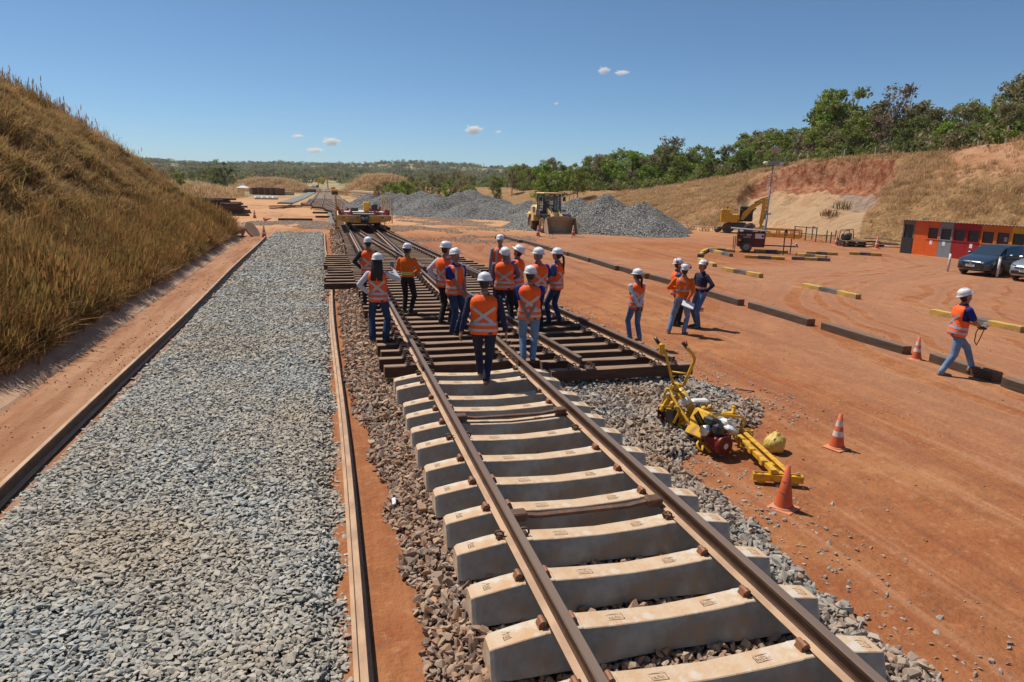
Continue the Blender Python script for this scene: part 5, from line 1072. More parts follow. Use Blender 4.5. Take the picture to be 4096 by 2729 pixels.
b = MB(); b.bbox((0, 0, 0), (.20, .10, .05), .015); b.cyl((-.05, 0, .02), (-.05, 0, .05), .008, n=8); b.cyl((.05, 0, .02), (.05, 0, .05), .008, n=8); b.bar((-.06, .05, .02), (-.08, .13, .10), .012, .012, 1); b.bar((.06, .05, .02), (.08, .13, .10), .012, .012, 1); b.bbox((0, .06, .07), (.15, .012, .085), .005, 1)
b.tube([(-.09, 0, 0), (-.13, -.02, -.12), (-.10, -.04, -.30), (.0, -.05, -.36), (.06, -.05, -.26), (.09, 0, 0)], .010, 6)
held('remote_controller', W17, 'L', b, [MT['blk'], MT['grey']], 'black remote controller with hanging strap in the hands of the striding man', 'controller', (.07, .01, .0))
# ------------------------------------------------------------------ machines and yard things
def Q(px, py, v):      # point of the world plane y=v seen at a photograph pixel: used to read sizes off the picture
    d = fw*1569+rr*(px-1176.5)-uu*(py-784); return CAM+d*((v-CAM.y)/d.y)
def wheel(o, c, r, w_, ax='X', tyre='tyre', rim='catyel', lugs=0, name='wheel', rr_=.55):
    e = empty(name, c); e.parent = o; sg = 1
    t = MB(); t.lathe([(r*rr_, -w_/2), (r*.93, -w_/2), (r, -w_*.32), (r, w_*.32), (r*.93, w_/2), (r*rr_, w_/2)], (0, 0, 0), ax, 28)
    for i in range(lugs):
        a = 2*math.pi*i/lugs
        for s in (-1, 1):
            R3 = Matrix.Rotation(a+s*.08, 4, ax); t.box((0, 0, 0), (.46*w_, .07, .06) if ax == 'X' else (.07, .46*w_, .06), M=R3 @ Matrix.Translation((s*w_*.25, 0, r*1.0) if ax == 'X' else (0, s*w_*.25, r*1.0)))
    t.build('tyre', MT[tyre], e)
    m = MB(); m.lathe([(r*rr_, -w_*.42), (r*rr_*.8, -w_*.30), (r*.22, -w_*.22), (r*.2, -w_*.30), (0, -w_*.30)], (0, 0, 0), ax, 20); m.lathe([(r*rr_, w_*.42), (r*rr_*.8, w_*.30), (r*.22, w_*.22), (r*.2, w_*.30), (0, w_*.30)], (0, 0, 0), ax, 20); m.build('rim', MT[rim], e)
    return e
# --- wheel loader, facing the viewer (local -Y is forward)
L = empty('wheel_loader', (15.25, 47.2, 0), R_(3), 'tan yellow wheel loader with its bucket lowered in front of the gravel', 'wheel loader')
for x, y in ((-.88, 1.25), (.88, 1.25), (-.88, 3.95), (.88, 3.95)): wheel(L, (x, y, .66), .66, .42, lugs=22, rr_=.5)
b = MB()   # bucket: curved shell with cheeks
arc = [(0, .02), (.35, .0), (.72, .02), (.98, .16), (1.10, .42), (1.08, .75), (.95, 1.02), (.74, 1.22)]
b.loft([[(x, y, z) for y, z in arc]+[(x, y+.04, z+.0) for y, z in arc[::-1]] for x in (-1.24, 1.24)])
for s in (-1, 1): b.prism([(0, .02), (.72, .02), (.98, .16), (1.10, .42), (1.08, .75), (.95, 1.02), (.74, 1.24), (.5, 1.0), (.2, .45)], s*1.24-.02, s*1.24+.02, 'X')
b.bar((-1.1, .80, 1.27), (1.1, .80, 1.27), .10, .07); b.prism([(-.9, 1.2), (.9, 1.2), (.65, 1.36), (-.65, 1.36)], .84, .88, 'Y')
b.v = [(x, y-.78, z) for x, y, z in b.v]; bk = b.build('bucket', mat('bucket_worn', (.46, .34, .20), .6, .1, (.36, .26, .15), 3, .5, .1, c3=(.45, .42, .36), n3=1.5), L, fix=True); t = MB(); t.box((0, -.02, .03), (2.52, .10, .05))
for i in range(8): t.box((-1.12+i*.32, -.10, .035), (.13, .16, .06))
t.v = [(x, y-.78, z) for x, y, z in t.v]; t.build('cutting_edge', MT['alu'], bk)
b = MB()
b.box((0, 1.9, .75), (1.0, 2.2, .55)); b.box((0, 3.6, .95), (1.1, 2.4, .5)); b.build('chassis', MT['dkgrey'], L)
b = MB(); b.bbox((0, 4.15, 1.55), (1.45, 2.0, 1.05), .18); b.bbox((0, 4.9, 1.2), (1.9, .5, .6), .08); b.box((-1.05, 4.2, 1.35), (.55, 1.1, .06)); b.box((1.05, 4.2, 1.35), (.55, 1.1, .06)); b.box((-.95, 3.2, 1.1), (.5, .55, .5)); b.build('engine_hood', MT['catyel'], L)
b = MB(); b.box((-.74, 4.1, 1.7), (.02, .5, .45)); b.box((.74, 4.1, 1.7), (.02, .5, .45)); b.build('grille', MT['dkgrey'], L)
cab = MB(); X, Y0, Y1, Z0, Z1 = .72, 1.95, 3.35, 1.35, 2.98
for x in (-X, X):
    for y in (Y0, Y1): cab.bar((x, y, Z0), (x*.97, y+(.12 if y == Y0 else 0), Z1), .09, .09)
    cab.bar((x, Y0+.95, Z0), (x, Y0+.95, Z1), .06, .06); cab.bar((x, Y0, Z0+.1), (x, Y1, Z0+.1), .1, .3)
cab.bar((-X, Y0, Z0+.02), (X, Y0, Z0+.02), .10, .34); cab.bar((-X, Y0+.12, Z1), (X, Y0+.12, Z1), .08, .10); cab.bar((-X, Y1, Z0+.3), (X, Y1, Z0+.3), .1, .9); cab.box((0, 2.65, 1.15), (1.5, 1.6, .45)); cab.box((-.82, 2.5, 1.45), (.3, 1.0, .55))
co = cab.build('cab', MT['blk'], L); rf = MB(); rf.bbox((0, 2.68, 3.05), (1.62, 1.72, .12), .05); rf.build('roof', MT['catyel'], co)
gl = MB(); gl.box((0, Y0+.06, 2.2), (1.34, .01, 1.42), 0); [gl.box((s*X, 2.65, 2.25), (.01, 1.25, 1.3)) for s in (-1, 1)]
MT['cabglass'] = mat('cab_glass', (.55, .62, .66), .03); MT['cabglass'].node_tree.nodes['Principled BSDF'].inputs['Transmission Weight'].default_value = .9; MT['cabglass'].node_tree.nodes['Principled BSDF'].inputs['IOR'].default_value = 1.02
gl.build('window', MT['cabglass'], co)
mi = MB(); [mi.bbox((s*.98, 1.9, 2.62), (.2, .08, .36), .03) for s in (-1, 1)]; [mi.bar((s*.72, 2.0, 2.85), (s*.98, 1.92, 2.80), .03, .03) for s in (-1, 1)]; mi.build('mirror', MT['blk'], co)
la = MB(); [la.bbox((s*.5, 2.0, 2.93), (.14, .06, .09), .02) for s in (-1, -.72, .72, 1)]; la.build('work_lamp', MT['white'], co)
st = MB(); st.bbox((0, 2.95, 1.75), (.5, .45, .12), .04); st.bbox((0, 3.15, 2.1), (.5, .12, .65), .04); st.build('seat', MT['blk'], co)
for s in (-1, 1):
    b = MB(); b.prism([(1.98, 1.80), (1.70, 1.90), (.50, 1.15), (.34, .45), (.52, .42), (.80, .95), (2.1, 1.40)], s*.42-.06, s*.42+.06, 'X'); b.prism([(1.9, 1.95), (1.6, 2.0), (.7, 1.3), (1.0, 1.1)], s*.28-.03, s*.28+.03, 'X'); b.build('lift_arm', MT['catyel'], L)
    c = MB(); c.cyl((s*.55, 2.1, .95), (s*.5, 1.35, 1.1), .06, n=10); c.build('lift_cylinder', MT['dkgrey'], L)
    f = MB(); f.prism([(.55, 1.18), (.75, 1.40), (1.25, 1.48), (1.85, 1.42), (1.95, 1.3), (1.25, 1.40), (.8, 1.33)], s*.62 if s > 0 else -1.16, 1.16 if s > 0 else -.62, 'X'); f.build('mudguard', MT['blk'], L, fix=True)
    h = MB(); h.bar((s*.75, 2.0, 1.9-.2), (s*1.0, 1.8, 1.72), .05, .05); h.bbox((s*1.0, 1.74, 1.72), (.26, .14, .16), .03, 1); h.build('headlamp', [MT['catyel'], MT['grey']], L)
b = MB(); b.bbox((0, 1.55, 1.35), (.42, .9, .5), .05); b.cyl((0, 1.9, 1.75), (.0, 1.15, 1.45), .08, n=10, m=1); b.tube([(-.3, 1.7, 1.7), (-.12, 1.4, 1.4), (.1, 1.35, 1.45), (.2, 1.6, 1.75)], .03, 6, 1); b.build('tilt_linkage', [MT['catyel'], MT['dkgrey']], L)
person((15.2, 50.2, .95), R_(183), 1.72, 'operator in a red-orange shirt seated inside the wheel loader cab', 'black', 'cone', vest=None, vox=.014, sit=True, arms={'L': 'front', 'R': 'front'}, feet=((-.12, .42, 0, 0), (.12, .42, 0, 0)))
# --- flat wagon on the track
WY = 41.2; Wg = empty('flat_wagon', (0.1, WY, ZR+.168), 0, 'yellow flat rail wagon with red cradles and upright yellow stakes', 'rail wagon')
b = MB(); b.prism([(-1.66, .84), (1.66, .84), (1.66, .62), (1.3, .50), (.55, .44), (-.55, .44), (-1.3, .50), (-1.66, .62)], 0, .12, 'Y')
for y in (.2, 8.6): pass
b.box((-1.45, 4.5, .72), (.25, 8.9, .2)); b.box((1.45, 4.5, .72), (.25, 8.9, .2)); b.box((0, 4.5, .66), (.6, 8.9, .3)); b.box((0, 8.95, .68), (3.3, .12, .34)); b.build('frame', MT['wagyel'], Wg, fix=True)
b = MB(); b.box((0, 4.5, .87), (3.3, 8.9, .06)); b.build('deck', mat('wagon_deck', (.62, .58, .52), .7, .1, (.45, .38, .30), 2, .5), Wg)
for x in (-1.2, -.35, .33, 1.2):
    for k, (dx, mm) in enumerate(((-.08, 'engred'), (.10, 'white'))): q = MB(); q.box((x+dx*1.1, -.006, .76), (.15, .006, .055)); q.build('reflector', MT[mm], Wg)
b = MB(); b.box((-.82, -.006, .62), (.28, .006, .13)); b.box((.95, -.006, .62), (.12, .006, .1)); b.build('data_plate', MT['grey'], Wg)
b = MB(); b.bbox((0, -.12, .58), (.46, .34, .42), .04); b.bbox((0, -.35, .62), (.24, .24, .22), .05); b.box((0, -.0, .82), (.5, .1, .2)); b.build('coupler', MT['blk'], Wg)
for s in (-1, 1):
    b = MB(); b.bar((s*.12, -.36, .62), (s*.12, -.36, .86), .03, .03); b.build('coupler_lever', MT['alu'], Wg)
for (y) in (.35, 1.9, 7.2):
    for s in (-1, 1):
        cpts = [(-.45, .90), (-.45, 1.08), (-.36, 1.11)] + [(-.02+.30*math.cos(a), 1.12+.17*math.sin(a)) for a in np.linspace(math.pi, 2*math.pi, 9)]+[(.34, 1.24), (.44, 1.20), (.44, .90)]
        b = MB(); b.prism([(s*(x)+s*1.14, z) for x, z in cpts], y-.05, y+.05, 'Y'); b.build('red_cradle', MT['red'], Wg, fix=True)
for x, y, z1 in ((-1.70, .2, 2.1), (-1.70, 3.2, 2.1), (1.72, .1, 1.9), (1.72, 1.9, 1.95), (1.72, 3.6, 1.95), (1.72, 6.2, 2.0), (1.72, 7.6, 2.05)): b = MB(); b.bar((x, y, .4 if x > 0 else -.05), (x, y, z1), .055, .055); b.build('stake', MT['wagyel'], Wg)
b = MB(); b.bar((1.25, .05, .5), (1.25, .05, .05), .08, .05); b.build('step', MT['wagyel'], Wg)
for y in (1.25, 2.85, 6.3, 7.9):
    ax_ = empty('wheelset', (0, y, .36)); ax_.parent = Wg; b = MB(); b.cyl((-.95, 0, 0), (.95, 0, 0), .07, n=10)
    for s in (-1, 1): b.lathe([(0, s*.80), (.36, s*.80), (.36, s*.90), (0, s*.90)] if s > 0 else [(0, -.90), (.36, -.90), (.36, -.80), (0, -.80)], (0, 0, 0), 'X', 24); b.lathe([(.40, s*.775), (.40, s*.80)], (0, 0, 0), 'X', 24)
    b.build('wheel_pair', MT['dkgrey'], ax_)
for y in (2.05, 7.1):
    b = MB(); [b.prism([(-1.2, .36), (-1.0, .5), (-.4, .5), (-.3, .28), (.3, .28), (.4, .5), (1.0, .5), (1.2, .36), (1.0, .2), (-1., .2)], s*1.0-.06, s*1.0+.06, 'X', M=Matrix.Translation((0, y, 0))) for s in (-1, 1)]; b.box((0, y, .42), (2.0, .4, .2)); b.build('bogie', MT['dkgrey'], Wg, fix=True)
for i, (x, y, l, z, rz) in enumerate(((-.15, .5, 1.6, .9, .02), (.0, .25, 1.5, .90, -.01), (.1, 3.1, 2.9, .9, 0))): q = timber('plank', -l/2, l/2, 0, 0, .08, .2, ws, ['dark plank lying across the wagon deck, second row', 'dark plank at the front edge of the wagon deck', 'long brown plank across the middle of the wagon deck'][i], 'planks on the wagon deck', 'plank', rz); q.location = (x+.1, WY+y, ZR+.168+z)
g = empty('generator', (.75, WY+5.6, ZR+1.07), 0, 'yellow hydraulic power pack with a black engine on the wagon', 'power pack'); b = MB(); b.bbox((-.2, 0, .35), (.42, .6, .66), .04); b.build('tank', MT['wagyel'], g); b = MB(); b.bbox((.35, -.1, .3), (.42, .5, .5), .06); b.cyl((.35, -.4, .3), (.35, -.3, .3), .15, n=14); b.build('engine', MT['blk'], g); b = MB(); [b.bar((x, y, 0), (x, y, .2), .05, .05) for x in (.1, .6) for y in (-.35, .3)]; b.bar((.1, -.36, .1), (.65, -.36, .1), .05, .12); b.build('red_base', MT['red'], g)
q = MB(); q.bbox((0, 0, .12), (.55, .35, .24), .04); tag(q.build('tool_box', MT['blk'], None, (-.25, WY+6.6, ZR+1.07)), 'black box on the far part of the wagon deck', 'box')
cone_thing((-1.15, WY+4.3, ZR+1.07), .6, False, 'small traffic cone standing on the wagon deck')
# --- road-rail excavator
def place(o, px, py, z=0): v = G(px, py, z); o.location = (v.x, v.y, z)
E_ = empty('road_rail_excavator', (32.3, 49.3, 0), math.atan2(-.62, .78)-math.pi/2, 'yellow wheeled excavator with folded boom at the foot of the cut slope', 'excavator')
E_.scale = (.84, .84, .84)
for x in (-.95, .95):
    for y in (-1.05, 1.05): wheel(E_, (x, y, .5), .5, .42, rim='dkgrey', rr_=.5, lugs=16)
b = MB(); b.box((0, 0, .75), (1.5, 2.9, .35)); b.box((0, 0, .98), (1.2, 1.2, .2)); b.box((0, 1.9, .5), (1.5, .5, .25)); b.box((0, -1.8, .45), (1.5, .4, .25)); b.build('undercarriage', MT['dkgrey'], E_)
for y in (-2.05, 2.2):
    for s in (-1, 1): b = MB(); b.lathe([(0, -.09), (.26, -.09), (.26, .09), (0, .09)], (s*.78, y, .26), 'X', 18); b.bar((s*.6, y-.2, .5), (s*.78, y, .26), .08, .1); b.build('rail_wheel', MT['dkgrey'], E_)
b = MB(); b.bbox((0, -1.35, 1.75), (2.3, .95, 1.35), .1); b.bbox((.55, -.55, 1.5), (1.1, .9, .85), .06); b.bbox((-.75, -.3, 1.3), (.8, 1.2, .35), .04); b.bar((-1.1, -1.6, 2.45), (1.1, -1.6, 2.45), .04, .04); b.bar((-1.1, -1.6, 2.85), (1.1, -1.6, 2.85), .04, .04); [b.bar((s, -1.6, 2.4), (s, -1.6, 2.87), .04, .04) for s in (-1.1, 0, 1.1)]; [b.bar((1.1, -1.6, z), (1.1, .3, z-.1), .035, .035) for z in (2.5,)]; b.build('upper_body', MT['yel'], E_)
b = MB(); b.bbox((-.72, .55, 1.95), (.78, 1.3, 1.55), .08); b.build('cab', MT['blk'], E_); b = MB(); b.box((-.72, 1.21, 2.1), (.62, .012, 1.0)); b.box((-1.115, .55, 2.2), (.012, .95, .8)); b.box((-.325, .55, 2.2), (.012, .95, .8)); b.build('cab_window', MT['glass'], E_)
b = MB(); b.prism([(.1, 1.4), (.4, 1.35), (1.35, 2.6), (2.3, 3.25), (2.25, 3.5), (1.1, 2.95), (.3, 2.1)], .12, .42, 'X'); b.build('boom', MT['yel'], E_, fix=True)
b = MB(); b.prism([(2.05, 3.6), (2.55, 3.75), (2.6, 3.2), (2.35, 1.2), (2.1, .6), (1.95, 1.2), (2.05, 2.6)], .14, .40, 'X'); b.build('stick', MT['yel'], E_, fix=True)
b = MB(); b.cyl((.27, .5, 1.4), (.27, 1.5, 2.6), .08, n=10); b.cyl((.27, 1.3, 3.1), (.27, 2.1, 3.55), .07, n=10); b.cyl((.27, 2.5, 2.8), (.27, 2.45, 1.5), .06, n=10); b.tube([(.05, .4, 1.6), (.05, 1.2, 2.9), (.05, 2.1, 3.4), (.05, 2.3, 2.4), (.1, 2.35, 1.3)], .035, 6); b.build('hydraulic_cylinder', MT['dkgrey'], E_)
b = MB(); b.bbox((.27, 2.25, .62), (.5, .5, .5), .08); b.bar((.1, 2.2, .5), (.0, 2.5, .1), .1, .1); b.bar((.45, 2.2, .5), (.55, 2.5, .1), .1, .1); b.build('grapple', MT['wagyel'], E_)
b = MB(); b.cyl((.9, -1.2, 2.42), (.9, -1.2, 2.65), .09, n=10); b.build('exhaust', MT['blk'], E_); b = MB(); b.cyl((.3, -.9, 2.42), (.3, -.9, 2.55), .06, n=10); b.build('beacon', MT['cone'], E_)
# --- surveillance trailer with mast
v = G(1722, 579); TR = empty('mast_trailer', (v.x, v.y, 0), YAW*-1-R_(14), 'dark red trailer under a solar panel carrying a tall camera mast', 'trailer')
b = MB(); b.bbox((0, 0, .75), (1.55, .95, .85), .03); b.build('body', mat('trailer_red', (.13, .012, .010), .5, 0, (.10, .01, .008), 3, .4), TR)
b = MB(); b.box((-.3, -.482, .98), (.85, .006, .28)); b.build('black_sign', MT['blk'], TR); b = MB(); b.box((.45, -.482, .98), (.50, .006, .28)); b.build('white_sign', MT['paper'], TR)
b = MB(); b.box((.62, -.487, .98), (.12, .004, .12), M=Matrix.Translation((.62, -.487, .98)) @ Matrix.Rotation(.78, 4, 'Y') @ Matrix.Translation((-.62, .487, -.98))); b.build('dark_diamond', MT['blk'], TR)
b = MB(); b.box((-.66, -.482, .72), (.17, .006, .14)); b.build('warning_label', MT['yel'], TR)
b = MB(); [b.box((x, -.486, z), (l, .003, .03)) for x, z, l in ((-.6, 1.04, .07), (-.45, 1.04, .06), (-.15, 1.06, .3), (-.15, 1.0, .26), (-.25, .90, .4))]; b.build('sign_print', MT['paper'], TR)
wheel(TR, (-.25, -.52, .32), .32, .2, 'Y', rim='grey')
wheel(TR, (-.25, .52, .32), .32, .2, 'Y', rim='grey')
b = MB(); b.prism([(-.78+.25, .52), (-.5+.25, .74), (.0+.25-.25, .74), (.28, .52), (.2, .52), (0, .66), (-.4, .66), (-.45, .52)], -.62, -.48, 'Y', M=Matrix.Translation((-.15, 0, 0))); b.build('mudguard', MT['blk'], TR, fix=True)
b = MB(); b.bar((-1.15, 0, 1.38), (1.0, 0, 1.27), 1.25, .05); b.build('solar_panel', MT['grey'], TR)
b = MB(); [b.bar((x, y, .9), (x, y, 1.34), .04, .04) for x in (-.7, .7) for y in (-.4, .4)]; b.bar((.75, 0, .42), (2.6, 0, .42), .07, .07, 0); b.bar((2.3, 0, .9), (2.3, 0, .0), .05, .05); b.bar((2.7, .1, .38), (2.55, -.1, .62), .05, .05); [b.bar((x, -.62, .95), (x, -.62, 0.02), .045, .045) for x in (-1.0, -.9)]; b.build('drawbar', MT['blk'], TR)
b = MB(); b.tube([(.78, .2, .5), (.80, .2, 3.1)], .075, 10); b.tube([(.80, .2, 3.0), (.83, .2, 5.4)], .05, 8); b.tube([(.83, .2, 5.3), (.86, .2, 7.35)], .035, 8); b.box((.80, .2, 3.05), (.45, .2, .12)); b.v = [(x, y, z if z < .6 else .6+(z-.6)*.68) for x, y, z in b.v]; b.build('mast', MT['grey'], TR)
b = MB(); b.box((.86, .2, 7.4), (.62, .25, .2)); b.bar((.9, .2, 7.45), (.92, .2, 8.08), .03, .03); b.box((.92, .2, 8.12), (.62, .02, .4), M=Matrix.Translation((.92, .2, 8.12)) @ Matrix.Rotation(.35, 4, 'Y') @ Matrix.Rotation(.9, 4, 'X') @ Matrix.Translation((-.92, -.2, -8.12))); b.v = [(x, y, z-2.2) for x, y, z in b.v]; b.build('camera_head', MT['grey'], TR)
for cx_, cz_, r_ in ((.44, 7.38, (.16, .11, .10)), (1.28, 7.38, (.16, .11, .10)), (1.2, 7.2, (.1, .1, .1))): b = MB(); b.ell((cx_, .15, cz_-2.2), r_, 12, 8); b.build('camera', MT['white'], TR)
b = MB(); b.tube([(.82+.17*math.cos(a)+.0*a, .2+.17*math.sin(a), 3.15+(a/(2*math.pi*13))**.8*3.4+.05*math.sin(a)) for a in np.linspace(0, 2*math.pi*13, 180)]+[(.85, .2, 7.2)], .014, 5); b.v = [(x, y, z if z < .6 else .6+(z-.6)*.68) for x, y, z in b.v]; b.build('coiled_cable', mat('pale_cable', (.55, .45, .38), .6), TR)
# small thin posts in the yard
v = G(1799, 586); b = MB(); b.bar((0, 0, 0), (0, 0, 1.05), .07, .05); b.bbox((.03, 0, 1.28), (.13, .08, .38), .02, 1); b.box((.03, -.045, 1.22), (.06, .004, .1), 2); tag(b.build('post', [MT['woodr'], MT['blk'], MT['white']], None, (v.x, v.y, 0), (0, 0, -.4)), 'wooden post with a small black device beside the trailer drawbar', 'post')
# --- yellow lifting frames lying by the slope
def stick_frame(name, segs, m, label, cat, th=.07, part='bar', loc=(0, 0, 0)):
    o = empty(name, loc, 0, label, cat)
    for i, (a, c, *r) in enumerate(segs): b = MB(); b.bar(Vector(a)-Vector(loc), Vector(c)-Vector(loc), r[0] if r else th, r[1] if len(r) > 1 else th); b.build(part, MT[m], o)
    return o
A = G(1731, 543); B = G(1838, 549); d = (B-A); n_ = Vector((d.y, -d.x, 0)).normalized()*-.9; Zv = Vector((0, 0, 1))
sg = []
for off in (Vector((0, 0, 0)), n_):
    sg += [(A+off+Zv*.62, A+d*.98+off+Zv*.62, .09, .14), (A+off+Zv*.14, A+d*.5+off+Zv*.10, .12, .28), (A+d*.48+off+Zv*.12, B+off+Zv*.12, .12, .28)]
    for t in (0, .16, .5, .68, .8, .98): sg.append((A+d*t+off, A+d*t+off+Zv*.66, .08, .08))
for t in (0, .5, .98): sg.append((A+d*t+Zv*.62, A+d*t+n_+Zv*.62, .07, .07))
sg.append((A+d*.16+Zv*.6, A+d*.45+Zv*.2, .07, .07))
stick_frame('lifting_frame', [(tuple(a), tuple(c), *r) for a, c, *r in sg], 'wagyel', 'long yellow steel lifting frame lying at the foot of the tan slope', 'steel frame', loc=tuple(A))
sg = []; c_ = [G(1824, 551), G(1850, 553), G(1874, 556), G(1879, 550), G(1921, 562), G(1950, 563)]
for p in c_[:3]+[G(1865, 551)]: sg.append((p, p+Zv*1.05))
sg += [(c_[0]+Zv*1.0, c_[2]+Zv*1.0), (c_[0]+Zv*.55, c_[2]+Zv*.5), (c_[2]+Zv*1.0, G(1865, 551)+Zv*1.0)]
stick_frame('handrail_frame', [(tuple(a), tuple(c)) for a, c in sg], 'woodr', 'brown handrail frame standing right of the yellow lifting frame', 'handrail', .055, loc=tuple(c_[0]))
p, q, r_ = G(1898, 558), G(1918, 560), G(1908, 559)
stick_frame('handrail_frame', [(tuple(a), tuple(c)) for a, c in ((p, p+Zv*.9), (q, q+Zv*.95), (r_, r_+Zv*.8), (G(1874, 556)+Zv*.5, q+Zv*.55))], 'woodr', 'short brown handrail frame next to the left cone by the slope', 'handrail', .055, loc=tuple(p))
def heap_of_boards(c, n, spread, label, group, names, seed, L0=1.4, z0=0):
    rg_ = np.random.default_rng(seed)
    for i in range(n):
        l = L0*rg_.uniform(.6, 1.2); q = timber('board', -l/2, l/2, 0, 0, .045, .16, [MT['woodr'], MT['wdend']] if i % 3 else [MT['paper'], MT['paper']] if seed == 5 and i % 4 == 0 else ws, names % ordw(i+1), group, 'board', rg_.uniform(-.5, .5)-.6)
        q.location = (c.x+rg_.normal(0, spread), c.y+rg_.normal(0, spread*.6), .01+.05*i*.8); q.rotation_euler[0] = rg_.normal(0, .05)
pc = G(1955, 566); P_ = empty('pallet', (pc.x, pc.y, 0), -.5, 'wooden pallet stack by the slope between the two cones', 'pallet')
for z in (0.0, .22):
    for i in range(7): b = MB(); b.box((0, -.9+i*.3, z+.17), (1.5, .22, .03)); b.build('slat', MT['woodr'], P_)
    for x in (-.65, 0, .65): b = MB(); b.box((x, 0, z+.075), (.12, 2.0, .14)); b.build('runner', MT['woodr'], P_)
mc = G(1942, 558); M_ = empty('engine_unit', (mc.x, mc.y, .39), 0, 'dark tangled engine unit sitting on the pallet stack', 'machine part'); b = MB(); b.bbox((0, 0, .22), (.6, .5, .42), .08); b.cyl((-.3, 0, .3), (.35, 0, .35), .13, n=12); b.build('block', MT['dkgrey'], M_); b = MB(); b.tube([(-.45, -.2, 0), (-.4, -.2, .6), (.3, -.2, .75), (.45, -.2, .1)], .03, 6); b.tube([(-.45, .2, 0), (-.35, .2, .65), (.35, .2, .7), (.45, .2, .1)], .03, 6); b.build('tubes', MT['blk'], M_)
M_.location = (pc.x-.2, pc.y+.3, .41)
heap_of_boards(G(2030, 567), 12, .7, '', 'scrap boards by the shed', 'scrap board in the heap left of the shed, %s from the bottom', 5, 1.6)
# --- cabin row (painted shed)
P0 = G(2067.5, 580.8); P1 = G(2212.7, 596.6); dr = (P1-P0); bay = .815; dr.normalize(); nx_ = Vector((-dr.y, dr.x, 0));
if nx_.x < 0: nx_ = -nx_
SH = empty('cabin_row', (P0.x, P0.y, 0), math.atan2(dr.y, dr.x), 'low row of painted cabins in orange, grey, red, amber and yellow under corrugated roof', 'cabins')
HB = 2.02   # local x runs along the front, local +y is the back
sgn = 1 if (Matrix.Rotation(math.atan2(dr.y, dr.x), 3, 'Z') @ Vector((0, 1, 0))).dot(nx_) > 0 else -1
cols = ['shed_brown', 'shed_orange', 'shed_orange', 'shed_grey', 'shed_red', 'shed_red', 'shed_amber', 'shed_amber', 'shed_yellow', 'shed_yellow', 'shed_grey', 'shed_orange', 'shed_red', 'shed_red']
for i, c in enumerate(cols):
    x0 = i*bay; x1 = x0+bay; m = MT[c]; b = MB(); win = c != 'shed_orange' or i != 1
    if not win: b.box(((x0+x1)/2, 0, HB/2), (bay-.01, .05, HB))
    else:
        b.box(((x0+x1)/2, 0, 1.86), (bay-.01, .05, .32)); b.box((x0+.05, 0, 1.35), (.09, .05, .72)); b.box((x1-.05, 0, 1.35), (.09, .05, .72)); b.box(((x0+x1)/2, 0, .50), (bay-.01, .05, 1.0))
        b.box(((x0+x1)/2, -sgn*.03, 1.005), (bay-.02, .05, .05)); b.box(((x0+x1)/2, -sgn*.03, 1.69), (bay-.02, .05, .05))
    if i == 0: b = MB(); b.box((x0+.05, 0, 1.0), (.08, .06, 2.0)); b.box((x1-.05, 0, 1.0), (.08, .06, 2.0)); b.box(((x0+x1)/2, 0, 1.9), (bay, .05, .25))
    w_ = b.build('wall_panel', m, SH)
    if i == 0: b = MB(); b.box(((x0+x1)/2, -sgn*.03, .5), (bay-.1, .05, .95)); b.build('half_door', MT['shed_black'], SH)
    if win: b = MB(); b.box(((x0+x1)/2, sgn*.04, 1.35 if i else 1.4), (bay-.16, .01, .74 if i else .9)); b.build('mesh_window', MT['blk'], SH)
    if i in (2, 3, 5): b = MB(); b.box(((x0+x1)/2-.05, -sgn*.0285, .80), (.17, .006, .24)); b.build('notice', MT['paper'], SH)
    if i in (7,): b = MB(); b.box(((x0+x1)/2+.12, sgn*.03, 1.30), (.17, .006, .24)); b.build('notice', MT['grey'], SH)
b = MB(); n_b = len(cols)*bay; b.box((n_b/2, sgn*2.0, .98), (n_b, .05, 1.96)); b.box((0, sgn*1.0, .98), (.05, 2.0, 1.96)); b.box((n_b, sgn*1., .98), (.05, 2.0, 1.96)); b.build('rear_wall', MT['shed_brown'], SH)
b = MB(); secs = []; n_ = int(n_b/.03)
for i in range(n_+14):
    x = -.15+i*.03; z = .022*math.sin(x*2*math.pi/.18); secs.append([(x, -sgn*.28, 2.06+z), (x, sgn*2.3, 1.96+z), (x, sgn*2.3, 1.965+z), (x, -sgn*.28, 2.067+z)])
b.loft(secs, 0, False); b.build('corrugated_roof', mat('fibre_cement', (.42, .35, .30), .9, 0, (.30, .24, .20), 2, .5), SH)
for p in ((26.5, 22.8, 'top dark', 'left'), (26.85, 20.55, 'yellow top', 'right')):
    b = MB(); b.cyl((0, 0, 0), (0, 0, .86), .055, n=12); b.cyl((0, 0, .86), (0, 0, .93), .056, n=12, m=1); b.cyl((0, 0, .52), (0, 0, .54), .0575, n=12, m=2); tag(b.build('bollard', [MT['conewh'], MT['blk'] if p[3] == 'left' else MT['yel'], MT['engred']], None, (p[0], p[1], 0), (0, R_(2), 0)), 'white bollard with %s, %s of the dark grey car' % (('black cap', 'left') if p[3] == 'left' else ('yellow cap', 'in front')), 'bollard', 'white bollards')
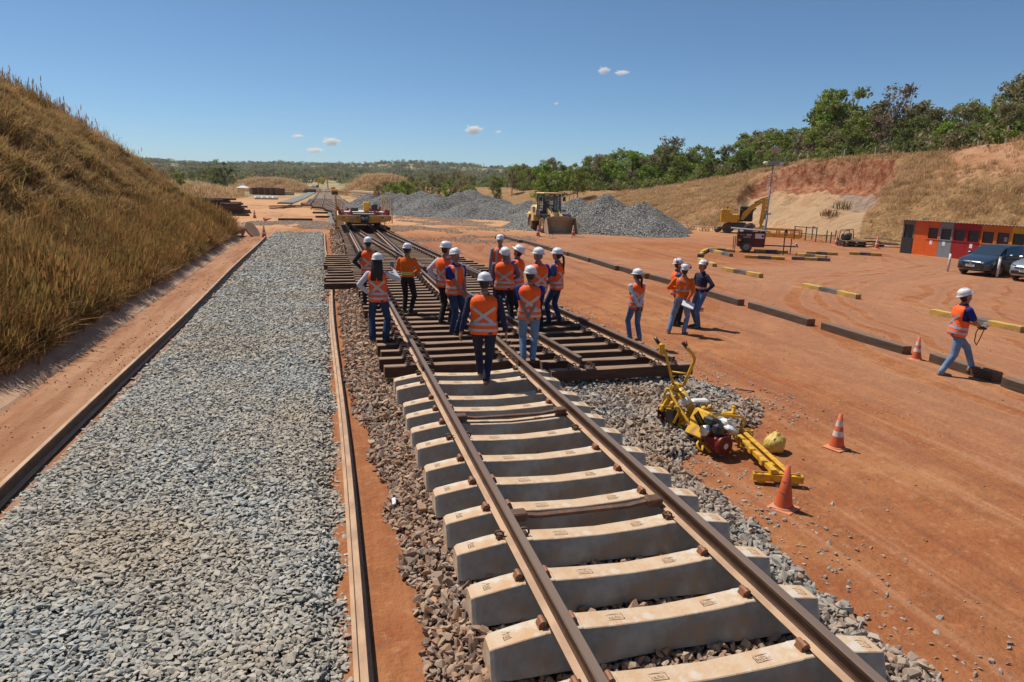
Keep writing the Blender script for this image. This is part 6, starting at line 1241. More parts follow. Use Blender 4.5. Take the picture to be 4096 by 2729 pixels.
# --- cars
def car(loc, rz, paint, label):
    o = empty('parked_car', loc, rz, label, 'car')   # local +X forward
    # sections along x: (x, halfwidth, z_bottom, z_shoulder, halfwidth_top, z_top)
    S_ = [(-2.02, .70, .42, .72, .60, .80), (-1.95, .80, .28, .85, .68, .98), (-1.6, .85, .20, .90, .62, 1.36), (-1.0, .87, .18, .92, .60, 1.45), (-.2, .88, .17, .93, .60, 1.47), (.35, .88, .17, .94, .58, 1.40), (.85, .88, .17, .94, .66, 1.10), (1.1, .87, .17, .93, .74, .97), (1.5, .86, .18, .86, .72, .90), (1.85, .80, .20, .76, .66, .80), (2.02, .66, .24, .66, .52, .70), (2.08, .5, .30, .58, .4, .62)]
    secs = []
    for x, hw, zb, zs, ht, zt in S_:
        secs.append([(x, -hw*.94, zb), (x, -hw, zb+.12), (x, -hw*1.0, zs-.18), (x, -hw*.97, zs), (x, -ht, zt-.03), (x, -ht*.8, zt), (x, 0, zt+.015), (x, ht*.8, zt), (x, ht, zt-.03), (x, hw*.97, zs), (x, hw, zs-.18), (x, hw, zb+.12), (x, hw*.94, zb)])
    b = MB(); b.loft(secs); bd = b.build('body', MT[paint], o, fix=True); sb = bd.modifiers.new('s', 'SUBSURF'); sb.levels = 2; sb.render_levels = 2
    g = MB(); g.add([(1.12, -.70, .99), (1.12, .70, .99), (.42, .56, 1.42), (.42, -.56, 1.42)], [(0, 1, 2, 3)]); M_g = Matrix.Translation((.035, 0, .03))
    g2 = MB(); n_ = 8
    g2.loft([[(1.10-.70*t+.05*math.sin(math.pi*t)+.02, y*(.71-.13*t), .985+.435*t+.03-.02*abs(y)) for y in np.linspace(-1, 1, 9)] for t in np.linspace(0, 1, 6)], closed=False, cap=False); g2.build('windscreen', MT['glass'], o)
    for s in (-1, 1):
        g2 = MB(); g2.loft([[(x, s*(hb+(ht-hb)*t+.012), zb+(zt-zb)*t) for t in (0, .5, 1)] for x, hb, zb, ht, zt in ((.98, .85, .955, .84, .975), (.45, .87, .965, .60, 1.365), (-.2, .87, .965, .61, 1.42), (-.9, .86, .955, .615, 1.40), (-1.45, .84, .95, .70, 1.18))], closed=False, cap=False); g2.build('side_window', MT['glass'], o)
        m_ = MB(); m_.bbox((.72, s*1.0, 1.0), (.14, .2, .13), .04); m_.build('mirror', MT[paint], o)
        h_ = MB(); h_.loft([[(x, s*y, z) for x, y, z in ((xx, yy, zz_-.045), (xx+.02, yy, zz_), (xx-.03, yy, zz_+.05))] for xx, yy, zz_ in ((2.02, .42, .66), (1.97, .60, .68), (1.84, .75, .71), (1.62, .84, .745))], closed=False, cap=False); h_.build('headlight', MT['glass'], o)
        for x in (-1.28, 1.28):
            wheel(o, (x, s*.78, .31), .31, .2, 'Y', rim='grey', rr_=.66)
            a_ = MB(); a_.tube([(x+.36*math.cos(q), s*.875, .31+.36*math.sin(q)) for q in np.linspace(-.15, math.pi+.15, 14)], .035, 6); a_.build('wheel_arch', MT['blk'], o)
            sp = MB(); [sp.bar((x, s*.885, .31), (x+.19*math.cos(q), s*.885, .31+.19*math.sin(q)), .03, .04, upv=(0, 1, 0)) for q in np.linspace(0, 2*math.pi, 8)[:-1]]; sp.build('spokes', MT['grey'], o)
    gr = MB(); gr.box((2.045, 0, .40), (.10, 1.15, .16)); gr.box((2.055, 0, .615), (.07, .9, .05)); gr.build('grille', MT['blk'], o)
    e = MB(); e.lathe([(.045, 0), (.055, .006), (.065, 0)], (2.10, 0, .635), 'X', 18); e.bar((2.102, -.03, .67), (2.102, 0, .60), .008, .004); e.bar((2.102, .03, .67), (2.102, 0, .60), .008, .004); e.build('emblem', MT['alu'], o)
    p = MB(); p.box((2.11, 0, .50), (.012, .42, .13), 0); p.box((2.117, 0, .55), (.004, .40, .03), 1); [p.box((2.117, -.15+i*.05, .492), (.003, .025, .06), 2) for i in range(7)]; p.build('number_plate', [MT['white'], MT['lblue'], MT['blk']], o)
    return o
MT['carpaint'] = mat('dark_blue_grey_paint', (.055, .075, .10), .25, .6, coat=1.); MT['carsilver'] = mat('silver_paint', (.42, .44, .47), .28, .6, coat=1.)
ch = math.atan2(-.15, -.99)
c1 = car((26.9+1.28*.99, 21.5+1.28*.15, 0), ch, 'carpaint', 'dark blue-grey hatchback parked in front of the cabins'); c2 = car((27.3+1.28*.99, 19.25+1.28*.15, 0), ch, 'carsilver', 'silver hatchback at the right edge of the yard')
c1.scale = c2.scale = (.95, .95, .95)
s_ = MB(); s_.box((.55, .886, .62), (.20, .004, .09), 0); s_.box((.25, .886, .64), (.13, .004, .15), 1); s_.build('door_sticker', [MT['engred'], MT['white']], c1)
# --- yellow sleeper-screwing machine lying beside the track
TM_ = empty('track_machine', tuple(G(1655, 1025)), 0, 'yellow petrol track machine with tall handlebars tipped beside the ballast', 'track machine')
o0 = Vector(TM_.location)
def q3(x, y, v): return Q((2500+x/1.96)/1.7408, (1300+y/1.96)/1.7408, v)-o0
def tubep(name, pts, r, m='yel', n=8, par=TM_): b = MB(); b.tube([q3(*p) for p in pts], r, n); return b.build(name, MT[m], par)
tubep('handlebar', [(378, 462, 5.25), (345, 330, 5.25), (318, 220, 5.27), (290, 178, 5.3), (262, 140, 5.35)], .022); tubep('handlebar', [(465, 470, 5.05), (500, 380, 5.05), (540, 290, 5.02), (546, 262, 5.02), (530, 228, 5.02), (495, 190, 5.04), (480, 172, 5.05)], .024)
tubep('grip', [(268, 150, 5.34), (236, 100, 5.4)], .026, 'blk'); tubep('grip', [(488, 182, 5.05), (452, 136, 5.08)], .026, 'blk'); tubep('brake_lever', [(500, 196, 5.05), (478, 122, 5.08)], .009, 'red'); tubep('crossbar', [(360, 366, 5.25), (497, 385, 5.05)], .013)
b = MB(); b.bbox(tuple(q3(288, 190, 5.3)), (.08, .06, .17), .015); b.build('switch_box', MT['yel'], TM_)
b = MB(); b.tube([q3(425, 505, 5.2), q3(545, 690, 4.95)], .062, 14); b.build('gear_column', MT['yel'], TM_); b = MB(); b.tube([q3(462, 575, 5.08), q3(492, 622, 5.03)], .0635, 14); b.build('white_sticker', MT['white'], TM_)
b = MB(); b.bbox(tuple(q3(400, 490, 5.25)), (.16, .14, .13), .03); b.build('yoke', MT['yel'], TM_); tubep('cable', [(370, 470, 5.2), (360, 500, 5.15), (400, 525, 5.1), (450, 520, 5.1), (470, 500, 5.05), (455, 480, 5.05), (420, 476, 5.1)], .007, 'blk', 6); tubep('cable', [(640, 640, 4.9), (665, 600, 4.9), (685, 620, 4.85), (670, 660, 4.85)], .008, 'blk', 6)
tubep('side_tube', [(305, 620, 5.35), (312, 540, 5.35), (330, 500, 5.32), (352, 505, 5.3), (372, 560, 5.2), (415, 640, 5.05), (470, 720, 4.9), (540, 830, 4.75), (600, 925, 4.6), (672, 1002, 4.45)], .021)
tubep('side_tube', [(390, 640, 5.0), (420, 650, 5.0), (418, 700, 5.0), (380, 770, 5.0)], .018)
tubep('cage_tube', [(592, 842, 4.55), (612, 780, 4.55), (640, 720, 4.6), (680, 700, 4.65), (760, 706, 4.7), (860, 716, 4.75), (920, 724, 4.8), (940, 750, 4.8), (925, 790, 4.8), (893, 850, 4.75)], .021)
tubep('cage_tube', [(470, 715, 4.95), (480, 690, 5.), (510, 682, 5.05), (545, 690, 5.05), (545, 720, 5.)], .018); tubep('cage_tube', [(500, 782, 4.85), (550, 760, 4.85), (612, 770, 4.8)], .015)
tubep('leg_tube', [(860, 880, 4.7), (905, 950, 4.6), (970, 1032, 4.48)], .019); tubep('leg_tube', [(590, 900, 4.6), (565, 930, 4.55), (575, 975, 4.5), (605, 985, 4.45), (610, 950, 4.5)], .018); tubep('leg_tube', [(822, 968, 4.5), (860, 1000, 4.48), (930, 985, 4.5)], .018)
# engine
def blk(name, x, y, v, d, m, bv=.02, rz=0., par=TM_, ry=0): b = MB(); b.bbox((0, 0, 0), d, bv); o = b.build(name, MT[m], par); o.location = q3(x, y, v); o.rotation_euler = (0, ry, rz); return o
blk('gearbox', 618, 735, 4.72, (.20, .34, .22), 'yel', .03, .2, ry=.5); blk('end_plate', 575, 790, 4.70, (.05, .30, .32), 'yel', .01, .3, ry=.6)
pt = text_mesh('SOMAFEL', .062, .001); pt.materials.clear(); pt.materials.append(MT['yel'])
bp_ = blk('name_plate', 583, 742, 4.52, (.26, .008, .10), 'blk', .002, .0); bp_.rotation_euler = (R_(0), R_(55), R_(12)); link('name_lettering', pt, bp_, (0, -.006, 0), (R_(90), 0, 0))
blk('air_filter', 722, 825, 4.38, (.17, .18, .17), 'blk', .04, .3, ry=.35); blk('air_filter_cover', 685, 765, 4.50, (.22, .20, .13), 'blk', .03, .3, ry=.35)
ht_ = text_mesh('HONDA', .022, .001); ht_.materials.clear(); ht_.materials.append(MT['white'])
blk('fuel_tank', 800, 775, 4.55, (.24, .20, .12), 'white', .045, .3, ry=.42); blk('fuel_tank', 830, 822, 4.42, (.22, .17, .11), 'white', .045, .3, ry=.35)
b = MB(); b.cyl((0, 0, 0), (0, 0, .035), .042, .036, n=12); o = b.build('fuel_cap', MT['alu'], TM_); o.location = q3(822, 772, 4.45)+Vector((0, 0, .03))
blk('engine_block', 730, 905, 4.40, (.30, .26, .22), 'engred', .04, .25)
b = MB(); b.cyl((0, -.04, 0), (0, .04, 0), .135, n=24); o = b.build('recoil_starter', MT['engred'], TM_); o.location = q3(772, 945, 4.27); o.rotation_euler = (0, 0, .25); b = MB(); b.cyl((0, -.05, 0), (0, -.042, 0), .04, n=16); b.build('starter_disc', MT['white'], o)
b = MB(); [b.bar((.075*math.cos(q), -.043, .075*math.sin(q)), (.125*math.cos(q), -.043, .125*math.sin(q)), .008, .006) for q in np.linspace(0, 6.28, 17)[:-1]]; b.build('starter_slots', MT['blk'], o)
b = MB(); b.cyl((-.04, 0, 0), (.05, 0, 0), .075, n=16); o = b.build('muffler', MT['alu'], TM_); o.location = q3(628, 828, 4.42)
blk('white_cover', 585, 600, 5.15, (.26, .13, .07), 'white', .02, -.1); blk('bracket', 560, 640, 5.05, (.14, .12, .12), 'dkgrey', .02); blk('bracket', 640, 655, 4.95, (.2, .1, .08), 'yel', .02); tubep('red_hook', [(610, 670, 4.85), (590, 655, 4.85), (595, 632, 4.85), (625, 625, 4.85), (640, 640, 4.85)], .014, 'clip')
blk('toggle', 850, 670, 4.9, (.05, .05, .14), 'yel', .01); blk('toggle', 820, 700, 4.85, (.24, .1, .05), 'yel', .01, .2); tubep('spindle', [(760, 690, 4.8), (840, 700, 4.8), (850, 660, 4.85)], .016)
# clamping head with linkages
rgm = np.random.default_rng(12)
for (a, c, wd) in (((270, 665, 5.4), (305, 600, 5.4), .05), ((285, 665, 5.3), (345, 570, 5.3), .05), ((320, 730, 5.25), (350, 665, 5.25), .05), ((345, 560, 5.3), (400, 600, 5.25), .06), ((300, 640, 5.3), (400, 655, 5.2), .06), ((360, 780, 5.15), (385, 700, 5.15), .05), ((380, 690, 5.15), (410, 640, 5.15), .06), ((330, 670, 5.25), (440, 690, 5.1), .07), ((430, 700, 5.1), (540, 690, 5.0), .07), ((450, 770, 5.05), (530, 740, 4.95), .05), ((440, 740, 5.1), (500, 700, 5.05), .07), ((375, 620, 5.2), (470, 700, 5.05), .08), ((420, 560, 5.2), (350, 620, 5.3), .07), ((500, 740, 4.9), (590, 830, 4.75), .05), ((520, 800, 4.85), (570, 880, 4.7), .06), ((420, 800, 5.1), (445, 720, 5.1), .05)):
    b = MB(); b.bar(q3(*a), q3(*c), wd, wd*.55, 0, (0, 1, 0)); b.cyl(q3(*a)+Vector((0, -.03, 0)), q3(*a)+Vector((0, .03, 0)), wd*.5, n=10); b.build('linkage', MT['yel'], TM_)
b = MB(); pts = [(252, 675), (262, 640), (300, 640), (340, 690), (335, 800), (290, 805), (265, 760)]
f_ = [q3(x, y, 5.35) for x, y in pts]; k_ = [q3(x, y, 5.42) for x, y in pts]; n_ = len(pts); b.add(f_+k_, [tuple(range(n_)), tuple(range(2*n_-1, n_-1, -1))]+[(i, n_+i, n_+(i+1) % n_, (i+1) % n_) for i in range(n_)]); b.build('clamp_plate', MT['blk'], TM_)
b = MB(); b.bar(q3(300, 800, 5.45), q3(410, 790, 5.15), .10, .12); b.bar(q3(320, 700, 5.3), q3(400, 720, 5.1), .12, .2); b.build('clamp_body', MT['blk'], TM_)
for p in ((257, 672), (280, 716), (284, 736), (270, 774)): b = MB(); b.cyl(q3(*p, 5.28)+Vector((-.02, 0, 0)), q3(*p, 5.28)+Vector((.02, 0, 0)), .02, n=10); b.build('red_knob', MT['engred'], TM_)
# guide beams on rollers
def roller_bar(a, c, lab_):
    a, c = Vector(a), Vector(c); ax_ = (c-a).normalized(); nrm = Vector((-ax_.y, ax_.x, 0))
    b = MB(); [b.bar(a+nrm*s*.045, c+nrm*s*.045, .012, .085) for s in (-1, 1)]; b.bar(a+ax_*.14, c-ax_*.14, .09, .06); b.bar(a, a+ax_*.02, .10, .085); b.bar(c-ax_*.02, c, .10, .085); b.build('roller_frame', MT['yel'], TM_)
    for t in (.10, -.10): p_ = (a+ax_*.10) if t > 0 else (c-ax_*.10); w2 = MB(); w2.cyl(p_-nrm*.03-Vector((0, 0, .03)), p_+nrm*.03-Vector((0, 0, .03)), .062, n=20); w2.build('roller', MT['yel'], TM_); w2 = MB(); w2.cyl(p_-nrm*.07-Vector((0, 0, .02)), p_+nrm*.07-Vector((0, 0, .02)), .012, n=8); w2.build('axle', MT['yel'], TM_)
def g3(x, y, z): return G((2500+x/1.96)/1.7408, (1300+y/1.96)/1.7408, z)-o0
roller_bar(g3(1000, 1180, .10), g3(1395, 1210, .10), ''); roller_bar(g3(820, 838, .12), g3(1000, 846, .12), '')
b = MB(); b.bar(g3(885, 868, .16), g3(1185, 1165, .16), .07, .055); [b.bar(g3(x, y, .17), g3(x+18, y+18, .17), .078, .065) for x, y in ((905, 890), (985, 975), (1075, 1068), (1150, 1140))]; b.build('guide_beam', MT['yel'], TM_)
b = MB(); b.bar(g3(905, 828, .16), g3(1268, 1155, .16), .035, .07); b.bar(g3(915, 823, .185), g3(1275, 1150, .185), .07, .010); b.build('guide_beam', MT['yel'], TM_)
for (x0, y0, x1, y1) in ((900, 850, 990, 850), (950, 915, 1010, 918), (1090, 1085, 1170, 1090), (1185, 1160, 1260, 1160)): b = MB(); b.bar(g3(x0, y0, .14), g3(x1, y1, .14), .09, .012); b.build('cross_plate', MT['yel'], TM_)
# --- yellow sack of stones
bp0 = G(1781, 1040); SK = empty('stone_sack', (bp0.x+.02, bp0.y+.05, 0), .3, 'yellow woven sack of ballast tied at the top beside the yellow machine', 'sack')
b = MB(); secs = []
for z, r in ((0, .10), (.03, .155), (.10, .175), (.18, .18), (.25, .16), (.30, .12), (.33, .07), (.36, .055), (.38, .03)):
    secs.append([((r*(1+.10*math.sin(3*q+z*9)+.05*math.sin(7*q+z*20)))*math.cos(q)*1.1, (r*(1+.08*math.cos(4*q+z*7)))*math.sin(q)*.9, z+.01*math.sin(5*q)) for q in np.linspace(0, 2*math.pi, 32, endpoint=False)])
b.loft(secs); b.build('sack', mat('yellow_sack', (.62, .40, .05), .6, 0, (.70, .52, .14), 6, .5, 1., 14), SK); SK.scale = (.85, .85, .74)
b = MB(); b.tube([(.05, -.03, .33), (.055, -.01, .38), (.03, 0, .40), (.01, .01, .36)], .014, 6); b.build('tie', MT['wagyel'], SK)
for i, (x, y, s) in enumerate(((-.10, -.06, .10), (-.02, -.05, .09), (.13, .03, .07), (-.06, .02, .08))): q = link('stone', SRC['st_grey'].objects[i].data, SK, (x, y, .30-.02*i)); q.scale = (s, s, s)
# --- slotted steel plate on the ballast
pa = G(1580, 872, .2); pb = G(1610, 905, .2); b = MB(); b.bar(pa, pb, .16, .012); [b.bar(pa+(pb-pa).cross(Vector((0, 0, 1))).normalized()*s*.075+Vector((0, 0, .015)), pb+(pb-pa).cross(Vector((0, 0, 1))).normalized()*s*.075+Vector((0, 0, .015)), .012, .03) for s in (-1, 1)]
for t in (.15, .35, .5, .65, .85): c = pa.lerp(pb, t); b.bar(c+Vector((0, 0, .0065)), c+(pb-pa).normalized()*.04+Vector((0, 0, .0065)), .03, .004, 1)
tag(b.build('steel_plate', [mat('pale_steel_plate', (.36, .30, .24), .6, .2, (.28, .2, .14), 8, .5), MT['blk']]), 'pale slotted steel channel lying on the ballast behind the machine', 'steel plate')
# a stick, an orange rag, a scrap of paper
v = G(1705, 1065*.0+905*1.0); 
b = MB(); b.tube([G(1691, 893, .02), G(1712, 897, .02), G(1734, 900, .02)], .012, 6); tag(b.build('stick', MT['woodr']), 'thin pale stick on the red soil beyond the ballast heap', 'stick')
v = G(1383, 876, .24); b = MB(); b.loft([[(x, y+.02*math.sin(x*60), .01*math.sin(y*80+x*50)) for y in np.linspace(-.04, .04, 5)] for x in np.linspace(-.07, .07, 7)], closed=False, cap=False); o = b.build('rag', MT['cone']); o.location = v; tag(o, 'orange scrap lying on the ballast right of the track', 'rag'); o.modifiers.new('t', 'SOLIDIFY').thickness = .004
v = G(905, 1152, .12); b = MB(); b.loft([[(x, y, .02*math.sin(y*30+x*40)) for y in np.linspace(-.045, .045, 5)] for x in np.linspace(-.02, .02, 5)], closed=False, cap=False); o = b.build('paper_scrap', MT['paper']); o.location = v; tag(o, 'white paper scrap on the ballast left of the sleepers', 'paper'); o.modifiers.new('t', 'SOLIDIFY').thickness = .002
# ------------------------------------------------------------------ vegetation
def leafmat(name, c1, c2, c3=None, trans=.38, ns=.9):
    m = bpy.data.materials.new(name); t, b, N, L = nodes(m); b.inputs['Roughness'].default_value = .6; b.inputs['Specular IOR Level'].default_value = .25
    g = N('NewGeometry'); n = N('TexNoise'); n.inputs['Scale'].default_value = ns; n.inputs['Detail'].default_value = 5; n.inputs['Roughness'].default_value = .7; L(g.outputs['Position'], n.inputs[0])
    cr = N('ValToRGB'); cr.color_ramp.elements[0].position = .36; cr.color_ramp.elements[1].position = .64; cr.color_ramp.elements[0].color = (*c1, 1); cr.color_ramp.elements[1].color = (*c2, 1); L(n.outputs[0], cr.inputs[0]); out = cr.outputs[0]
    if c3:
        r = N('ValToRGB'); L(g.outputs['Random Per Island'], r.inputs[0]); r.color_ramp.elements[0].position = .70; r.color_ramp.elements[1].position = .75; mx = N('MixRGB'); L(r.outputs[0], mx.inputs[0]); L(out, mx.inputs[1]); mx.inputs[2].default_value = (*c3, 1); out = mx.outputs[0]
    L(out, b.inputs['Base Color']); tr = N('BsdfTranslucent'); L(out, tr.inputs[0]); ms = N('MixShader'); ms.inputs[0].default_value = trans; L(b.outputs[0], ms.inputs[1]); L(tr.outputs[0], ms.inputs[2]); L(ms.outputs[0], t.nodes['Material Output'].inputs[0])
    return m
LM = {'green': leafmat('leaf_green', (.11, .155, .022), (.27, .34, .045), (.38, .38, .10)), 'dark': leafmat('leaf_dark', (.075, .11, .022), (.18, .235, .045), (.27, .26, .09)), 'bright': leafmat('leaf_bright', (.12, .20, .012), (.22, .33, .03), (.28, .36, .06)),
      'olive': leafmat('leaf_olive', (.15, .15, .06), (.28, .25, .10), (.38, .31, .16)), 'brown': leafmat('leaf_dry', (.17, .12, .07), (.27, .195, .12), (.36, .27, .17))}
MT['bark'] = mat('bark', (.085, .062, .045), .95, 0, (.17, .135, .10), 12, .6, .5, 20, streak=(4, 4, .8))
def leaves(bm_v, bm_f, c, r, n, sz, rg, flat=.8):
    p = rg.normal(size=(n, 3)); p /= np.linalg.norm(p, axis=1)[:, None]; p *= (rg.random((n, 1))**.45)*r; p[:, 2] *= flat; p += c
    a = rg.normal(size=(n, 3)); a /= np.linalg.norm(a, axis=1)[:, None]; b = np.cross(a, rg.normal(size=(n, 3))); b /= np.linalg.norm(b, axis=1)[:, None]
    s = sz*rg.uniform(.6, 1.3, (n, 1)); k = len(bm_v)
    q = np.stack([p-a*s, p+b*s*.45, p+a*s, p-b*s*.45], 1).reshape(-1, 3)
    base = sum(len(x) for x in bm_v); bm_v.append(q); bm_f.append(np.arange(base, base+4*n).reshape(-1, 4))
def mk(name, V, F_, m, sm=False):
    V = np.concatenate(V); F_ = np.concatenate(F_); me = bpy.data.meshes.new(name); me.vertices.add(len(V)); me.vertices.foreach_set('co', V.astype(np.float32).ravel()); me.loops.add(F_.size); me.loops.foreach_set('vertex_index', F_.ravel().astype(np.int32)); me.polygons.add(len(F_)); me.polygons.foreach_set('loop_start', np.arange(0, F_.size, 4, dtype=np.int32)); me.update(calc_edges=True); me.materials.append(m); return me
def tree_kind(seed, leaf, H=6.5, spread=2.3, ncl=26, per=95, sz=.17, low=.32, clr=.62, bare=False, flat=.75):
    rg = np.random.default_rng(seed); tb = MB(); V = []; F_ = []; top = np.array([rg.normal(0, .3), rg.normal(0, .3), H*.62])
    tr = [Vector((0, 0, -.4)), Vector((rg.normal(0, .1), rg.normal(0, .1), H*.2)), Vector((top[0]*.6, top[1]*.6, H*.42)), Vector(top)]; tb.tube(tr, [.15, .12, .09, .04], 7)
    for i in range(ncl):
        a = rg.uniform(0, 6.283); zf_ = rg.uniform(low, 1.); rad = spread*math.sqrt(max(.05, 1-((zf_-.55)/.52)**2))*rg.uniform(.35, 1.)
        c = np.array([rad*math.cos(a), rad*math.sin(a), H*zf_-.35]); s0 = tr[1].lerp(tr[3], min(1, max(0, zf_-.15)*rg.uniform(.7, 1.1)))
        mid = s0.lerp(Vector(c), .5)+Vector((0, 0, -.15)); tb.tube([s0, mid, Vector(c)], [.045, .03, .012], 5, cap=False)
        if bare and i % 2: tb.tube([mid, Vector(c)+Vector((rg.normal(0, .5), rg.normal(0, .5), .6))], [.02, .006], 4, cap=False)
        leaves(V, F_, c, clr*rg.uniform(.7, 1.35), int(per*rg.uniform(.6, 1.3)*(.35 if bare else 1)), sz, rg, flat)
    me = tb.mesh('trunk'); me.materials.append(MT['bark']); me.polygons.foreach_set('use_smooth', [True]*len(me.polygons))
    return me, mk('crown', V, F_, LM[leaf])
KINDS = [('green', 'leafy mid-green tree', dict(leaf='green')), ('green', 'leafy mid-green tree', dict(leaf='green', spread=2.0, H=7)), ('dark', 'dark green tree', dict(leaf='dark', ncl=30)), ('dark', 'dark green tree', dict(leaf='dark', spread=1.9, H=6, low=.2)),
         ('olive', 'thin olive-brown tree', dict(leaf='olive', per=60, low=.45)), ('olive', 'thin olive-brown tree', dict(leaf='olive', per=70, spread=1.8)), ('brown', 'dry brown half-bare tree', dict(leaf='brown', bare=True, low=.5, per=110)),
         ('bright', 'bright green bushy tree', dict(leaf='bright', low=.12, spread=2.5, H=4.5, ncl=30)), ('green', 'leafy mid-green tree', dict(leaf='green', low=.15, spread=2.1, H=5, ncl=30, sz=.15)), ('olive', 'thin olive-brown tree', dict(leaf='olive', low=.1, H=4, spread=2., per=80))]
TK = [(k, l, tree_kind(100+i, **d), d.get('H', 6.5)) for i, (k, l, d) in enumerate(KINDS)]
SILX = [880, 950, 1050, 1150, 1190, 1230, 1265, 1300, 1330, 1360, 1400, 1440, 1480, 1540, 1580, 1640, 1690, 1740, 1785, 1830, 1860, 1900, 1950, 1990, 2040, 2080, 2120, 2200, 2240, 2290, 2330, 2420]
SILY = [405, 398, 398, 402, 378, 392, 372, 385, 358, 352, 335, 348, 345, 316, 335, 322, 300, 302, 285, 285, 235, 212, 212, 240, 202, 212, 240, 218, 225, 200, 166, 150]
def proj(p):
    d = Vector(p)-CAM; z = d.dot(fw); return 1176.5+1569*d.dot(rr)/z, 784-1569*d.dot(uu)/z
rgt = np.random.default_rng(77); NT_ = 0; TREES = []
def put_tree(i, u, v, h, group='trees above the cut slope', where='above the cut slope', z=None, label=None):
    global NT_
    k, l, (mt_, mc_), H = TK[i]; s = h/H; z = slopeR(u, v)[0] if z is None else z
    o = empty('tree', (u, v, z-.1), rgt.uniform(0, 6.28), label or '%s %s' % (l, where), 'tree', group+', '+k+' kind'); o.scale = (s*rgt.uniform(.9, 1.15), s*rgt.uniform(.9, 1.15), s)
    link('trunk', mt_, o); link('crown', mc_, o); NT_ += 1
    if not label: TREES.append((o, l, k, group, h, (u, v, z)))
    return o
special = {1900: ('green', 1), 1945: ('dark', 2), 2045: ('brown', 6), 2335: ('olive', 4), 1440: ('bright', 7), 1535: ('brown', 6), 1265: ('dark', 3)}
# trees along and behind the crest of the cut
for row, (off0, off1, n) in enumerate(((1.5, 4, 46), (5, 9, 48), (10, 18, 44))):
    for j in range(n):
        v = 24+(125-24)*((j+rgt.uniform(.1, .9))/n)**1.15; cu = interp(v, CV, CU); u = cu+rgt.uniform(off0, off1); z = slopeR(u, v)[0]
        px, py = proj((u, v, z)); tgt = float(np.interp(px, SILX, SILY))
        dist = (Vector((u, v, z))-CAM).dot(fw); need = (py-tgt)*dist/1569
        h = need*(rgt.uniform(.55, .98) if row < 2 else rgt.uniform(.8, 1.0)); h = max(2.0, min(h, 11))
        if row == 0: h = min(h*.75, 6)
        i = rgt.choice([0, 1, 2, 3, 4, 5, 6, 7, 8, 9], p=[.16, .12, .06, .06, .15, .12, .11, .10, .08, .04])
        put_tree(int(i), u, v, h)
for px_, (nm, i) in special.items():
    # named individuals that stand out on the skyline
    best = None
    for v in np.arange(26, 125, .5):
        u = interp(v, CV, CU)+6; z = slopeR(u, v)[0]; px, py = proj((u, v, z))
        if best is None or abs(px-px_) < best[0]: best = (abs(px-px_), u, v, z, px, py)
    _, u, v, z, px, py = best; h = (py-float(np.interp(px_, SILX, SILY)))*(Vector((u, v, z))-CAM).dot(fw)/1569
    lab = {1900: 'tallest round mid-green tree on the skyline above the scar', 1945: 'tall dark green tree touching the tallest round tree', 2045: 'dry brown flat-topped tree right of the tallest tree', 2335: 'tall thin tree at the right edge of the skyline', 1440: 'bright yellow-green bush left of the mast trees', 1535: 'dry brown tree above the gravel heap', 1265: 'narrow dark tree above the loader cab'}[px_]
    o = put_tree(i, u, v, h*1.02, label=lab)
# bushes and small trees behind the stockpiles and towards the valley
for j in range(60):
    v = rgt.uniform(100, 230); px = rgt.uniform(860, 1330); p = Q(px, 430, v); u = p.x
    if u < interp(v, TV, TU)-4 and px > 1150: pass
    z = max(0, slopeR(u, v)[0]) if v < 219 else .5
    d = (Vector((u, v, z))-CAM).dot(fw); tgt = float(np.interp(px, SILX, SILY)); h = max(2.5, ((420-tgt)*d/1569+3)*rgt.uniform(.6, 1.0))
    put_tree(int(rgt.choice([0, 2, 3, 4, 5, 7, 8, 9])), u, v, min(h, 10), 'bushes behind the stockpiles', 'behind the stockpiles', z)
for j in range(22):
    px = rgt.uniform(395, 700); d = rgt.uniform(180, 420); a = YAW+math.atan((px-1176)/1569); p = (CAM.x+d*math.sin(a), CAM.y+d*math.cos(a)); put_tree(int(rgt.choice([2, 3, 4, 5, 9])), p[0], p[1], rgt.uniform(5, 8.5), 'trees beyond the haul road', 'beyond the haul road', ground_z(*p))
put_tree(3, -15.5, 64, 4.2, label='dark round tree peeping over the end of the left bank', z=0)
def landmark(px, group):
    if 'stockpiles' in group: return 'behind the far gravel heaps' if px < 1010 else 'behind the long gravel ridge' if px < 1180 else 'left of the loader cab'
    if 'haul' in group: return 'left of the white tent' if px < 555 else 'behind the dark stacks' if px < 660 else 'near the far gantry'
    for lim, t_ in ((1340, 'above the wheel loader'), (1480, 'above the big gravel heap'), (1620, 'right of the gravel heap'), (1740, 'above the excavator'), (1860, 'behind the camera mast'), (1990, 'above the scar middle'), (2100, 'above the scar right end'), (2230, 'above the orange cabins'), (9999, 'above the parked cars')):
        if px < lim: return t_
bk_ = {}
for o, l, k, group, h, p in TREES:
    px, py = proj(p); d_ = (Vector(p)-CAM).dot(fw); row = ''
    if 'slope' in group: row = 'front' if p[0]-interp(p[1], CV, CU) < 4.5 else 'middle' if p[0]-interp(p[1], CV, CU) < 9.5 else 'back'
    sz_ = 'low' if h < 3.2 else 'tall' if h > 6.5 else ''
    bk_.setdefault((sz_, l, row, landmark(px, group)), []).append((px, o))
for (sz_, l, row, lm), lst in bk_.items():
    lst.sort(key=lambda q: q[0])
    for i, (px, o) in enumerate(lst): o['label'] = ' '.join(x for x in (sz_, l, ('in %s row' % row) if row else '', lm) if x)+((', %s from left' % ordw(i+1)) if len(lst) > 1 else '')
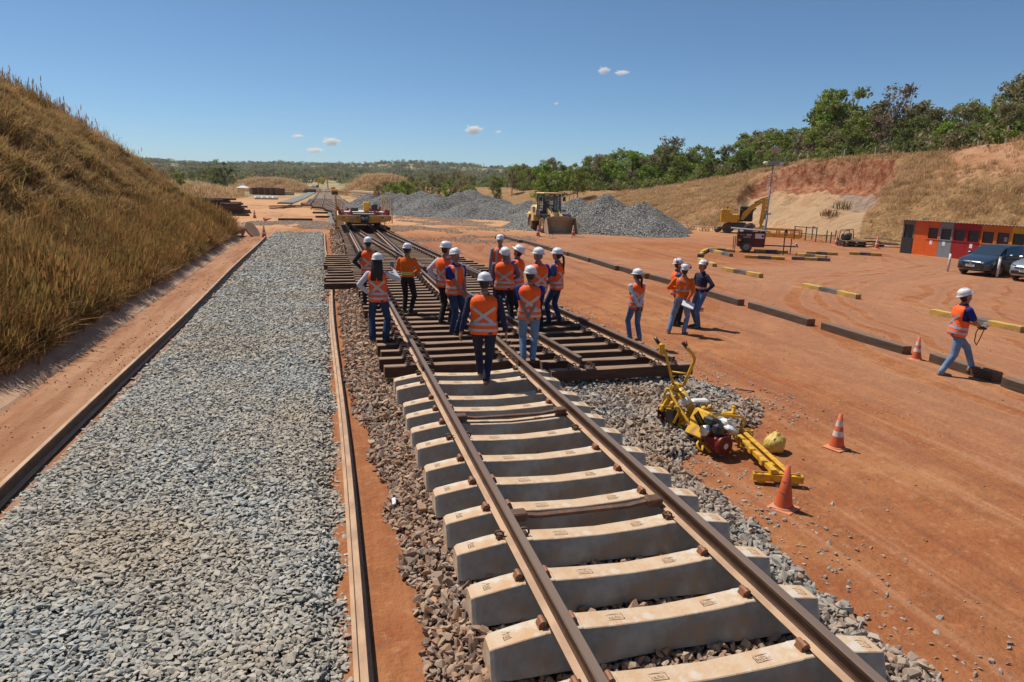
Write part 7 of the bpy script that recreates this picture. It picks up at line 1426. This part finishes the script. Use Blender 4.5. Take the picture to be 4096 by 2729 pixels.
# grasses
def blades(seed, n, h, r, w_, lean, m, seedhead=False):
    rg = np.random.default_rng(seed); mb = MB()
    for i in range(n):
        a = rg.uniform(0, 6.283); q = r*math.sqrt(rg.random()); x, y = q*math.cos(a), q*math.sin(a); hh = h*rg.uniform(.45, 1.1); b = rg.uniform(0, 6.283); ln = lean*rg.uniform(.2, 1.2)*hh; dx, dy = math.cos(b)*ln, math.sin(b)*ln; c, s = math.cos(b+1.57)*w_/2, math.sin(b+1.57)*w_/2
        P_ = [(x, y, 0), (x+dx*.25, y+dy*.25, hh*.5), (x+dx, y+dy, hh*(1-.25*lean))]
        k = [(P_[0][0]-c, P_[0][1]-s, 0), (P_[0][0]+c, P_[0][1]+s, 0), (P_[1][0]-c*.9, P_[1][1]-s*.9, P_[1][2]), (P_[1][0]+c*.9, P_[1][1]+s*.9, P_[1][2]), (P_[2][0], P_[2][1], P_[2][2])]
        mb.add(k, [(0, 1, 3, 2), (2, 3, 4)])
        if seedhead and i % 3 == 0: t = P_[2]; mb.add([(t[0]-.012, t[1], t[2]-.10), (t[0]+.012, t[1], t[2]-.10), (t[0]+.02, t[1]+.01, t[2]+.02), (t[0], t[1], t[2]+.10)], [(0, 1, 2, 3)])
    return mb.mesh('grass')
STRAW = [(.17, .095, .04), (.42, .255, .10), (.30, .16, .06), (.52, .33, .135), (.24, .13, .052), (.38, .28, .09), (.22, .155, .055), (.46, .27, .105)]
MT['straw'] = rand_mat('straw_grass', STRAW, .7, 0, .5, .2); MT['rust_grass'] = rand_mat('rusty_tall_grass', [(.33, .165, .055), (.44, .24, .085), (.25, .13, .045), (.34, .225, .07), (.20, .16, .05)], .7, 0, .5, .2)
MT['strawR'] = rand_mat('pale_dry_grass', [(.40, .25, .12), (.60, .40, .21), (.50, .31, .16), (.68, .48, .27), (.36, .26, .11)], .75, 0, .6, .2)
source('g_low', [blades(k, 44, .48, .26, .020, 1.0, None) for k in range(5)], MT['straw']); source('g_tall', [blades(20+k, 34, 1.0, .26, .012, .28, None, True) for k in range(4)], MT['rust_grass']); source('g_r', [blades(40+k, 30, .55, .5, .03, .6, None) for k in range(4)], MT['strawR'])
def band(n, fx, fy, zf, coll, smin, smax, dens=None, keep=None):
    x, y = fx(n), fy(n)
    if keep is not None: k = keep(x, y); x, y = x[k], y[k]
    z = np.array([zf(a, b) for a, b in zip(x, y)]); m = len(x)
    return np.column_stack([x, y, z-.02]), np.column_stack([RNG.normal(0, .22, m), RNG.normal(0, .22, m), RNG.uniform(0, 6.28, m)]), RNG.uniform(smin, smax, m)*(1+.5*np.array([fbm(a, b, .4, 3, 7) for a, b in zip(x, y)]))
def keepL(x, y): return np.array([(-8.1-a) < interp(b, HV, HZ)+3.0 and interp(b, HV, HZ) > .25 and (a > -10.2 or fbm(a, b, .55, 4) > -.25+RNG.normal(0, .06)) for a, b in zip(x, y)])
P, Q_, Sc = band(28000, lambda n: -7.8-RNG.uniform(0, 11.8, n), lambda n: 1+44*RNG.random(n), bankL, None, .45, 1.2, keep=keepL)
tag(scatter('bank_grass', P, Q_, Sc, SRC['g_low']), 'short dry golden grass covering the left bank', 'grass', kind='stuff')
P, Q_, Sc = band(3900, lambda n: -7.95-np.abs(RNG.normal(0, .75, n)), lambda n: 3+41*RNG.random(n), bankL, None, .5, 1.1, keep=keepL)
cr_y = RNG.uniform(20, 44, 3400); cr_x = np.array([-8.05-interp(b, HV, HZ)-abs(RNG.normal(0, .9)) for b in cr_y]); cz = np.array([bankL(a, b) for a, b in zip(cr_x, cr_y)])
sel = RNG.random(3400) < .7; m = int(sel.sum())
P = np.concatenate([P, np.column_stack([cr_x, cr_y, cz])[sel]]); Q_ = np.concatenate([Q_, np.column_stack([RNG.normal(0, .1, m), RNG.normal(0, .1, m), RNG.uniform(0, 6.28, m)])]); Sc = np.concatenate([Sc, RNG.uniform(.4, 1.0, m)+.6*RNG.random(m)**5])
tag(scatter('tall_bank_grass', P, Q_, Sc, SRC['g_tall']), 'tall rust-brown grass along the ditch and the bank crest', 'grass', kind='stuff')
def R_pts(n):
    v = 18+82*RNG.random(n)**.9; t = RNG.uniform(.0, 1.25, n); return v, t
v, t = R_pts(19000); tu = np.interp(v, TV, TU); cu = np.interp(v, CV, CU); u = tu+(cu-tu)*t
w_ = (v-(40+9*t))/(12.5+11*t); inside = (w_ > -.02) & (w_ < 1.03) & (t < .95)
bare = np.array([fbm(a, b, .22, 4) for a, b in zip(u, v)]); keep = ~inside & ((bare < .08) | (RNG.random(len(v)) < .15)) & ~((v < 42) & (t > .5) & (RNG.random(len(v)) < .62))
u, v = u[keep], v[keep]; z = np.array([slopeR(a, b)[0] for a, b in zip(u, v)]); m = len(u)
tag(scatter('slope_grass', np.column_stack([u, v, z-.03]), np.column_stack([RNG.normal(0, .15, m), RNG.normal(0, .15, m), RNG.uniform(0, 6.28, m)]), RNG.uniform(.4, 1.05, m), SRC['g_r']), 'pale dry grass on the cut slope and its crest', 'grass', kind='stuff')
# undergrowth between the trees and at slope foot: leafy clumps
def clump(seed, leaf, n=150, sz=.13, r=.8): V = []; F_ = []; rg = np.random.default_rng(seed); [leaves(V, F_, np.array([rg.normal(0, .45), rg.normal(0, .45), rg.uniform(.2, .9)]), r*.6, n//5, sz, rg) for _ in range(5)]; return mk('clump', V, F_, LM[leaf])
def source2(name, meshes):
    c = bpy.data.collections.new(name)
    for i, me in enumerate(meshes): c.objects.link(bpy.data.objects.new('%s_%02d' % (name, i), me))
    SRC[name] = c
source2('bush', [clump(1, 'green'), clump(2, 'dark'), clump(3, 'olive'), clump(4, 'dark'), clump(5, 'green'), clump(6, 'brown')])
n = 1500; v = 22+110*RNG.random(n); cu = np.interp(v, CV, CU); u = cu+.8+22*RNG.random(n)**1.2; z = np.array([slopeR(a, b)[0] for a, b in zip(u, v)])
tag(scatter('undergrowth', np.column_stack([u, v, z-.1]), np.column_stack([np.zeros(n), np.zeros(n), RNG.uniform(0, 6.28, n)]), RNG.uniform(.6, 1.9, n), SRC['bush']), 'leafy undergrowth between the trees above the cut slope', 'undergrowth', kind='stuff')
# grass tufts as things low on the slope, and straw mounds far off
def far_crown(seed, leaf): V = []; F_ = []; rg = np.random.default_rng(seed); [leaves(V, F_, np.array([rg.normal(0, 2.0), rg.normal(0, 2.0), rg.uniform(1.2, 4.6)]), 1.7, 16, .62, rg) for _ in range(9)]; return mk('far_crown', V, F_, LM[leaf])
LM['far'] = leafmat('leaf_far', (.028, .042, .016), (.065, .085, .032), (.11, .11, .06), trans=.15, ns=.15)
source2('farwood', [far_crown(11, 'far'), far_crown(12, 'far'), far_crown(13, 'far'), far_crown(1, 'dark'), far_crown(2, 'green'), far_crown(3, 'olive'), far_crown(4, 'dark'), far_crown(5, 'dark'), far_crown(6, 'olive'), far_crown(7, 'brown')])
n = 26000; a = YAW+RNG.uniform(-.75, .75, n); d = 210+1900*RNG.random(n)**.62; x = CAM.x+d*np.sin(a); y = CAM.y+d*np.cos(a)
dens = np.array([fbm(p, q, .006, 4) for p, q in zip(x, y)]); clear = np.abs(x+4.+.03*(y-100)) < 22+.02*y
k = ((dens > -.12) | (RNG.random(n) < .22)) & ~((d < 480) & clear) & ~((x < 0) & (d < 300) & (RNG.random(n) < .55)) & ~((x > 30) & (d < 235)); x, y, d = x[k], y[k], d[k]; n = len(x)
z = np.array([ground_z(p, q) for p, q in zip(x, y)])
tag(scatter('far_woodland', np.column_stack([x, y, z]), np.column_stack([np.zeros(n), np.zeros(n), RNG.uniform(0, 6.28, n)]), RNG.uniform(.55, 1.25, n)*np.where(d > 900, 1.35, 1.), SRC['farwood']), 'wooded valley and ridge out to the horizon', 'woodland', kind='stuff')
def mound(name, c, rx, ry, h, label):
    def zf(x, y):
        q = math.hypot((x-c[0])/rx, (y-c[1])/ry); return h*(1-ss(.25, 1., q))+.35*fbm(x, y, .12, 4)*(1-q)-.1 if q < 1 else -.3
    tag(grid(name, list(np.linspace(c[0]-rx, c[0]+rx, 36)), list(np.linspace(c[1]-ry, c[1]+ry, 36)), zf, MT['hillL']), label, kind='structure')
    m_ = 1500; X = c[0]+RNG.uniform(-1, 1, m_)*rx; Y = c[1]+RNG.uniform(-1, 1, m_)*ry; Z = np.array([zf(p, q) for p, q in zip(X, Y)]); k = Z > .15; return np.column_stack([X, Y, Z])[k]
G1 = mound('grass_mound', (13.5, 196), 13, 22, 5.2, 'straw coloured mound right of the far tracks'); G2 = mound('grass_mound_left', (-19, 238), 17, 20, 3.7, 'straw coloured mound left of the far tracks'); G3 = mound('grass_mound_near', (-33, 150), 17, 40, 2.3, 'straw coloured rise beyond the left bank')
gx = RNG.uniform(-60, -16, 5000); gy = RNG.uniform(47, 200, 5000); kk = gx < np.interp(gy, [47, 62, 90, 130, 200], [-12, -15, -24, -30, -26]); GG = np.column_stack([gx, gy, np.zeros(5000)])[kk]
PP = np.concatenate([G1, G2, G3, GG]); m = len(PP)
tag(scatter('field_grass', PP, np.column_stack([RNG.normal(0, .1, m), RNG.normal(0, .1, m), RNG.uniform(0, 6.28, m)]), RNG.uniform(1.2, 2.8, m), SRC['g_r']), 'dry straw grass on the mounds and field beyond the bank', 'grass', kind='stuff')
# fence posts along the crest of the cut
def fpost(u, v, h, label):
    z = slopeR(u, v)[0]; b = MB(); b.box((0, 0, h/2-.15), (.12, .12, h+.3), tz=.85); tag(b.build('fence_post', MT['post'], None, (u, v, z), (RNG.normal(0, .03), RNG.normal(0, .03), .3)), label, 'fence post', 'pale fence posts along the crest')
MT['post'] = mat('pale_post', (.50, .47, .42), .9, 0, (.34, .31, .27), 5, .5)
for i, px in enumerate((2308, 2245, 2181, 2008, 1937, 1853, 1800)):
    best = min(((abs(proj((interp(v, CV, CU)+.5, v, slopeR(interp(v, CV, CU)+.5, v)[0]))[0]-px), v) for v in np.arange(25, 110, .25)))
    fpost(interp(best[1], CV, CU)+.5, best[1], 1.35 if i < 3 else 1.0, 'pale fence post on the crest of the cut, %s from the right edge' % ordw(i+1))
for i, px in enumerate((1489, 1500, 1512, 1524, 1536, 1550, 1563)): p = Q((2050+(1305+118*i*1.02)/7.84)/1.7408, (760+ (90+12*i)/7.84)/1.7408, 96-2.2*i); b = MB(); b.box((0, 0, .65), (.11, .11, 1.5), tz=.85); tag(b.build('fence_post', MT['post'], None, (p.x, p.y, p.z-1.3), (0, 0, 0)), 'thin pale fence post behind the loader cab, %s from the left' % ordw(i+1), 'fence post', 'pale fence posts behind the loader')
# dry tufts that read one by one at the foot of the tan slope
for i, (px, py, s) in enumerate(((1900, 535, 1.5), (1925, 532, 2.0), (1885, 533, 1.2), (1960, 520, 1.5), (1580, 520, 1.2), (1612, 523, 1.3), (1640, 521, 1.1))):
    p = G(px, py+10); q = link('grass_tuft', SRC['g_low'].objects[i % 5].data, None, (p.x+.8, p.y+.7, .1)); q.scale = (s*1.6, s*1.6, s*1.4); z = slopeR(q.location.x, q.location.y)[0]; q.location.z = z-.05
    q2 = q; tag(q, 'dry grass tuft at the foot of the slope, %s' % ['left of the pallets, middle one', 'left of the pallets, biggest one', 'left of the pallets, smallest one', 'higher up near the pallets', 'behind the kerb, left one', 'behind the kerb, middle one', 'behind the kerb, right one'][i], 'grass tuft', 'dry tufts at the slope foot')
# ------------------------------------------------------------------ far yard things
def far_box(name, px, py, d, size, m, label, cat, rz=0, bevel=.02, z=0):
    a = YAW+math.atan((px-1176)/1569); x, y = CAM.x+d*math.sin(a)/1, CAM.y+d*math.cos(a); b = MB(); b.bbox((0, 0, size[2]/2), size, bevel); return tag(b.build(name, MT[m], None, (x, y, z), (0, 0, rz)), label, cat)
# stacked concrete sleepers beyond the stockpiles
p0 = G(818, 453); p1 = G(874, 459); ax_ = (p1-p0); 
for r_ in range(3):
    for c in range(10):
        q = p0+ax_*(c/9.6); b = MB(); b.box((0, 0, .2), (ax_.length/10.4, 2.6, .40)); tag(b.build('stacked_sleepers', MT['conctop'], None, (q.x, q.y+2, r_*.52+.1), (0, 0, math.atan2(ax_.y, ax_.x))), 'pale bundle of concrete sleepers, %s layer, %s from the left' % (ordw(r_+1), ordw(c+1)), 'sleeper stack', 'stacked pale sleepers behind the stockpiles')
a = YAW+math.atan((564-1176)/1569); d = 172; TN = empty('gazebo_tent', (CAM.x+d*math.sin(a), CAM.y+d*math.cos(a), 0), 0, 'small white peaked tent left of the long dark stack', 'tent'); b = MB(); b.add([(-2.2, -2.2, 2.2), (2.2, -2.2, 2.2), (2.2, 2.2, 2.2), (-2.2, 2.2, 2.2), (-.7, -.7, 2.75), (.7, -.7, 2.75), (.7, .7, 2.75), (-.7, .7, 2.75), (0, 0, 3.5)], [(0, 1, 5, 4), (1, 2, 6, 5), (2, 3, 7, 6), (3, 0, 4, 7), (4, 5, 8), (5, 6, 8), (6, 7, 8), (7, 4, 8)]); b.build('canopy', MT['white'], TN)
TN.scale = (.62, .62, .8)
for x in (-2.1, 2.1):
    for y in (-2.1, 2.1): b = MB(); b.bar((x, y, 0), (x, y, 2.25), .06, .06); b.build('leg', MT['grey'], TN)
for i, px in enumerate((590, 604, 618, 632, 645)): far_box('timber_stack', px, 0, 186-i, (2.0, 3, 1.7+.1*(i % 2)), 'dkrust', 'dark stack of used timbers left of the far tracks, %s from the left' % ordw(i+1), 'timber stack', .3)
for i, px in enumerate((595, 610, 622, 634)): far_box('white_sack', px, 0, 141, (1.3, .9, .55), 'white', 'white sack heap by the haul road bend, %s from the left' % ordw(i+1), 'sack', .3, .2)
far_box('pale_slab_stack', 660, 0, 185, (3.6, 2, .9), 'conctop', 'pale slab stack right of the dark stack', 'slab stack', .3); far_box('dark_log_heap', 712, 0, 230, (4.2, 2, 1.2), 'dkrust', 'small dark heap left of the far tracks', 'heap', .3, .3)
a = YAW+math.atan((723-1176)/1569); d = 250; FD = empty('distant_vehicle', (CAM.x+d*math.sin(a), CAM.y+d*math.cos(a), 0), .4, 'tiny pale works vehicle left of the far gantry', 'vehicle'); b = MB(); b.bbox((0, 0, 1.0), (4.2, 1.9, .8), .2); b.bbox((-.4, 0, 1.8), (1.8, 1.7, .9), .2); b.build('body', MT['conewh'], FD); [wheel(FD, (x, y, .45), .45, .3, 'Y') for x in (-1.4, 1.4) for y in (-.9, .9)]
GY = 283; gx_ = -2.3; GN = empty('yellow_gantry', (gx_, GY, .4), 0, 'yellow portal gantry standing over the far track', 'gantry')
for s in (-1, 1): b = MB(); b.bar((s*1.9, 0, 0), (s*1.6, 0, 4.2), .4, .4); b.build('leg', MT['wagyel'], GN)
b = MB(); b.bar((-1.9, 0, 4.3), (1.9, 0, 4.3), .5, .5); b.bbox((-.6, 0, 4.0), (1.3, .9, .8), .1); b.build('crossbeam', MT['wagyel'], GN); b = MB(); b.bbox((-2.2, 0, 1), (.9, 1.5, 1.6), .1); b.build('cab', MT['dkgrey'], GN)
TG = empty('rail_trolley', (.1, 155, ZR+.1), 0, 'yellow rail trolley with outstretched arms on the far straight track', 'rail trolley'); b = MB(); b.bbox((0, 0, .8), (1.5, 2.2, 1.2), .1); b.bbox((-.3, .3, 1.6), (.9, .9, .7), .1); b.build('body', MT['wagyel'], TG)
for s in (-1, 1): b = MB(); b.bar((s*.6, 0, .9), (s*3.6, 0, .75), .25, .2); b.build('arm', MT['wagyel'], TG)
b = MB(); b.bbox((0, -1.1, .6), (1.2, .1, .7), .03); b.build('radiator', MT['blk'], TG)
# drain pipe mouth at the end of the ditch
o = empty('drain_chute', (-7.9, 44.3, .0), .4, 'pale concrete drain chute at the end of the ditch', 'drain'); b = MB(); b.loft([[(x, .55*math.cos(q), .30+.5*math.sin(q)) for q in np.linspace(-.4, math.pi+.4, 12)] for x in (-.5, .4)], closed=False, cap=False); c = b.build('shell', cp, o, rot=(0, R_(-20), R_(60))); c.modifiers.new('t', 'SOLIDIFY').thickness = .08
b = MB(); b.cyl((0, 0, 0), (.10, 0, .03), .62, .60, n=20); b.build('disc', cp, o, (.8, -.6, .35), (0, R_(-18), R_(-50)))
# ------------------------------------------------------------------ clouds (small fair-weather puffs)
cm = bpy.data.materials.new('cloud'); cm.use_nodes = True; t = cm.node_tree; t.nodes.remove(t.nodes['Principled BSDF']); pv = t.nodes.new('ShaderNodeVolumePrincipled'); n = t.nodes.new('ShaderNodeTexNoise'); tc = t.nodes.new('ShaderNodeTexCoord'); n.inputs['Scale'].default_value = 2.2; n.inputs['Detail'].default_value = 4
t.links.new(tc.outputs['Object'], n.inputs[0]); vl = t.nodes.new('ShaderNodeVectorMath'); vl.operation = 'LENGTH'; t.links.new(tc.outputs['Object'], vl.inputs[0])
ma = t.nodes.new('ShaderNodeMath'); ma.operation = 'MULTIPLY_ADD'; ma.inputs[1].default_value = -.75; t.links.new(vl.outputs['Value'], ma.inputs[0]); t.links.new(n.outputs[0], ma.inputs[2]); mr = t.nodes.new('ShaderNodeMapRange'); mr.inputs[1].default_value = .0; mr.inputs[2].default_value = .25; mr.inputs[4].default_value = .03; t.links.new(ma.outputs[0], mr.inputs[0])
t.links.new(mr.outputs[0], pv.inputs['Density']); pv.inputs['Color'].default_value = (1, 1, 1, 1); pv.inputs['Anisotropy'].default_value = .3; t.links.new(pv.outputs[0], t.nodes['Material Output'].inputs['Volume'])
def cloud(px, py, w_, h_, label):
    d = fw*1569+rr*(px-1176.5)-uu*(py-784); d.normalize(); p = CAM+d*9000; s = 9000/1569; mb = MB(); mb.ell((0, 0, 0), (1, 1, 1), 16, 10); o = mb.build('cloud', cm, None, p, (0, 0, -YAW)); o.scale = (w_*s/2*1.25, w_*s/2, h_*s/2*1.45); tag(o, label, 'cloud', 'small white clouds')
for c in ((1087, 298, 46, 20, 'brightest small cloud above the stockpiles'), (1387, 162, 30, 16, 'left one of the two highest small clouds'), (1428, 167, 36, 10, 'right one of the two highest small clouds'), (760, 325, 46, 18, 'largest low cloud above the flat wagon'), (683, 313, 32, 9, 'small flat cloud left of the largest low cloud'), (722, 345, 44, 12, 'lowest wispy cloud just above the horizon'), (1145, 303, 16, 8, 'tiny wisp right of the brightest cloud'), (1278, 238, 12, 7, 'tiny faint wisp above the loader')): cloud(*c)
# ------------------------------------------------------------------ haze
hz = MB(); hz.box((0, 300, 48), (18400, 18400, 110)); ho = hz.build('haze', None or bpy.data.materials.new('haze_air')); hm_ = ho.data.materials[0]; hm_.use_nodes = True; t = hm_.node_tree
t.nodes.remove(t.nodes['Principled BSDF']); pv = t.nodes.new('ShaderNodeVolumePrincipled'); pv.inputs['Density'].default_value = .00011; pv.inputs['Color'].default_value = (.82, .90, 1, 1); t.links.new(pv.outputs[0], t.nodes['Material Output'].inputs['Volume'])
tag(ho, 'pale blue haze over the valley', kind='stuff')
